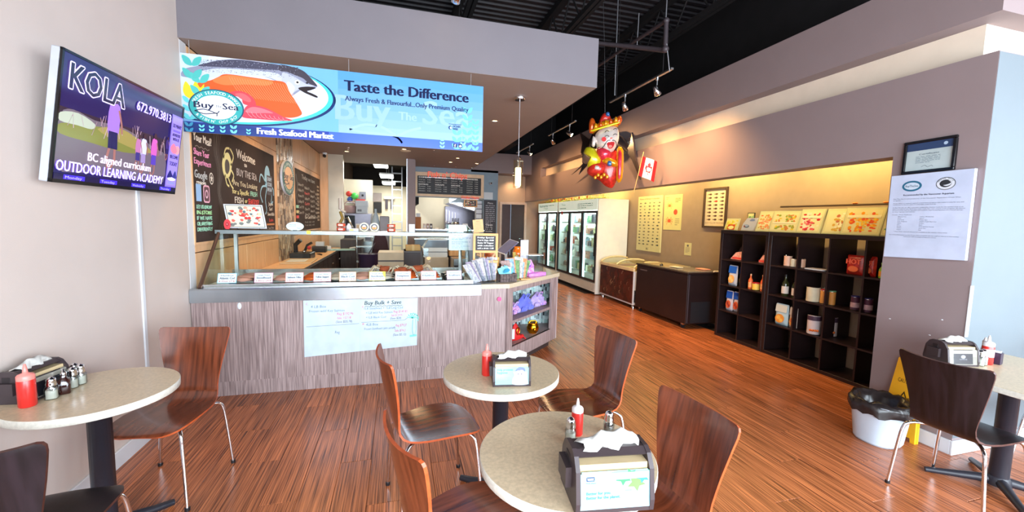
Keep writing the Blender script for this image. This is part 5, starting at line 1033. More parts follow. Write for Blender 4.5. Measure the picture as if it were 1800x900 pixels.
t = thing('acrylic_box', 'clear acrylic donation box at the far end of the worktop', 'box', (1.64, 4.86, ZW)); 
for a in ((-.11, -.09, .11, -.086), (-.11, .086, .11, .09), (-.11, -.086, -.106, .086), (.106, -.086, .11, .086)): part(M().box(a[0], a[1], 0, a[2], a[3], .22), 'pane', pane('clear_acrylic'), t)
part(M().box(-.11, -.09, .22, .11, .09, .226), 'lid', m_paper, t)
t = thing('purple_gift_box', 'purple and pink printed gift carton standing on the worktop', 'carton', (1.50, 4.56, ZW), .35); mpu = mat('carton_purple', (176, 110, 220), .4, c2=(236, 170, 220), vs=25)
part(M().prism([(-.06, 0), (.07, 0), (.065, .12), (.02, .19), (-.03, .17), (-.06, .11)], 0, .03, 'y'), 'card_front', mpu, t); part(M().bbox(-.07, -.09, 0, .10, 0, .035, .003), 'tray', mat('tray_purple', (190, 120, 220), .4, c2=(240, 150, 220), vs=18), t)
A = Art((-.06, 0, 0), (1, 0, 0), (0, 0, 1)); A.ell(.06, .13, .025, .03, (120, 60, 180)); A.ell(.06, .14, .014, .018, (240, 220, 240), 1)
for k in range(7): A.ell(.02+.015*k, .04+.02*(k % 3), .008, .008, (250, 226, 240) if k % 2 else (230, 90, 150), 1)
A.done('print', INK, t)
t = thing('purple_box_flat', 'flat pink purple carton lying in front of the gift carton', 'carton', (1.63, 4.57, ZW), .35); part(M().bbox(-.06, -.04, 0, .07, .05, .04, .003), 'box', mat('tray_purple', ()), t); part(M().box(-.05, -.0405, .01, .05, -.0395, .03), 'print', mat('pink_hot', (236, 120, 190)), t)
# ================================================================== COOLERS, FREEZERS, POSTERS
m_cw = mat('cooler_white', (228, 230, 224), .35, var=.02); m_cb = mat('cooler_black', (22, 22, 24), .3)
gd = pane('door_glass', (236, 248, 246), .07)
def cooler(y0, y1, nd_, lab, seed):
    t = thing('drinks_cooler', lab, 'cooler', (4.15, y0, 0), 0, 'glass door coolers'); L = y1-y0; D = .73
    for a, nm in ((( .0, 0, .02, D, .03, 2.10), 'side_panel'), ((0, L-.03, .02, D, L, 2.10), 'side_panel'), ((D-.03, .03, .25, D, L-.03, 2.08), 'back_panel'), ((.02, .03, 2.07, D, L-.03, 2.10), 'top_panel'), ((.02, .03, .22, D, L-.03, .26), 'bottom_panel')):
        part(M().box(*a), nm, m_cw, t)
    part(M().box(.02, .02, .0, D-.05, L-.02, .05), 'plinth', m_cb, t)
    hd = part(M().bbox(-.012, .03, 1.86, .03, L-.03, 2.10, .004), 'header', mat('header_glow', (214, 226, 206), .4, emit=.6), t)
    A = Art((-.012, L, 1.86), (0, -1, 0), (0, 0, 1), lift=.001)
    if nd_ == 3:
        A.text('True', .25, .13, .05, (90, 150, 160), w=.25); A.lines(.15, .05, .7, 1, .02, .02, (110, 150, 150), seed=seed); A.lines(1.25, .14, .8, 3, .045, .014, (110, 140, 140), seed=seed+1)
    else:
        A.lines(.15, .16, 1.2, 2, .03, .016, (110, 160, 170), seed=seed); A.text('Fresh', .55, .06, .05, (90, 140, 160), w=.3); 
    A.done('header_print', INK, hd)
    w = (L-.06)/nd_
    for k in range(nd_):
        b0 = .03+w*k; fr = M(); 
        for a in ((b0, .27, b0+.045, 1.84), (b0+w-.045, .27, b0+w, 1.84), (b0+.045, .27, b0+w-.045, .32), (b0+.045, 1.79, b0+w-.045, 1.84)): fr.box(-.015, a[0], a[1], .02, a[2], a[3])
        dr = part(fr, 'door', m_cb, t); part(M().box(.0, b0+.045, .32, .006, b0+w-.045, 1.79), 'door_glass', gd, dr); part(M().bbox(-.05, b0+.012, .85, -.018, b0+.035, 1.35, .004), 'door_handle', m_cb, dr)
        part(M().box(.05, b0-.012, .30, .09, b0+.012, 1.84), 'light_tube', mat('cooler_tube', (214, 244, 250), emit=5.0), t)
    rr = random.Random(seed)
    for j, z in enumerate((.42, .72, 1.02, 1.30, 1.56)):
        sh = M()
        for q in range(9): sh.box(.10+.065*q, .04, z-.006, .108+.065*q, L-.04, z)
        sh.box(.10, .04, z-.01, .108, L-.04, z+.02); o = part(sh, 'wire_shelf', m_cw, t); o['kind'] = 'stuff'
        y = .07
        while y < L-.12:
            ww = rr.uniform(.07, .13); hh = rr.uniform(.10, .22)
            c = rr.choice(((206, 150, 130), (150, 170, 180), (226, 220, 206), (180, 90, 70), (120, 150, 110), (150, 120, 110), (236, 226, 180), (90, 80, 90)))
            if rr.random() > .18:
                p = M(); 
                if rr.random() > .5: p.bbox(.12, y, z, .30, y+ww*.9, z+hh, .006)
                else: p.lathe([(ww*.42, 0), (ww*.45, .01), (ww*.45, hh*.7), (ww*.2, hh*.9), (ww*.2, hh)], .2, y+ww/2, 12, z)
                o = part(p, 'packet', mat('packet_%d_%d_%d' % c, c, .4, var=.25, vs=25), None); tag(o, '', '')
                o.location = t.location; PK_.append(o)
                nrow = ('bottom', 'second', 'middle', 'fourth', 'top')[j]; o.name = 'food_packet'
                cn = {206: 'pink', 150: 'grey', 226: 'pale', 180: 'brick', 120: 'green', 236: 'cream', 90: 'dark'}[c[0]]; dn = ('nearest', 'middle', 'farthest')[min(2, int((y-.03)/w))] if nd_ == 3 else ('nearer', 'farther')[min(1, int((y-.03)/w))]
                o['label'] = f'{cn} {"carton" if len(p.v) < 40 else "bottle"} on the {nrow} shelf behind the {dn} door, {"three" if nd_ == 3 else "two"} door cooler'; o['category'] = 'packet'; o['group'] = f'packets on the {nrow} shelf of the {nd_} door cooler'
            y += ww+.02
    gr = M()
    for k in range(8):
        part(M().bbox(-.01, .03, .06+.024*k, .02, L-.03, .075+.024*k, .002), 'vent_slat', m_cw, t)
    part(M().box(.02, .03, .05, .03, L-.03, .25), 'vent_back', m_cb, t)
    return t
PK_ = []
k1 = cooler(8.0, 10.28, 3, 'three door glass cooler with a lit white header', 3); k2 = cooler(10.32, 11.9, 2, 'two door glass cooler at the far end of the niche', 9)
area('cooler_light', (4.3, 9.1, 2.0), (4.5, 9.1, 0), 1.8, .15, 60, (.85, .97, 1)); area('cooler_light', (4.3, 11.1, 2.0), (4.5, 11.1, 0), 1.2, .15, 40, (.85, .97, 1))
A = Art((4.15, 7.999, 0), (1, 0, 0), (0, 0, 1))
for k, (s, w) in enumerate((('New', .2), ('Items', .22), ('Arriving', .26), ('Weekly', .26))): A.text(s, .15, 1.80-.13*k, .085, (84, 96, 80), w=w, jit=.08, shear=.1, bold=.004)
A.O -= Vector(k1.location); o = A.done('handwriting', INK, k1)
tag(part(M().box(4.13, 9.93, 1.76, 4.136, 10.02, 1.85), 'red_sticker', mat('sticker_red', (220, 60, 40))), 'small red sticker on the third cooler door', 'sticker')
# garland on top of the coolers
gt = thing('leaf_garland', 'leafy garland with orange flowers along the top of the coolers', 'garland', (4.35, 10, 2.105)); rr = random.Random(6); lf = [mat('leaf_yellow', (206, 200, 60), .5), mat('leaf_green', (90, 140, 50), .5), mat('leaf_orange', (216, 110, 60), .5)]
part(M().tube([(0, -1.9, .02), (.05, -1, .04), (-.03, 0, .03), (.04, 1, .04), (0, 1.8, .02)], .01, 6), 'vine', lf[1], gt)
m = M()
for k in range(420):
    y = rr.uniform(-1.95, 1.85); x = rr.uniform(-.12, .12); z = rr.uniform(.0, .11); a = rr.uniform(0, 6.28); s = rr.uniform(.03, .05); m.cur = rr.choice((0, 0, 1, 1, 1, 2)) if -1.3 < y < .9 or m.cur else 0
    dx, dy = math.cos(a)*s, math.sin(a)*s; dz = rr.uniform(-.02, .03); m.add([(x, y, z), (x+dx*.5-dy*.4, y+dy*.5+dx*.4, z+dz), (x+dx, y+dy, z+dz*.5), (x+dx*.5+dy*.4, y+dy*.5-dx*.4, z+dz)], [(0, 1, 2, 3)])
o = part(m, 'leaves', lf, gt); o['kind'] = 'stuff'
for k in range(6): part(M().puff(circ(0, 0, .045, .035, 8), .03, 3, frame=lambda a, b, c: (-.08+c*.5, -1.2+.45*k+a, .07+b)), 'flower', lf[2], gt)
# ice cream freezer
t = thing('ice_cream_freezer', 'curved glass top ice cream freezer with a dark brown patterned front', 'freezer', (4.19, 6.58, 0)); L = 1.28; D = .62
part(M().bbox(0, 0, .07, D, L, .70, .004), 'body', m_white, t); mbr = mat('choc_print', (56, 24, 20), .25, c2=(84, 36, 28), vs=6)
part(M().bbox(-.008, .02, .10, 0, L-.01, .70, .003), 'front_panel', mbr, t); rr = random.Random(12); A = Art((-.008, L, .10), (0, -1, 0), (0, 0, 1), lift=.0008)
for k in range(26):
    x, y = rr.uniform(.05, L-.1), rr.uniform(.06, .52); a = rr.choice((1.9, 2.1, 1.2)); A.line([(x, y), (x+.05*math.cos(a), y+.05*math.sin(a)), (x+.05*math.cos(a)+.03, y+.06*math.sin(a)+.01)], .007, rr.choice(((150, 110, 90), (190, 160, 130), (110, 60, 46))), k*.05)
A.done('front_print', INKG, t)
part(M().box(.02, -.004, .12, .2, 0, .35), 'vent_plate', m_alu, t)
for k in range(7): part(M().box(.03, -.007, .14+.028*k, .19, -.003, .15+.028*k), 'vent_slat', m_dgrey, t)
arcp = [(0, .70), (0, .76), (.08, .81), (.2, .845), (.35, .86), (.5, .855), (.62, .83), (.62, .70)]
rim = mat('rim_cream', (222, 206, 160), .35)
for yy, w in ((0, .03), (L-.03, .03), (L*.5-.02, .035)):
    b = M(); b.tube([(x, yy+.015, z+.012) for x, z in arcp[1:-1]], .016, 6); part(b, 'rim', rim, t)
part(M().bbox(-.015, -.005, .70, .02, L+.005, .76, .004), 'front_rim', rim, t); part(M().bbox(.60, 0, .70, .63, L, .84, .004), 'back_rim', rim, t)
b = M(); n = len(arcp)-2; b.add([(x, .01, z) for x, z in arcp[1:-1]]+[(x, L-.01, z) for x, z in arcp[1:-1]], [(i, i+1, n+i+1, n+i) for i in range(n-1)], True); part(b, 'glass_lid', pane('freezer_lid', (226, 232, 214), .2), t)
for k in range(5): part(M().bbox(.08, .1+.23*k, .701, .5, .28+.23*k, .75, .004), 'carton', mat('ice_%d' % (k % 3), ((190, 150, 90), (206, 190, 120), (150, 90, 60))[k % 3]), t)
for x, y in ((.05, .06), (.05, L-.06), (D-.06, .06), (D-.06, L-.06)): part(M().lathe([(.03, 0), (.03, .05), (.012, .07)], x, y, 10), 'caster', m_chrome, t)
# chest freezer
t = thing('chest_freezer', 'long black chest freezer with a grey sliding top', 'freezer', (4.19, 5.13, 0)); L = 1.37; D = .60; mf = mat('freezer_black', (34, 22, 24), .35, var=.12, vs=3)
part(M().bbox(0, 0, .08, D, L, .84, .008), 'body', mf, t); part(M().bbox(-.01, -.01, .84, D+.01, L+.01, .87, .004), 'top_rim', mf, t)
part(M().box(.04, .05, .868, D-.05, L*.52, .878), 'sliding_lid', mat('lid_grey', (140, 136, 128), .2, metal=.4), t); part(M().box(.08, L*.48, .872, D-.03, L-.05, .884), 'sliding_lid', mat('lid_pale', (180, 168, 130), .2, metal=.3), t)
part(M().box(.02, -.004, .1, .03, 0, .84), 'corner_seam', m_dgrey, t); part(M().box(.08, -.004, .1, .42, 0, .42), 'vent_panel', mat('vent_dark', (30, 30, 36), .5), t); part(M().box(-.004, L-.32, .76, 0, L-.12, .78), 'name_plate', mat('plate_grey', (90, 80, 84), .4), t)
part(M().tube([(D-.15, -.005, .885), (D-.02, -.012, .885), (D-.0, -.012, .80)], .014, 6), 'handle', m_cream, t); part(M().sphere((.12, L-.55, .89), .03, 8, 6), 'lid_knob', m_cb, t)
for x, y in ((.05, .12), (.05, L-.1), (D-.06, .12), (D-.06, L-.1)):
    b = M(); b.T = Matrix.Translation((x, y, .032)) @ Matrix.Rotation(PI/2, 4, 'X'); b.cyl(0, 0, -.014, .014, .032, 12); c = part(b, 'caster', m_dark, t); part(M().box(x-.02, y-.02, .05, x+.02, y+.02, .082), 'caster_plate', m_chrome, c)
for x, y, c, lab in ((4.35, 5.6, (200, 196, 180), 'small pale packet lying on the chest freezer'), (4.62, 5.3, (226, 150, 130), 'pink notice card lying on the chest freezer')): tag(part(M().bbox(x, y, .886, x+.12, y+.2, .896, .001), 'flat_packet', mat('flat_%d' % c[0], c)), lab, 'packet')
# posters on the niche wall (x 4.9, facing -x)
XN = 4.9
def wallart(name, lab, cat, ytop, ybot, z0, z1, fr=None, pc=(226, 220, 150), t_=.006):
    t = thing(name, lab, cat, (XN, ytop, z0)); W = ytop-ybot; H = z1-z0
    if fr: 
        for nm, a in (('frame', (0, 0, W, .03)), ('frame', (0, H-.03, W, H)), ('frame', (0, .03, .03, H-.03)), ('frame', (W-.03, .03, W, H-.03))): part(M().box(-.03, -a[2], a[1], -.001, -a[0], a[3]), nm, fr, t)
    part(M().box(-t_, -W+.001, .001, -.001, -.001, H-.001), 'sheet', mat('sheet_%d%d' % pc[:2], pc, .5, var=.02), t)
    return t, Art((-t_, 0, 0), (0, -1, 0), (0, 0, 1), lift=.0008), W, H
def fishy(A, x, y, s, c, l=1, d=1):
    A.sm([(x-d*s, y), (x-d*s*.4, y+s*.35), (x+d*s*.3, y+s*.2), (x+d*s*.6, y), (x+d*s*.3, y-s*.2), (x-d*s*.4, y-s*.35)], c, l, 2); A.poly([(x+d*s*.45, y), (x+d*s*1.0, y+s*.3), (x+d*s*.85, y), (x+d*s*1.0, y-s*.3)], c, l+.3)
t, A, W, H = wallart('fish_poster', 'tall fish species poster on the niche wall', 'poster', 7.63, 6.81, 1.03, 2.14, pc=(214, 206, 150), t_=.02)
A.text('Fishes of British Columbia', .06, H-.07, .03, (60, 60, 40), w=.66); rr = random.Random(5)
for r in range(14):
    for c in range(5): fishy(A, .10+.155*c+rr.uniform(-.015, .015), H-.14-.064*r, rr.uniform(.028, .045), rr.choice(((90, 90, 70), (60, 70, 60), (120, 110, 80))), 1, rr.choice((1, -1)))
A.text('BC', .36, .03, .04, (60, 60, 50), w=.08); A.done('print', INK, t)
t, A, W, H = wallart('crab_poster', 'poster of orange crabs beside the tall fish poster', 'poster', 6.77, 6.26, 1.48, 2.13, pc=(216, 208, 140))
def crabart(A, x, y, s, c):
    A.ell(x, y, s, s*.75, c, 1, 14)
    for sg in (1, -1):
        for k in range(4): a = .9-.55*k; A.line([(x+sg*s*.8*math.cos(a), y+s*.6*math.sin(a)), (x+sg*s*1.8*math.cos(a), y+s*1.5*math.sin(a)+s*.3), (x+sg*s*2.2*math.cos(a), y+s*1.9*math.sin(a)-s*.3)], s*.18, c, 1.2)
crabart(A, .17, .17, .045, (214, 90, 40)); crabart(A, .16, .45, .035, (226, 130, 60)); A.ell(.34, .33, .055, .05, (220, 80, 50), 1); A.lines(.32, .57, .15, 3, .03, .012, (90, 90, 60), seed=2); A.lines(.05, .6, .1, 2, .03, .01, (120, 110, 80), seed=3); A.lines(.34, .2, .12, 4, .035, .01, (120, 110, 80), seed=4); A.done('print', INK, t)
t, A, W, H = wallart('small_notice', 'small white notice between the posters and the shelf', 'notice', 6.135, 5.96, 1.05, 1.27, pc=(214, 206, 196))
A.ell(W/2, .17, .025, .02, (90, 90, 100)); A.lines(.03, .13, .11, 5, .02, .008, (140, 130, 130), seed=4); A.done('print', INK, t)
t, A, W, H = wallart('framed_fish_print', 'framed print of rows of fish with one red fish', 'picture', 5.71, 5.21, 1.545, 2.185, fr=mat('frame_brown', (74, 56, 44), .4), pc=(224, 204, 166))
for r in range(8):
    for c in range(3): fishy(A, .12+.13*c, H-.10-.058*r, .045, (214, 50, 40) if (r, c) == (2, 1) else (96, 70, 56), 1, -1 if (r, c) == (2, 1) else -1 if False else (1 if (r, c) == (2, 1) else -1))
A.text('DON\'T FOLLOW THE OTHERS', .05, .07, .022, (150, 110, 90), w=.4); A.done('print', INK, t)

# ================================================================== SHELVES
mk = mat('shelf_black_brown', (36, 24, 25), .4, var=.12, vs=4, stretch=(1, 1, 6))
ZS = [.037, .377, .758, 1.118, 1.475]
ZS = [.04, .395, .757, 1.118, 1.475]
def shelf(y1, n, lab, w, back):
    # open cube shelf; y1 = far end, extends towards the viewer (smaller y)
    t = thing('cube_shelf', lab, 'shelf', (4.45, y1, 0)); D = .39; L = w
    part(M().bbox(0, -L, 1.478, D, 0, 1.526, .002), 'top_board', mk, t); part(M().bbox(0, -L, 0, D, 0, .04, .002), 'bottom_board', mk, t)
    part(M().bbox(0, -.045, .04, D, 0, 1.478, .002), 'side_board', mk, t); part(M().bbox(0, -L, .04, D, -L+.045, 1.478, .002), 'side_board', mk, t)
    cw = (L-.09-.018*(n-1))/n
    for z in ZS[1:4]: part(M().box(0.002, -L+.045, z-.018, D, -.045, z), 'shelf_board', mk, t)
    for k in range(1, n): y = -.045-cw*k-.018*(k-1); part(M().box(.003, y-.018, .04, D, y, 1.478), 'divider', mk, t)
    part(M().box(D, -L, 0, D+.004, 0, 1.526) if back else M().box(D-.01, -L, 0, D, 0, .02), 'back_panel' if back else 'back_foot', mk, t)
    return t
shelf(4.826, 2, 'narrow two column black brown cube shelf beside the chest freezer', .79, False)
shelf(4.033, 4, 'wide four column black brown cube shelf with jars and tins', 1.49, False)
XI = 4.52
def pouch(name, lab, y, z, w, h, cols, x=XI, cat='pouch', txt=None, group=None, tilt=.0):
    t = thing(name, lab, cat, (x, y, z), -PI/2, group); t.rotation_euler = (tilt, 0, -PI/2)
    part(M().puff(rrect(-w/2, 0, w/2, h, .012, 2), w*.28, 5, c=(0, h*.4), frame=lambda a, b, c: (a, c*max(.12, 1-b/h*.95), b)), 'bag', mat('bag_%d_%d_%d' % cols[0], cols[0], .3, var=.04, coat=.3), t)
    A = Art((-w/2, -w*.29, 0), (1, 0, 0), (0, 0, 1)); A.V = Vector((0, w*.22/h, 1)); A.N = A.U.cross(A.V).normalized()
    A.rect(w*.06, h*.62, w*.94, h*.96, cols[1]); A.ell(w*.5, h*.32, w*.36, h*.2, cols[2], 1, 14); A.ell(w*.4, h*.36, w*.16, h*.09, cols[3], 2, 10); A.ell(w*.62, h*.25, w*.14, h*.08, cols[3], 2.5, 10)
    if txt: A.text(txt, w*.5, h*.72, h*.1, (240, 240, 244), 3, w=w*.6, al='c')
    A.done('print', INK, t); return t
z1, z2, z3, z0 = ZS[1]+.001, ZS[2]+.001, ZS[3]+.001, ZS[0]+.001
BLU = ((196, 204, 214), (20, 90, 190), (226, 170, 90), (236, 200, 130)); BLR = ((200, 196, 206), (20, 80, 180), (206, 100, 60), (150, 50, 40))
pouch('snack_pouch', 'left blue topped pouch on the second shelf of the narrow unit', 4.62, z2, .15, .28, BLU, cat='pouch'); pouch('snack_pouch', 'shaded blue pouch behind it on the second shelf of the narrow unit', 4.52, z2, .14, .27, BLU, x=4.60)
pouch('snack_pouch', 'left red and blue pouch on the third shelf of the narrow unit', 4.65, z1, .12, .28, BLR); pouch('snack_pouch', 'right red and blue pouch on the third shelf of the narrow unit', 4.54, z1, .12, .28, BLR, x=4.54)
pouch('snack_pouch', 'pale blue pouch with orange print in the wide shelf', 3.83, z1, .17, .26, ((186, 214, 220), (206, 214, 206), (226, 150, 60), (236, 190, 90))); pouch('snack_pouch', 'narrow tan pouch at the right of the pale blue pouch', 3.68, z1, .10, .25, ((196, 186, 176), (186, 190, 190), (226, 160, 80), (206, 120, 80)))
for y, lab, sx in ((4.60, 'flat slanted packet in the top left cube of the narrow shelf', -1), (4.16, 'triangular packet in the top right cube of the narrow shelf', 0)):
    t = thing('slanted_packet', lab, 'packet', (XI+.05, y, z3), -PI/2); pr = [(-.12, 0), (.11, 0), (.10, .13), (.06, .19), (.02, .12)] if sx else [(-.09, 0), (.09, 0), (.07, .2), (.03, .21)]
    part(M().prism(pr, -.03, .03, 'y'), 'bag', mat('packet_black', (40, 30, 34), .35), t); part(M().prism([(p[0]*.95, .004+min(p[1], .12)) for p in pr[:3]]+[(-.02, .1)], -.033, -.03, 'y'), 'label_face', mat('packet_pink', (226, 170, 156), .4, var=.2, vs=30), t); part(M().box(-.08, -.034, .01, .08, -.032, .035), 'price_strip', mat('strip_red', (214, 70, 60)), t)
def bottle(name, lab, y, z, r, h, col, capc, labc=None, x=XI, group=None, neck=.35, cat='bottle', sh=None):
    t = thing(name, lab, cat, (x, y, z), 0, group); part(M().lathe([(r*.9, 0), (r, .006), (r, h*.55), (r*.9, h*.62), (r*neck, h*.75), (r*neck, h*.93)], n=16), 'body', col, t); part(M().lathe([(r*neck*1.15, h*.9), (r*neck*1.15, h)], n=12), 'cap', capc, t)
    if labc: part(M().lathe([(r*1.02, h*.12), (r*1.02, h*.46)], n=16, cap=False), 'paper_label', labc, t)
    return t
hs = mat('hot_sauce', (226, 110, 60), .25); cr_ = mat('cap_cream', (226, 190, 150)); rl = mat('label_warm', (240, 170, 110), .4, var=.2, vs=40)
bottle('sauce_bottle', 'left orange hot sauce bottle in the narrow shelf', 4.325, z2, .027, .20, hs, cr_, rl); bottle('sauce_bottle', 'right orange hot sauce bottle in the narrow shelf', 4.14, z2, .024, .21, hs, cr_, rl)
can('spread_tub', XI, 4.235, z2, .045, .09, (236, 200, 80), 'yellow tub with a red lid between the hot sauce bottles', 'tub', None, (200, 40, 40))
wg = mat('wine_glass_green', (46, 52, 24), .12, coat=.5); wl = mat('wine_label', (216, 210, 200), .5, var=.05)
bottle('oil_bottle', 'left dark green bottle with a white label', 3.82, z2, .037, .26, wg, m_dark, wl); bottle('oil_bottle', 'right dark green bottle with a white label', 3.69, z2, .035, .25, wg, m_dark, wl)
for y, h, c, lab in ((3.83, .13, (226, 186, 160), 'tall pink labelled tin at the left on the top row of the wide shelf'), (3.74, .10, (206, 210, 190), 'short pale tin on the top row of the wide shelf'), (3.66, .11, (206, 160, 130), 'brown labelled tin at the right of the pale tin')):
    can('food_tin', XI+.02, y, z3, .042, h, c, lab)
tag(part(M().bbox(4.47, 3.35, z3, 4.6, 3.56, z3+.014, .002), 'flat_box', m_paper), 'flat white box lying in the top row of the wide shelf', 'box')
t = bottle('sauce_bottle', 'dark sauce bottle with coloured label at the divider of the top row', 3.315, z3, .026, .16, m_dark, m_white, mat('label_mix', (206, 110, 60), .4, c2=(226, 206, 160), vs=40))
for y, w, lab in ((3.07, .17, 'large red foil noodle packet on the top row of the wide shelf'), (2.93, .10, 'smaller red packet beside the large noodle packet')):
    t = thing('noodle_packet', lab, 'packet', (XI+.02, y, z3), -PI/2); part(M().puff(rrect(-w/2, 0, w/2, .2, .01, 2), .035, 4, frame=lambda a, b, c: (a, c, b)), 'bag', mat('foil_red', (190, 40, 30), .3, var=.3, vs=25, coat=.4), t)
    A = Art((-w/2, -.038, 0), (1, 0, 0), (0, 0, 1)); A.text('HOT', w/2, .11, .05, (246, 120, 90), w=w*.8, al='c', bold=.003); A.ell(w/2, .06, w*.3, .03, (236, 120, 70), 0, 12); A.done('print', INK, t)
t = bottle('squeeze_bottle', 'lime green bottle at the right edge of the top row', 2.80, z3, .04, .15, mat('lime', (150, 206, 60), .3), mat('lime', ()), mat('lime_label', (240, 170, 60)), neck=.6)
can('oil_tin', XI, 3.47, z2, .065, .17, (214, 210, 180), 'white square oil tin in the middle of the wide shelf', 'tin'); can('oil_tin', XI+.12, 3.40, z2, .05, .17, (206, 206, 190), 'second white oil tin set further back', 'tin')
for y, c, lab in ((3.36, (206, 60, 50), 'red capped spice jar right of the oil tins'), (3.27, (120, 180, 130), 'green capped spice jar at the divider')): can('spice_jar', XI+.01, y, z2, .032, .15, (216, 150, 70), lab, 'jar', None, c)
for y, dx, lab in ((3.03, 0, 'left dark jam jar in the wide shelf'), (2.97, .1, 'jam jar standing behind the other two'), (2.91, 0, 'right dark jam jar in the wide shelf')):
    t = can('jam_jar', XI+dx, y, z2, .036, .14, (76, 40, 66), lab, 'jar', None, (40, 40, 110)); part(M().lathe([(.038, .03), (.038, .08)], n=16, cap=False), 'jar_label', mat('jar_lab', (196, 170, 180), .4, var=.2, vs=40), t)
for y, dx, lab in ((3.43, 0, 'front white paint sized tin low in the wide shelf'), (3.34, .12, 'second large white tin behind the front one')):
    t = can('large_tin', XI+dx, y, z1, .065, .22, (214, 206, 206), lab); part(M().lathe([(.067, .16), (.067, .21)], n=18, cap=False), 'dark_band', mat('band_dark', (70, 50, 70)), t)
    for k in range(4): a = 3.3+.35*k; part(M().sphere((.064*math.cos(a), .064*math.sin(a), .05), .014, 8, 6), 'printed_fruit', mat('fruit_orange', (226, 120, 50)), t)
# grey wall showing behind the open back is the niche wall; white wall socket low behind the right shelf
for y, z, lab in ((3.33, .16, 'white wall socket low behind the wide shelf'), (2.88, .12, 'second white wall socket low behind the wide shelf')): t = tag(part(M().bbox(4.885, y, z, 4.899, y+.08, z+.09, .003), 'wall_socket', m_white), lab, 'socket')
# pictures leaning on top of the shelves
def leaning(lab, y1, y0, x, h, kind, cat='picture', tilt=.28, fr=(190, 186, 130), name='leaning_picture'):
    w = y1-y0; t = thing(name, lab, cat, (x, y1, 1.528), -PI/2); t.rotation_euler = (-tilt, 0, -PI/2)
    part(M().bbox(0, 0, 0, w, .014, h, .001), 'frame', mat('frame_%d' % fr[0], fr, .4), t); A = Art((0, 0, 0), (1, 0, 0), (0, 0, 1)); rr = random.Random(len(lab)); A.rect(.012, .012, w-.012, h-.012, (222, 210, 150)); A.rect(.022, .022, w-.022, h-.022, (206, 196, 130), .5); A.rect(.026, .026, w-.026, h-.026, (226, 214, 150), 1)
    pal = {'shrimp': ((226, 130, 70), (206, 170, 70), (236, 150, 90)), 'salad': ((150, 160, 60), (222, 190, 50), (206, 130, 60)), 'tuna': ((196, 40, 40), (226, 90, 80), (236, 220, 180)), 'bowls': ((206, 160, 60), (190, 110, 70), (236, 226, 180)), 'fillet': ((236, 150, 30), (226, 90, 40), (236, 190, 60)), 'green': ((110, 160, 100), (150, 190, 130), (226, 190, 100)), 'yellow': ((226, 206, 60), (206, 190, 70), (226, 216, 90))}[kind]
    for k in range(int(60*w/.3)):
        u, v_ = rr.uniform(.15, .85), rr.uniform(.12, .8); 
        if kind in ('salad',) and .3 < v_ < .45: continue
        if kind == 'bowls' and u < .45: continue
        A.ell(w*u, h*v_, rr.uniform(.010, .024), rr.uniform(.008, .018), rr.choice(pal), 2+k*.03, 7)
    if kind in ('salad', 'tuna', 'fillet'): A.rect(.03, h*(.40 if kind == 'salad' else .62), w-.03, h*(.47 if kind == 'salad' else .72), (236, 226, 176), 5)
    if kind == 'yellow':
        A.rect(w*.25, .005, w*.8, h*.48, (206, 80, 40), 5); A.ell(w*.52, h*.22, w*.22, h*.15, (236, 226, 140), 6)
    A.done('picture', INKG, t); return t
leaning('yellow menu card with an orange panel leaning at the left end of the shelf', 4.83, 4.60, 4.50, .17, 'yellow', 'card'); 
t = leaning('small red crab card standing behind the yellow menu card', 4.72, 4.60, 4.78, .25, 'green', 'card', .05, (70, 70, 60)); A = Art((0, -.003, 0), (1, 0, 0), (0, 0, 1)); crabart(A, .06, .14, .022, (206, 40, 40)); A.done('crab_print', INK, t)
t = thing('bowl_card', 'white folded card with a bowl picture on the narrow shelf', 'card', (4.54, 4.57, 1.528), -PI/2); part(M().prism([(0, 0), (.24, 0), (.26, .17), (.10, .17), (.03, .09)], 0, .02, 'y'), 'card', m_cream, t); A = Art((0, 0, 0), (1, 0, 0), (0, 0, 1)); A.ell(.09, .06, .045, .022, (90, 100, 100)); A.ell(.09, .066, .034, .014, (190, 200, 200), 1); A.ell(.06, .055, .014, .012, (160, 80, 60), 2); A.sm([(.14, .13), (.17, .155), (.22, .15), (.21, .13)], (150, 160, 176), 1); A.done('print', INK, t)
leaning('shrimp picture, first of the framed food pictures', 4.30, 4.08, 4.50, .27, 'shrimp'); leaning('yellow salad picture with a white band', 4.09, 3.72, 4.49, .27, 'salad'); leaning('picture of red tuna cubes on the wide shelf', 3.72, 3.44, 4.49, .285, 'tuna'); leaning('picture of two bowls of soup on the wide shelf', 3.43, 3.19, 4.50, .285, 'bowls'); leaning('large picture of orange fillets with vegetables', 3.22, 2.85, 4.48, .29, 'fillet'); leaning('greenish picture cut off by the grey column', 2.86, 2.58, 4.49, .28, 'green')
part(M().bbox(4.83, 2.5, 1.84, 4.87, 4.25, 1.86, .003), 'rail', mat('frame_brown', ())).name = 'picture_rail'
o = bpy.data.objects['picture_rail']; tag(o, 'thin brown rail on the niche wall above the leaning pictures', 'rail')
for y, lab in ((3.05, 'left small orange pin on the brown rail'), (3.35, 'right small orange pin on the brown rail')): tag(part(M().sphere((4.85, y, 1.87), .02, 8, 6, (1, 1.5, .6)), 'orange_pin', mat('fruit_orange', ())), lab, 'pin')

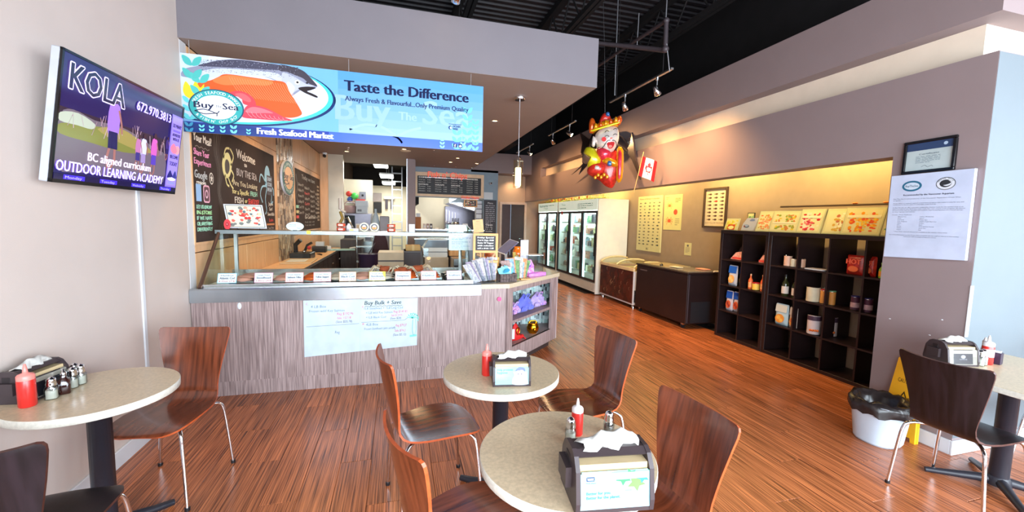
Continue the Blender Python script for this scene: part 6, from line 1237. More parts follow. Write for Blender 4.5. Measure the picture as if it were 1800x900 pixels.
# ================================================================== ON THE GREY COLUMN
t = thing('framed_certificate', 'black framed certificate high on the grey column', 'certificate', (3.80, 2.295, 2.018), -PI/2); w, h = .315, .245; t.rotation_euler = (-.05, -.02, -PI/2)
for a in ((0, 0, w, .02), (0, h-.02, w, h), (0, .02, .02, h-.02), (w-.02, .02, w, h-.02)): part(M().bbox(a[0], -.028, a[1], a[2], -.004, a[3], .003), 'frame', mat('gloss_black', ()), t)
part(M().box(.018, -.016, .018, w-.018, -.004, h-.018), 'sheet', mat('cert_paper', (176, 190, 190), .2, coat=.5), t); A = Art((0, -.016, 0), (1, 0, 0), (0, 0, 1)); A.rect(.02, .17, w-.02, h-.02, (40, 60, 96)); A.ell(.25, .20, .012, .012, (170, 190, 210), 1); A.text('Certificate', w/2, .135, .012, (80, 96, 110), w=.12, al='c'); A.lines(.08, .12, .15, 5, .011, .0035, (110, 126, 136), seed=5); A.curve([(.12, .045), (.14, .055), (.16, .04), (.18, .05), (.19, .04)], .002, (60, 70, 80), 1); A.done('lettering', INKG, t)
t = thing('notice_board', 'white seafood partner notice mounted on the grey column', 'notice', (3.797, 2.350, 1.375), -PI/2); w = .485; h = .64
part(M().prism([(0, 0), (w+.005, .017), (w, h+.005), (0, h-.003)], -.03, 0, 'y'), 'board', mat('board_white', (190, 200, 222), .3, coat=.2), t); A = Art((0, -.03, 0), (1, 0, 0), (0, 0, 1))
A.ell(.14, .55, .062, .040, (30, 100, 130)); A.ell(.14, .55, .048, .027, (190, 206, 220), 1); A.text('BuyTheSea', .14, .543, .016, (30, 80, 110), 2, w=.08, al='c'); A.ell(.34, .555, .055, .045, (40, 44, 50)); A.ell(.34, .555, .051, .041, (210, 216, 224), 1); A.ell(.34, .555, .034, .027, (40, 44, 50), 2); A.ell(.347, .557, .026, .020, (210, 216, 224), 3); A.sm([(.31, .55), (.34, .58), (.37, .56), (.34, .545)], (40, 44, 50), 4); A.arc('OCEAN WISE', .34, .555, .046, .037, 2.8, .35, .009, (40, 44, 50), 3)
A.text('Recommended by the Vancouver Aquarium', w/2, .478, .012, (50, 54, 76), w=.30, al='c', bold=.0004)
tx = (70, 76, 100)
for k, (s, x, y, ww) in enumerate((('Buy The Sea is a proud partner of the Vancouver Aquarium\'s Ocean Wise', .03, .452, .40), ('program.', .03, .440, .05), ('Ocean Wise is a national seafood conservation program that makes it easy for you and', .03, .418, .42), ('restaurants to choose seafood sustainable ocean friendly.', .03, .407, .27), ('At Buy The Sea we offer customers sustainable choices. Look for the symbol next to an', .03, .385, .42), ('approved seafood item. Each menu item meets four main criteria of the program. All choices', .03, .374, .43), ('are from stocks that are abundant and resilient, with limited bycatch and minimal damage', .03, .363, .42), ('to other species and habitats.', .03, .352, .15), ('Ocean Wise Seafood:', .03, .33, .13), ('* More fresh seasonal choices are available in the market every week', .05, .20, .33), ('For more information on the Ocean Wise program ask our staff or visit us in the market', .025, .175, .42), ('where our staff are happy to help you choose', .12, .163, .2))): A.text(s, x, y, .0065, tx, 0, w=ww)
L1 = ('Albacore Tuna', 'Clams', 'Cod, Pacific', 'Crab, Dungeness', 'Halibut', 'Hake', 'Mussels', 'Oysters', 'Lingcod'); L2 = ('Scallops, Weathervane', 'Salmon', 'Prawns, Spot', 'Sablefish, Pacific Black Cod', 'Sardines', 'Squid', 'Trout, Rainbow Farmed', 'Arctic Char', 'Kelp')
for k in range(9): A.text(L1[k], .07, .316-.0125*k, .0065, tx, 0); A.text(L2[k], .21, .316-.0125*k, .0065, tx, 0)
A.done('lettering', INK, t)
for y, z in ((2.28, .88), (1.96, .95), (2.02, .82)): tag(part(M().puff(circ(0, 0, .008, .004, 8), .002, 2, frame=lambda a, b, c: (3.799-abs(c), y+a, z+b), back=False), 'paint_chip', m_white), f'tiny white chip on the grey column {"left" if y > 2.2 else ("right" if z > .9 else "lowest")}', 'chip')
# bin and wet floor sign
t = thing('waste_bin', 'white plastic bin lined with a black bag beside the column', 'bin', (3.50, 2.10, .0)); 
part(M().lathe([(0, .001), (.125, 0), (.135, .02), (.165, .30), (.17, .31)], n=28, sq=2.6, cap=False), 'bucket', mat('bin_white', (196, 212, 226), .35, var=.02), t)
rr = random.Random(3); b = M(); n = 36; prof = [(.10, .18), (.14, .30), (.165, .335), (.185, .33), (.195, .28), (.188, .235)]; vs = []
for r, z in prof:
    for i in range(n): a = 2*PI*i/n; k = 1+.05*math.sin(a*7+z*30)+rr.uniform(-.03, .03); vs.append((r*k*math.cos(a), r*k*math.sin(a), z+rr.uniform(-.012, .012)))
b.add(vs, [(j*n+i, j*n+(i+1) % n, (j+1)*n+(i+1) % n, (j+1)*n+i) for j in range(len(prof)-1) for i in range(n)], True); part(b, 'bin_liner', mat('liner_black', (40, 34, 34), .22, var=.2, vs=30), t)
b = M(); b.add([(.1*math.cos(2*PI*i/16), .1*math.sin(2*PI*i/16), .19) for i in range(16)], [tuple(range(16))]); part(b, 'liner_floor', mat('liner_black', ()), t)
t = thing('wet_floor_sign', 'folded yellow wet floor sign leaning against the column', 'floor sign', (3.715, 2.11, 0), -PI/2); t.rotation_euler = (-.10, 0, -PI/2-.1); my = mat('sign_yellow', (240, 176, 30), .4)
out = [(-.13, 0), (-.11, 0), (-.105, .03), (-.075, .03), (.06, .03), (.09, .03), (.095, 0), (.125, 0), (.075, .60), (.05, .62), (-.05, .62), (-.08, .60)]
part(M().prism(out, 0, .018, 'y'), 'front_leaf', my, t); part(M().prism(out, .02, .038, 'y'), 'rear_leaf', my, t); A = Art((0, 0, 0), (1, 0, 0), (0, 0, 1)); A.text('CAUTION', 0, .42, .03, (60, 40, 10), w=.11, al='c'); A.poly([(-.05, .25), (.05, .25), (0, .36)], (60, 40, 10)); A.poly([(-.035, .26), (.035, .26), (0, .34)], (240, 176, 30), 1); A.text('WET FLOOR', 0, .17, .03, (60, 40, 10), w=.14, al='c'); A.done('lettering', INK, t)
# ================================================================== CHAIRS
wood_c = grain('chair_veneer', (66, 28, 14), (126, 62, 36), (1.1, 13, 1.1), .24, coat=.5, ns=3.2, perobj=.06, bump=.015, lo=.28, hi=.72, dist=.15)
wood_b = grain('chair_veneer_dark', (10, 7, 10), (32, 24, 30), (1.1, 10, 1.1), .36, coat=.12, ns=3.2, perobj=.03, bump=.02, lo=.35, hi=.7, dist=.5)
edge_c = mat('ply_edge', (176, 80, 40), .4, var=.15, vs=30); edge_b = mat('ply_edge_dark', (70, 40, 34), .4, var=.3, vs=20)
prof = []  # x, z, half width, dish of the cross section
for i in range(9):
    a = PI/2*(i/8)**.9; x = .245-.215*(1-math.cos(a))*1.0; prof.append((.03+.215*math.cos(a), .432+.018*math.sin(a), max(.205*math.sin(a)**.62, .05), -.012*(1-math.sin(a))))
prof = [(.245, .428, .085, -.006), (.24, .432, .118, -.005), (.225, .437, .150, -.003), (.20, .442, .175, 0), (.16, .447, .194, .004), (.11, .450, .203, .007), (.05, .450, .205, .010), (-.01, .446, .200, .012), (-.07, .442, .190, .012), (-.12, .442, .176, .010), (-.16, .449, .163, .006), (-.19, .466, .152, .004), (-.208, .490, .145, .006), (-.218, .52, .143, .012), (-.227, .56, .148, .02), (-.238, .61, .158, .028), (-.250, .67, .170, .034), (-.262, .73, .183, .038), (-.274, .79, .195, .040), (-.284, .835, .204, .041), (-.289, .857, .205, .041), (-.292, .867, .199, .040), (-.2935, .872, .185, .036)]
NSPLIT = 12
def chair_meshes(tag_, wood, edge):
    nu = 11; T = .011; top_v, bot_v = [], []
    for j, (x, z, w, dsh) in enumerate(prof):
        a = prof[max(j-1, 0)]; b = prof[min(j+1, len(prof)-1)]; tx, tz = b[0]-a[0], b[1]-a[1]; l = math.hypot(tx, tz); nx, nz = tz/l, -tx/l  # normal towards the sitter
        if nz < 0 and j < 8: nx, nz = -nx, -nz
        for i in range(nu):
            u = -1+2*i/(nu-1); o = dsh*u*u; p = Vector((x+nx*o, u*w, z+nz*o)); top_v.append(p); bot_v.append(p-Vector((nx, 0, nz))*T)
    V = top_v+bot_v; n = len(prof); N0 = len(top_v)
    def faces(j0, j1):
        F = []; E = []
        for j in range(j0, j1):
            for i in range(nu-1):
                q = (j*nu+i, j*nu+i+1, (j+1)*nu+i+1, (j+1)*nu+i); F.append(q); F.append(tuple(N0+k for k in reversed(q)))
            for i in (0, nu-1): E.append((j*nu+i, (j+1)*nu+i, N0+(j+1)*nu+i, N0+j*nu+i))
        for j in ([0] if j0 == 0 else [])+([n-1] if j1 == n-1 else []):
            for i in range(nu-1): E.append((j*nu+i, j*nu+i+1, N0+j*nu+i+1, N0+j*nu+i))
        return F, E
    Fa, Ea = faces(0, n-1); full = bpy.data.meshes.new('full'); full.from_pydata([tuple(v) for v in V], [], Fa); full.update()
    vn = [Vector(v.normal) for v in full.vertices]; bpy.data.meshes.remove(full); out = []
    for nm, j0, j1 in (('seat', 0, NSPLIT), ('backrest', NSPLIT, n-1)):
        F, E = faces(j0, j1); use = sorted({k for f in F+E for k in f}); mp_ = {k: i for i, k in enumerate(use)}
        me = bpy.data.meshes.new(nm); me.from_pydata([tuple(V[k]) for k in use], [], [tuple(mp_[k] for k in f) for f in F+E]); me.materials.append(wood); me.materials.append(edge)
        me.polygons.foreach_set('material_index', [0]*len(F)+[1]*len(E)); me.polygons.foreach_set('use_smooth', [True]*len(F)+[False]*len(E)); me.update()
        ln = []
        for pi, p in enumerate(me.polygons):
            for li in p.loop_indices: ln.append(vn[use[me.loops[li].vertex_index]] if pi < len(F) else p.normal)
        me.normals_split_custom_set([tuple(v) for v in ln]); out.append(me)
    return out
leg_me = []
for sx, sy in ((1, 1), (1, -1), (-1, 1), (-1, -1)):
    b = M(); x1 = .225 if sx > 0 else -.215; pts = [(.03*sx, .05*sy, .428), (.10*sx, .10*sy, .428), (.15*sx, .145*sy, .426), (.178*sx, .168*sy, .412), (.19*sx, .18*sy, .385), (.20*sx, .19*sy, .30), (x1, .215*sy, .012)]
    P = smooth_open(pts, 3); b.tube(P, .0095, 8); me = b.mesh('leg', m_chrome)
    g = M(); g.cyl(x1, .215*sy, 0, .018, .013, 10); leg_me.append((me, g.mesh('glide', m_dark)))
plate_me = M().box(-.09, -.07, .416, .09, .07, .432).mesh('mounting_plate', m_alu)
def chair(lab, x, y, deg, dark=False, group='bentwood cafe chairs'):
    t = thing('cafe_chair', lab, 'chair', (x, y, 0), math.radians(deg), group)
    s, b = CH['dark' if dark else 'brown']; link('seat', s, t); link('backrest', b, t); link('mounting_plate', plate_me, t)
    for l, g in leg_me: o = link('leg', l, t); link('glide', g, o)
    return t
CH = {'brown': chair_meshes('b', wood_c, edge_c), 'dark': chair_meshes('d', wood_b, edge_b)}
chair('brown chair behind the left table, facing the viewer', -1.27, 2.71, -99)
chair('brown chair seen from its side left of the middle table', .19, 2.25, 10)
chair('brown chair at the bottom edge left of the nearest table', .26, 1.44, 17)
chair('brown chair right of the middle table, backed by open floor', 1.12, 2.30, 188)
chair('large brown chair back right of the nearest table', .90, 1.30, 185)
chair('black chair in front of the white bin at the right table', 3.20, 1.50, 2, True)
chair('black chair cut off at the lower left corner', -1.28, 1.80, 94, True)
chair('black chair at the right edge beyond the right table, mostly outside the picture', 4.22, 1.42, 182, True)

# ================================================================== TABLES
m_top = mat('table_laminate', (208, 186, 154), .32, var=.10, vs=90, detail=6, coat=.15); m_edge = mat('table_edge', (206, 202, 190), .4, var=.08, vs=80)
m_ped = mat('pedestal_black', (36, 36, 44), .4, var=.06)
def ptable(lab, x, y, r=None, rect=None, h=.75):
    t = thing('pedestal_table', lab, 'table', (x, y, 0), 0, 'laminate cafe tables')
    if r:
        part(M().lathe([(0, h), (r-.002, h)], n=56, cap=False), 'tabletop', m_top, t); part(M().lathe([(0, h-.035), (r-.002, h-.035), (r, h-.033), (r, h-.002), (r-.002, h)], n=56, cap=False), 'table_edge', m_edge, t)
    else:
        a, b, c, d_ = rect; part(M().box(a+.002, b+.002, h-.002, c-.002, d_-.002, h), 'tabletop', m_top, t); part(M().bbox(a, b, h-.035, c, d_, h-.0015, .003), 'table_edge', m_edge, t)
    part(M().lathe([(.045, .03), (.045, h-.05), (.09, h-.05), (.09, h-.036)], n=20), 'pedestal', m_ped, t)
    for k in range(4):
        a = PI/4+k*PI/2; c, s = math.cos(a), math.sin(a); L_ = .27 if r else .33
        part(M().tube([(c*.03, s*.03, .055), (c*.1, s*.1, .048), (c*L_*.7, s*L_*.7, .030), (c*L_, s*L_, .018)], [.03, .026, .02, .017], 8), 'base_leg', m_ped, t)
    part(M().lathe([(.06, .03), (.055, .07), (.045, .085)], n=18), 'base_hub', m_ped, t)
    return t
ptable('round pale table against the left wall under the television', -1.375, 2.33, .308)
ptable('middle round table in front of the fish counter', .563, 2.172, .325)
ptable('nearest round table at the bottom centre', .600, 1.330, .321)
ptable('rectangular pale table beside the grey column at the right', 3.60, 1.50, rect=(-.43, -.30, .46, .31))
# ------------------------------------------------ table things
m_disp = mat('dispenser_grey', (58, 48, 50), .38, var=.05); m_nap = mat('napkin_white', (216, 214, 208), .8, var=.03, bump=.2, bs=40); m_napy = mat('napkin_natural', (206, 182, 140), .8, var=.06)
def dispenser(lab, x, y, deg, kind, s=1.0, z=.751):
    t = thing('napkin_dispenser', lab, 'napkin dispenser', (x, y, z), math.radians(deg), 'napkin dispensers'); t.scale = (s, s, s)
    w, d, h = .105, .075, .15
    pr = [(-d, 0), (d, 0), (d+.004, .03), (d*.9, h*.72), (d*.62, h*.93), (d*.35, h), (-d*.35, h), (-d*.62, h*.93), (-d*.9, h*.72), (-d-.004, .03)]
    part(M().prism(pr, -w, -w+.012, 'x'), 'side_cheek', m_disp, t); part(M().prism(pr, w-.012, w, 'x'), 'side_cheek', m_disp, t)
    part(M().box(-w+.012, -d, 0, w-.012, d, .012), 'base', m_disp, t)
    b = M(); b.prism([(d*.62, h*.91), (d*.35, h*.985), (-d*.35, h*.985), (-d*.62, h*.91), (-d*.5, h*.86), (d*.5, h*.86)], -w+.012, w-.012, 'x'); part(b, 'hood', m_disp, t)
    part(M().prism([(-d*.84, .02), (d*.84, .02), (d*.72, h*.80), (-d*.72, h*.80)], -w+.013, w-.013, 'x'), 'napkin_stack', m_napy, t)
    # clear advert covers front and back
    for sg in (-1, 1):
        f = part(M().prism([(sg*(d+.001), .012), (sg*d*.985, .012), (sg*d*.86, h*.68), (sg*d*.88, h*.68)], -w+.012, w-.012, 'x'), 'advert_cover', mat('cover_white', (140, 180, 188), .2, coat=.4, var=.03) if kind != 'plain' else mat('cover_clear', (150, 146, 134), .15, coat=.5, var=.05), t)
        if sg < 0 or kind == 'plain':
            W_ = 2*w-.024; H_ = h*.66; A = Art((-(w-.012), -d-.0012, .012) if sg < 0 else ((w-.012), d+.0012, .012), (1 if sg < 0 else -1, 0, 0), (0, .13*(-sg), .99), lift=.0004)
            A.rect(.004, .003, W_-.004, H_-.003, (140, 196, 198) if kind != 'plain' else (120, 116, 108))
            if kind == 'leaf':
                rr = random.Random(4)
                for cx, cy, q in ((.115, .075, .022), (.15, .062, .026), (.135, .085, .018), (.168, .075, .018)):
                    A.poly([(cx+q*(1 if k % 2 == 0 else .5)*math.cos(k*PI/5+q*40), cy+q*.85*(1 if k % 2 == 0 else .5)*math.sin(k*PI/5+q*40)) for k in range(10)], rr.choice(((60, 190, 90), (100, 206, 80), (50, 180, 140))), 1+cx)
                A.sm([(.08, .088), (.1, .094), (.18, .094), (.18, .085), (.12, .08)], (110, 210, 170), .8)
                A.poly(rrect(.016, .072, .038, .083, .002), (40, 66, 100), 2); A.text('TORK', .027, .0745, .006, (226, 240, 244), 3, w=.018, al='c', bold=.0004); A.text('Think ahead.', .014, .066, .0035, (50, 90, 110), 2, w=.028)
                A.text('Better for you.', .016, .038, .0075, (60, 120, 130), 2, w=.065, bold=.0003); A.text('Better for the planet.', .016, .027, .0075, (60, 120, 130), 2, w=.09, bold=.0003); A.lines(.016, .019, .08, 2, .005, .0018, (130, 180, 190), seed=3); A.lines(.12, .043, .03, 1, .005, .003, (110, 170, 170), seed=4)
            elif kind == 'hygiene':
                A.text('Help promote', .012, .076, .012, (20, 120, 136), 2, w=.085, bold=.0005); A.text('hygiene', .012, .06, .012, (20, 120, 136), 2, w=.055, bold=.0005); A.lines(.012, .04, .07, 5, .006, .0016, (120, 170, 180), seed=6)
                A.sm([(.10, .0), (.095, .03), (.105, .05), (.10, .075), (.12, .092), (.15, .092), (.172, .075), (.178, .03), (.178, .0)], (176, 190, 206), 1); A.sm([(.118, .028), (.112, .055), (.125, .08), (.148, .082), (.160, .06), (.155, .03), (.14, .015)], (206, 196, 200), 2); A.sm([(.11, .075), (.13, .094), (.16, .09), (.166, .07), (.15, .078), (.13, .076)], (110, 120, 150), 3)
                A.ell(.127, .056, .004, .0025, (60, 60, 90), 4, 8); A.ell(.145, .057, .004, .0025, (60, 60, 90), 4, 8); A.sm([(.118, .0), (.112, .022), (.13, .036), (.148, .032), (.15, .012), (.145, .0)], (226, 206, 200), 4); A.line([(.135, .05), (.138, .044)], .002, (160, 140, 150), 5)
            else:
                A.rect(.03, .003, W_-.03, H_-.003, (30, 28, 34), 1); A.ell(W_/2, .05, .016, .012, (120, 120, 126), 2, 12); A.text('NAPKINS', W_/2, .03, .008, (130, 130, 136), 2, w=.05, al='c')
            A.done('advert', INKG, f)
    # pulled napkin
    b = M(); rr = random.Random(3+len(lab)); n = 9; vs = []
    for i in range(n):
        u = -1+2*i/(n-1)
        for j, (yy, zz) in enumerate(((-.028, 0), (-.016, .016), (-.004, .028), (.006, .030), (.018, .016), (.028, .0))):
            vs.append((u*.080+.012*math.sin(j), yy*(1+.25*math.sin(i*1.7))+.012*u+.005*math.sin(i*2.3+j), h-.004+zz*(1.15-.75*abs(u-.15)**1.6)*(1+.22*math.sin(i*2.1+1))+rr.uniform(-.003, .003)))
    b.add(vs, [(i*6+j, i*6+j+1, (i+1)*6+j+1, (i+1)*6+j) for i in range(n-1) for j in range(5)], True); part(b, 'napkin', m_nap, t)
    part(M().box(-w-.016, -.03, .045, -w, .045, .10), 'side_clip', m_disp, t); part(M().bbox(-w-.0015, -.01, .10, -w, .022, .125, .0005), 'latch', mat('latch_dark', (34, 28, 30), .5), t)
    return t
dispenser('nearest napkin dispenser with the green leaf advert', .625, 1.085, -8, 'leaf', 1.14)
dispenser('napkin dispenser with the hygiene advert on the middle table', .572, 2.01, -9, 'hygiene', .93)
dispenser('black napkin dispenser at the left edge on the left table', -1.608, 2.325, 82, 'plain', .96)
dispenser('dark napkin dispenser against the column on the right table', 3.42, 1.70, -14, 'plain', .98)
kr = mat('ketchup_red', (196, 40, 34), .3, var=.05, coat=.2); kc = mat('cap_white', (214, 206, 206), .35); kp = mat('cap_pink', (226, 130, 120), .35)
def ketchup(lab, x, y, cap=kc, z=.751, s=1.0, labc=None):
    t = thing('ketchup_bottle', lab, 'bottle', (x, y, z), 0, 'red squeeze bottles'); t.scale = (s, s, s)
    part(M().lathe([(.026, 0), (.029, .005), (.029, .115), (.026, .122)], n=22), 'body', kr, t); part(M().lathe([(.0285, .118), (.0285, .135), (.024, .142), (.009, .148), (.008, .16), (.004, .185), (0, .187)], n=20), 'nozzle_cap', cap, t)
    if labc: part(M().lathe([(.0295, .05), (.0295, .10)], n=22, cap=False), 'paper_label', labc, t)
    return t
ketchup('red ketchup bottle on the nearest table', .690, 1.435, kc, s=.80); ketchup('slim ketchup bottle on the middle table', .468, 2.125, kp, s=.93); ketchup('red ketchup bottle on the left table', -1.54, 2.195, kp, s=1.0); ketchup('red and white ketchup bottle on the right table', 3.63, 1.63, kc, labc=mat('label_pale', (226, 170, 170), .5))
gs = pane('shaker_glass', (226, 232, 234), .22); salt = mat('salt', (214, 208, 190), .8); pep = mat('pepper', (90, 80, 70), .8, var=.4, vs=90)
def shaker(lab, x, y, fill=salt, z=.751, sq=0):
    t = thing('shaker', lab, 'shaker', (x, y, z), .3, 'glass shakers'); part(M().lathe([(.019, 0), (.022, .004), (.022, .05), (.017, .062)], n=14, sq=sq), 'glass', gs, t); part(M().lathe([(.018, .003), (.018, .042)], n=12, sq=sq), 'filling', fill, t)
    part(M().lathe([(.0185, .06), (.0195, .07), (.017, .082), (.018, .084), (.0135, .094), (.006, .10), (0, .102)], n=16), 'metal_cap', m_chrome, t); return t
shaker('shaker left of the red bottle behind the nearest dispenser', .640, 1.385); shaker('shaker right of the red bottle on the nearest table', .812, 1.40, pep)
shaker('salt shaker beside the ketchup on the left table', -1.500, 2.262, sq=5); shaker('shaker behind the vinegar bottle on the left table', -1.50, 2.385); shaker('shaker at the right end of the row on the left table', -1.495, 2.43); shaker('second shaker at the right end of the left table row', -1.53, 2.45, pep)
t = thing('vinegar_bottle', 'dark brown square vinegar bottle on the left table', 'bottle', (-1.490, 2.318, .751), .4); mv = mat('vinegar_dark', (44, 16, 14), .1, coat=.6); part(M().lathe([(.020, 0), (.022, .004), (.022, .062), (.010, .075), (.0095, .09)], n=20, sq=7), 'body', mv, t); part(M().lathe([(.011, .088), (.012, .098), (.006, .104), (.004, .115), (0, .116)], n=14), 'pourer', m_chrome, t)
for k, (x, y, f) in enumerate(((3.505, 1.635, salt), (3.545, 1.62, salt), (3.56, 1.66, pep), (3.585, 1.625, salt), (3.52, 1.67, salt))): shaker(('square shaker nearest the dispenser on the right table', 'square shaker second from the dispenser on the right table', 'pepper shaker at the back of the right table group', 'shaker touching the ketchup bottle on the right table', 'shaker behind the others by the right dispenser')[k], x, y, f, sq=5)
t = thing('pump_bottle', 'small white topped bottle behind the ketchup on the right table', 'bottle', (3.67, 1.665, .751)); part(M().lathe([(.016, 0), (.018, .01), (.018, .09), (.008, .11)], n=14), 'body', gs, t); part(M().lathe([(.012, .11), (.014, .135), (.006, .15), (.005, .16)], n=12), 'cap', kc, t)
t = thing('sugar_caddy', 'small dark sugar packet caddy at the right end of the condiments', 'caddy', (3.70, 1.625, .751), .2); part(M().bbox(-.022, -.03, 0, .022, .03, .075, .002), 'box', mat('caddy_dark', (50, 40, 60), .3), t); part(M().box(-.015, -.022, .07, .015, .022, .085), 'packets', m_paper, t)

# ================================================================== TRACK LIGHTS, PENDANT
def track(y0, y1, heads, lab, x=3.0, z=3.35):
    t = thing('track_light', lab, 'track light', (x, (y0+y1)/2, z), 0, 'ceiling track lights'); L_ = (y1-y0)/2
    part(M().bbox(-.018, -L_, -.012, .018, L_, .012, .003), 'rail', m_alu, t)
    for yy in (-L_*.75, L_*.75): part(M().tube([(0, yy, .01), (0, yy, 5.1-z)], .004, 5), 'hanging_rod', mat('rod_black', (40, 36, 38), .5), t)
    for (y, tx, ty, tz, on_) in heads:
        yy = y-(y0+y1)/2; hd = thing('x', '', '', (0, yy, -.012)); 
        for kk in ('label', 'category'): del hd[kk]
        hd.name = 'spot_head'; hd.parent = t
        dv = (Vector((tx, ty, tz))-Vector((x, y, z-.17))).normalized(); R_ = dv.to_track_quat('-Z', 'Y').to_matrix().to_4x4()
        part(M().tube([(0, 0, 0), (0, 0, -.07), (.0, .0, -.13)], .008, 6).cyl(0, 0, -.03, 0, .018, 10), 'stem', m_alu, hd)
        b = M(); b.T = Matrix.Translation((0, 0, -.155)) @ R_; b.lathe([(.02, .06), (.03, .055), (.042, -.05), (.038, -.055)], n=16); part(b, 'shade', m_chrome, hd)
        b = M(); b.T = Matrix.Translation((0, 0, -.155)) @ R_; b.lathe([(0, -.056), (.034, -.056)], n=14, cap=False); part(b, 'bulb_face', mat('lamp_glow2', (255, 220, 150), emit=25 if on_ else 4), hd)
        if on_:
            p = Vector((x, y, z-.167))+dv*.075; spot('track_beam', p, (tx, ty, tz), on_, (1, .56, .24), 112, 1.0, .04)
track(4.14, 5.56, ((4.42, 3.8, 4.6, 1.9, 190), (5.14, 3.8, 5.6, 1.9, 170)), 'nearest track light with a glowing spot, above the balloon')
track(6.76, 8.10, ((7.02, 3.8, 6.4, 2.5, 90), (7.85, 3.8, 8.6, 2.4, 80)), 'middle track light of the row along the right wall')
track(9.10, 10.46, ((9.35, 3.8, 9.1, 2.4, 60), (10.2, 3.8, 10.7, 2.4, 60)), 'farthest track light of the row along the right wall')
track(2.3, 4.2-.55, ((3.55, 0, 6, 2, 0),), 'single spot track at the top edge over the canopy', .475, 3.60)
t = thing('pendant_lamp', 'glass cylinder pendant lamp with a glowing bubble tube', 'pendant lamp', (1.338, 4.582, 2.99)); part(M().lathe([(.058, -.035), (.062, -.03), (.062, -.002)], n=24), 'ceiling_rose', m_chrome, t)
part(M().tube([(0, 0, -.03), (0, 0, -.69)], .0035, 6), 'cable', m_wire, t); part(M().lathe([(.008, -.66), (.014, -.70), (.018, -.73), (.018, -.78)], n=14), 'socket', m_chrome, t)
part(M().lathe([(.056, -1.02), (.056, -.70)], n=24, cap=False), 'glass_shade', pane('pendant_glass', (240, 240, 226), .16), t)
mb_ = M(); mb_.lathe([(.03, -1.0), (.034, -.99), (.034, -.80), (.03, -.79)], n=16); part(mb_, 'glow_tube', mat('tube_glow', (255, 232, 160), .4, emit=5, c2=(255, 206, 100), vs=60), t)
for a in range(3): part(M().tube([(0, 0, -.715), (.056*math.cos(a*2.1), .056*math.sin(a*2.1), -.715)], .003, 5), 'spoke', m_chrome, t)
point('pendant_bulb', (1.338, 4.582, 1.90), 5, WARM, .05)

# ================================================================== BALLOON, MARLIN, FLAG
yaw = -math.atan2(2.88, 5.3); bo = thing('foil_balloon', 'shiny foil balloon of a laughing bearded man with a gold crown', 'balloon', (2.86, 5.3, 2.08), yaw); bo.rotation_euler = (0, -.06, yaw)
def foil(n_, c, **k): return mat('foil_'+n_, c, .22, metal=.35, var=.12, vs=9, bump=.5, bs=14, coat=.5, **k)
F0 = lambda dy: (lambda a, b, c: (a, -c+dy, b))
def blob(name, pts, t_, m_, dy=0, n=4, k=6, c=None, lab=None): return part(M().puff([p[:2] for p in smooth_closed([(*p, 0) for p in pts], n)], t_, k, c=c, frame=F0(dy)), name, m_, bo, lab)
blob('robe', [(-.22, .30), (-.20, .18), (-.10, .12), (-.02, .04), (.06, .0), (.10, .02), (.16, .14), (.20, .30), (.18, .46), (.08, .56), (-.06, .56), (-.16, .46)], .13, foil('red', (200, 26, 22)), .03)
blob('collar', [(-.12, .44), (-.02, .36), (.08, .44), (.04, .54), (-.10, .58)], .10, foil('crimson', (226, 50, 70)), -.05)
blob('sleeve', [(-.26, .22), (-.14, .16), (-.02, .20), (.0, .32), (-.10, .36), (-.22, .34)], .11, foil('red', ()), -.05)
blob('sash', [(-.05, .36), (.1, .28), (.16, .30), (.14, .36), (.02, .42)], .06, foil('gold', (226, 150, 20)), -.10)
blob('scroll', [(.14, .10), (.22, .12), (.24, .50), (.15, .52)], .05, foil('gold', ()), -.06, 3); blob('scroll_panel', [(.16, .14), (.20, .15), (.215, .46), (.17, .47)], .02, foil('crimson', ()), -.10, 3)
blob('gold_bundle', [(-.30, .50), (-.22, .42), (-.26, .34), (-.22, .28), (-.10, .30), (-.06, .40), (-.12, .50), (-.16, .56), (-.26, .58)], .09, foil('lemon', (216, 206, 30)), -.06)
blob('hand', [(-.16, .26), (-.10, .24), (-.08, .29), (-.14, .31)], .03, foil('white', (226, 214, 206)), -.14, 3); blob('medallion', [(.02, .30), (.07, .29), (.08, .35), (.03, .36)], .02, foil('blue', (60, 110, 170)), -.15, 3)
blob('hair', [(-.20, .74), (-.22, .64), (-.17, .56), (.0, .60), (.16, .62), (.19, .72), (.12, .84), (-.12, .84)], .12, foil('black', (26, 22, 24)), .02)
blob('head', [(-.14, .78), (-.16, .66), (-.12, .56), (-.04, .47), (.03, .44), (.10, .50), (.16, .60), (.185, .72), (.15, .84), (.0, .86)], .13, foil('white', ()), -.02)
blob('ear', [(-.19, .60), (-.15, .58), (-.13, .68), (-.17, .72)], .03, foil('white', ()), -.08, 3)
blob('crown', [(-.18, .77), (-.08, .81), (.05, .84), (.17, .84), (.17, .90), (.08, .95), (-.05, .93), (-.16, .87)], .13, foil('gold', ()), -.0)
for k in range(5): blob('crown_lobe', [(-.155+.068*k, .80+.015*k), (-.10+.068*k, .81+.015*k), (-.105+.068*k, .87+.015*k), (-.13+.068*k, .90+.015*k), (-.155+.068*k, .86+.015*k)], .05, foil('amber' if k % 2 else 'gold', (216, 90, 24)), -.10, 3)
for nm, pts in (('crown_horn', [(-.215, .78), (-.15, .80), (-.13, .90), (-.16, .98), (-.205, .97), (-.225, .88)]), ('crown_horn', [(.14, .86), (.20, .86), (.23, .93), (.21, .98), (.16, .96)])): blob(nm, pts, .05, foil('amber', (216, 90, 24)), -.03, 3)
blob('crown_top', [(-.08, .90), (.06, .92), (.07, 1.0), (.0, 1.05), (-.06, .99)], .07, foil('red', ()), .0); blob('crown_gem', [(.01, .99), (.06, .98), (.06, 1.03), (.02, 1.04)], .03, foil('blue', ()), -.06, 3)
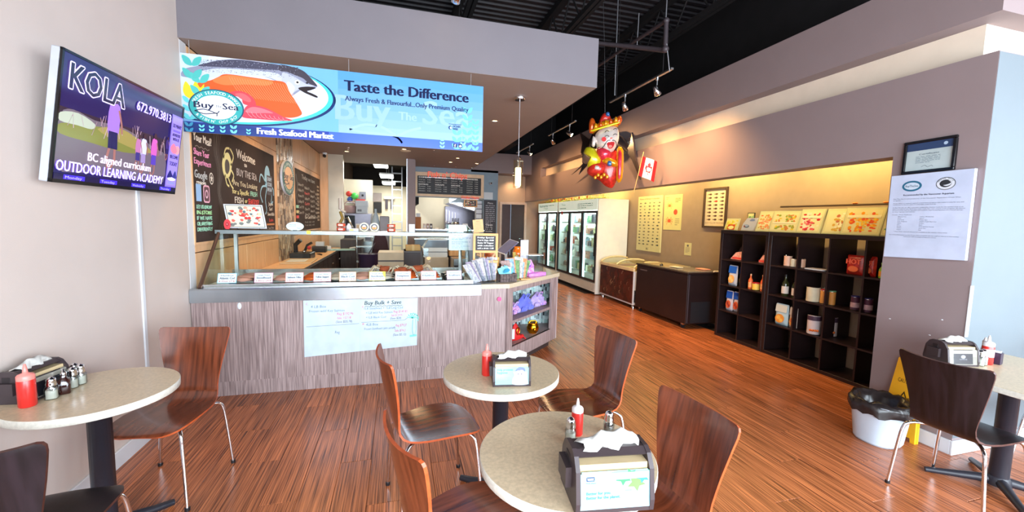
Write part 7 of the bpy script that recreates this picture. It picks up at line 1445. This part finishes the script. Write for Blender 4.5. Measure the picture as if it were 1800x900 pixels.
blob('crown_band', [(-.17, .775), (.165, .845), (.16, .87), (-.17, .80)], .02, foil('lemon', ()), -.15, 2)
A = Art((0, -.155, 0), (1, 0, 0), (0, 0, 1), lift=.001); BK = (30, 26, 28)
A.curve([(-.005, .745), (.02, .77), (.05, .755)], .008, BK); A.curve([(.11, .775), (.13, .79), (.15, .775)], .008, BK); A.curve([(-.005, .69), (.025, .705), (.05, .685)], .007, BK); A.curve([(.105, .70), (.13, .715), (.155, .70)], .007, BK)
A.ell(-.02, .655, .03, .032, (226, 60, 60)); A.ell(.08, .66, .016, .014, (216, 130, 120)); A.sm([(.02, .60), (.07, .615), (.12, .60), (.10, .54), (.06, .52), (.03, .55)], (190, 26, 30)); A.sm([(.04, .56), (.07, .57), (.09, .55), (.06, .53)], (236, 120, 110), 1)
A.curve([(.07, .635), (.03, .63), (-.01, .58), (-.05, .53)], .009, BK, 1); A.curve([(.09, .635), (.13, .62), (.145, .57), (.15, .52)], .009, BK, 1); A.curve([(-.1, .53), (0, .58), (-.05, .62)], .006, (176, 166, 160))
A.done('face', INKG, bo)
rr = random.Random(9)
for k in range(5): blob('robe_pattern', [(.0-.04*k, .12+.03*(k % 2)), (.03-.04*k, .13+.03*(k % 2)), (.025-.04*k, .17+.03*(k % 2)), (-.005-.04*k, .16+.03*(k % 2))], .012, foil('gold', ()), -.145, 3)
part(M().tube([(0, 0, 1.04), (.01, 0, 1.9), (0, .02, 3.0)], .002, 4), 'string', m_wire, bo)
# marlin trophy
ma = thing('marlin_trophy', 'dark mounted marlin trophy on the bulkhead behind the balloon', 'fish trophy', (3.66, 6.8, 2.9)); mdk = mat('marlin_dark', (54, 46, 48), .3, var=.2, vs=6, coat=.4); mwh = mat('marlin_belly', (176, 156, 140), .4, var=.15)
O_ = Vector((3.66, 6.8, 2.9)); w_ = lambda y, z, dx=0: tuple(Vector((3.62+dx, y, z))-O_)
sp = [(7.62, 2.78), (7.45, 2.86), (7.25, 2.93), (6.95, 3.0), (6.6, 3.0), (6.3, 2.92), (6.1, 2.82), (5.98, 2.74)]; rd = [.07, .15, .19, .20, .17, .12, .06, .04]
b = M(); b.tube([w_(*p) for p in sp], rd, 14); part(b, 'body', mdk, ma)
b = M(); b.tube([w_(p[0], p[1]-.07, -.07) for p in sp[1:5]], [.08, .13, .14, .10], 12); part(b, 'belly', mwh, ma)
part(M().tube([w_(7.6, 2.78), w_(7.95, 2.68), w_(8.28, 2.60)], [.025, .014, .004], 7), 'bill', mdk, ma)
def fin(name, pts, x=3.62, th=.012): 
    b = M(); b.prism([(p[0]-O_.y, p[1]-O_.z) for p in pts], x-O_.x-th/2, x-O_.x+th/2, 'x'); part(b, name, mdk, ma)
fin('dorsal_fin', [(7.0, 3.1), (7.5, 3.22), (7.93, 3.43), (7.78, 3.20), (7.84, 3.0), (7.6, 2.84), (7.2, 2.95)]); fin('dorsal_fin', [(7.25, 3.05), (7.5, 3.12), (7.35, 3.16), (7.0, 3.18), (6.6, 3.16), (6.5, 3.10), (6.9, 3.08)])
fin('pectoral_fin', [(7.42, 2.80), (7.60, 2.70), (7.74, 2.55), (7.55, 2.62), (7.30, 2.72)], 3.55); fin('pectoral_fin', [(7.35, 2.80), (7.50, 2.66), (7.45, 2.50), (7.38, 2.62), (7.25, 2.76)], 3.66)
fin('tail_fin', [(6.02, 2.78), (5.93, 2.86), (5.90, 3.03), (5.83, 2.86), (5.80, 2.74), (5.74, 2.56), (5.62, 2.36), (5.60, 2.26), (5.73, 2.44), (5.88, 2.62), (5.97, 2.70)], 3.60, .03)
part(M().box(.0, -.3, -.04, .14, .2, .06), 'wall_mount', m_dark, ma)
# flag on a stick hung from the tail
fl_ = thing('canada_flag', 'small red and white maple leaf flag hanging by the marlin tail', 'flag', (3.424, 5.3, 2.565), 0)
part(M().tube([(.015, .004, .06), (-.119, .004, -.54)], .005, 6), 'stick', m_wood, fl_)
W_, H_ = .30, .24; b = M(); n = 10; vs = []; FC = [Vector((-.058, 0, -.278)), Vector((.213, 0, -.365)), Vector((.252, 0, -.065)), Vector((0, 0, 0))]
def fp(x, y):
    u, v = x/W_, y/H_; p = FC[0]*(1-u)*(1-v)+FC[1]*u*(1-v)+FC[2]*u*v+FC[3]*(1-u)*v; return (p.x, .012*math.sin(x*24), p.z)
A = Art((0, 0, 0), (1, 0, 0), (0, 0, 1)); A._p = lambda x, y, l: tuple(Vector(fp(x, y))+Vector((0, -.0015-.0008*l, 0)))
for k in range(n):
    x0, x1 = W_*k/n, W_*(k+1)/n; q = len(vs); vs += [fp(x0, 0), fp(x1, 0), fp(x1, H_), fp(x0, H_)]; b.add(vs[q:], [(0, 1, 2, 3)])
for a, c, col in ((0, .25, (206, 30, 36)), (.25, .75, (226, 214, 212)), (.75, 1, (206, 30, 36))):
    for k in range(4): A.rect(W_*(a+(c-a)*k/4), 0, W_*(a+(c-a)*(k+1)/4), H_, col)
part(b, 'cloth', mat('flag_white', (226, 214, 212), .7), fl_)
lf_ = [(0, .5), (.09, .33), (.2, .38), (.16, .1), (.3, .24), (.33, .16), (.47, .19), (.42, .06), (.5, 0), (.27, -.2), (.3, -.29), (.03, -.25), (.03, -.48)]; lf_ += [(-x, y) for x, y in reversed(lf_[1:])]
A.poly([(W_/2+x*.12, H_/2+y*.17) for x, y in lf_], (206, 30, 36), 2); A.done('maple_leaf', INK, fl_)
# labels of alike packets told apart by their order along the shelf
seen = {}
for o in PK_: seen.setdefault(o['label'], []).append(o)
for lab, os_ in seen.items():
    if len(os_) > 1:
        os_.sort(key=lambda o: -sum(v.co.y for v in o.data.vertices)/len(o.data.vertices))
        for k, o in enumerate(os_): o['label'] = (('left-hand', 'right-hand') if len(os_) == 2 else ('first', 'second', 'third', 'fourth', 'fifth'))[min(k, 4 if len(os_) > 2 else 1)]+' '+lab
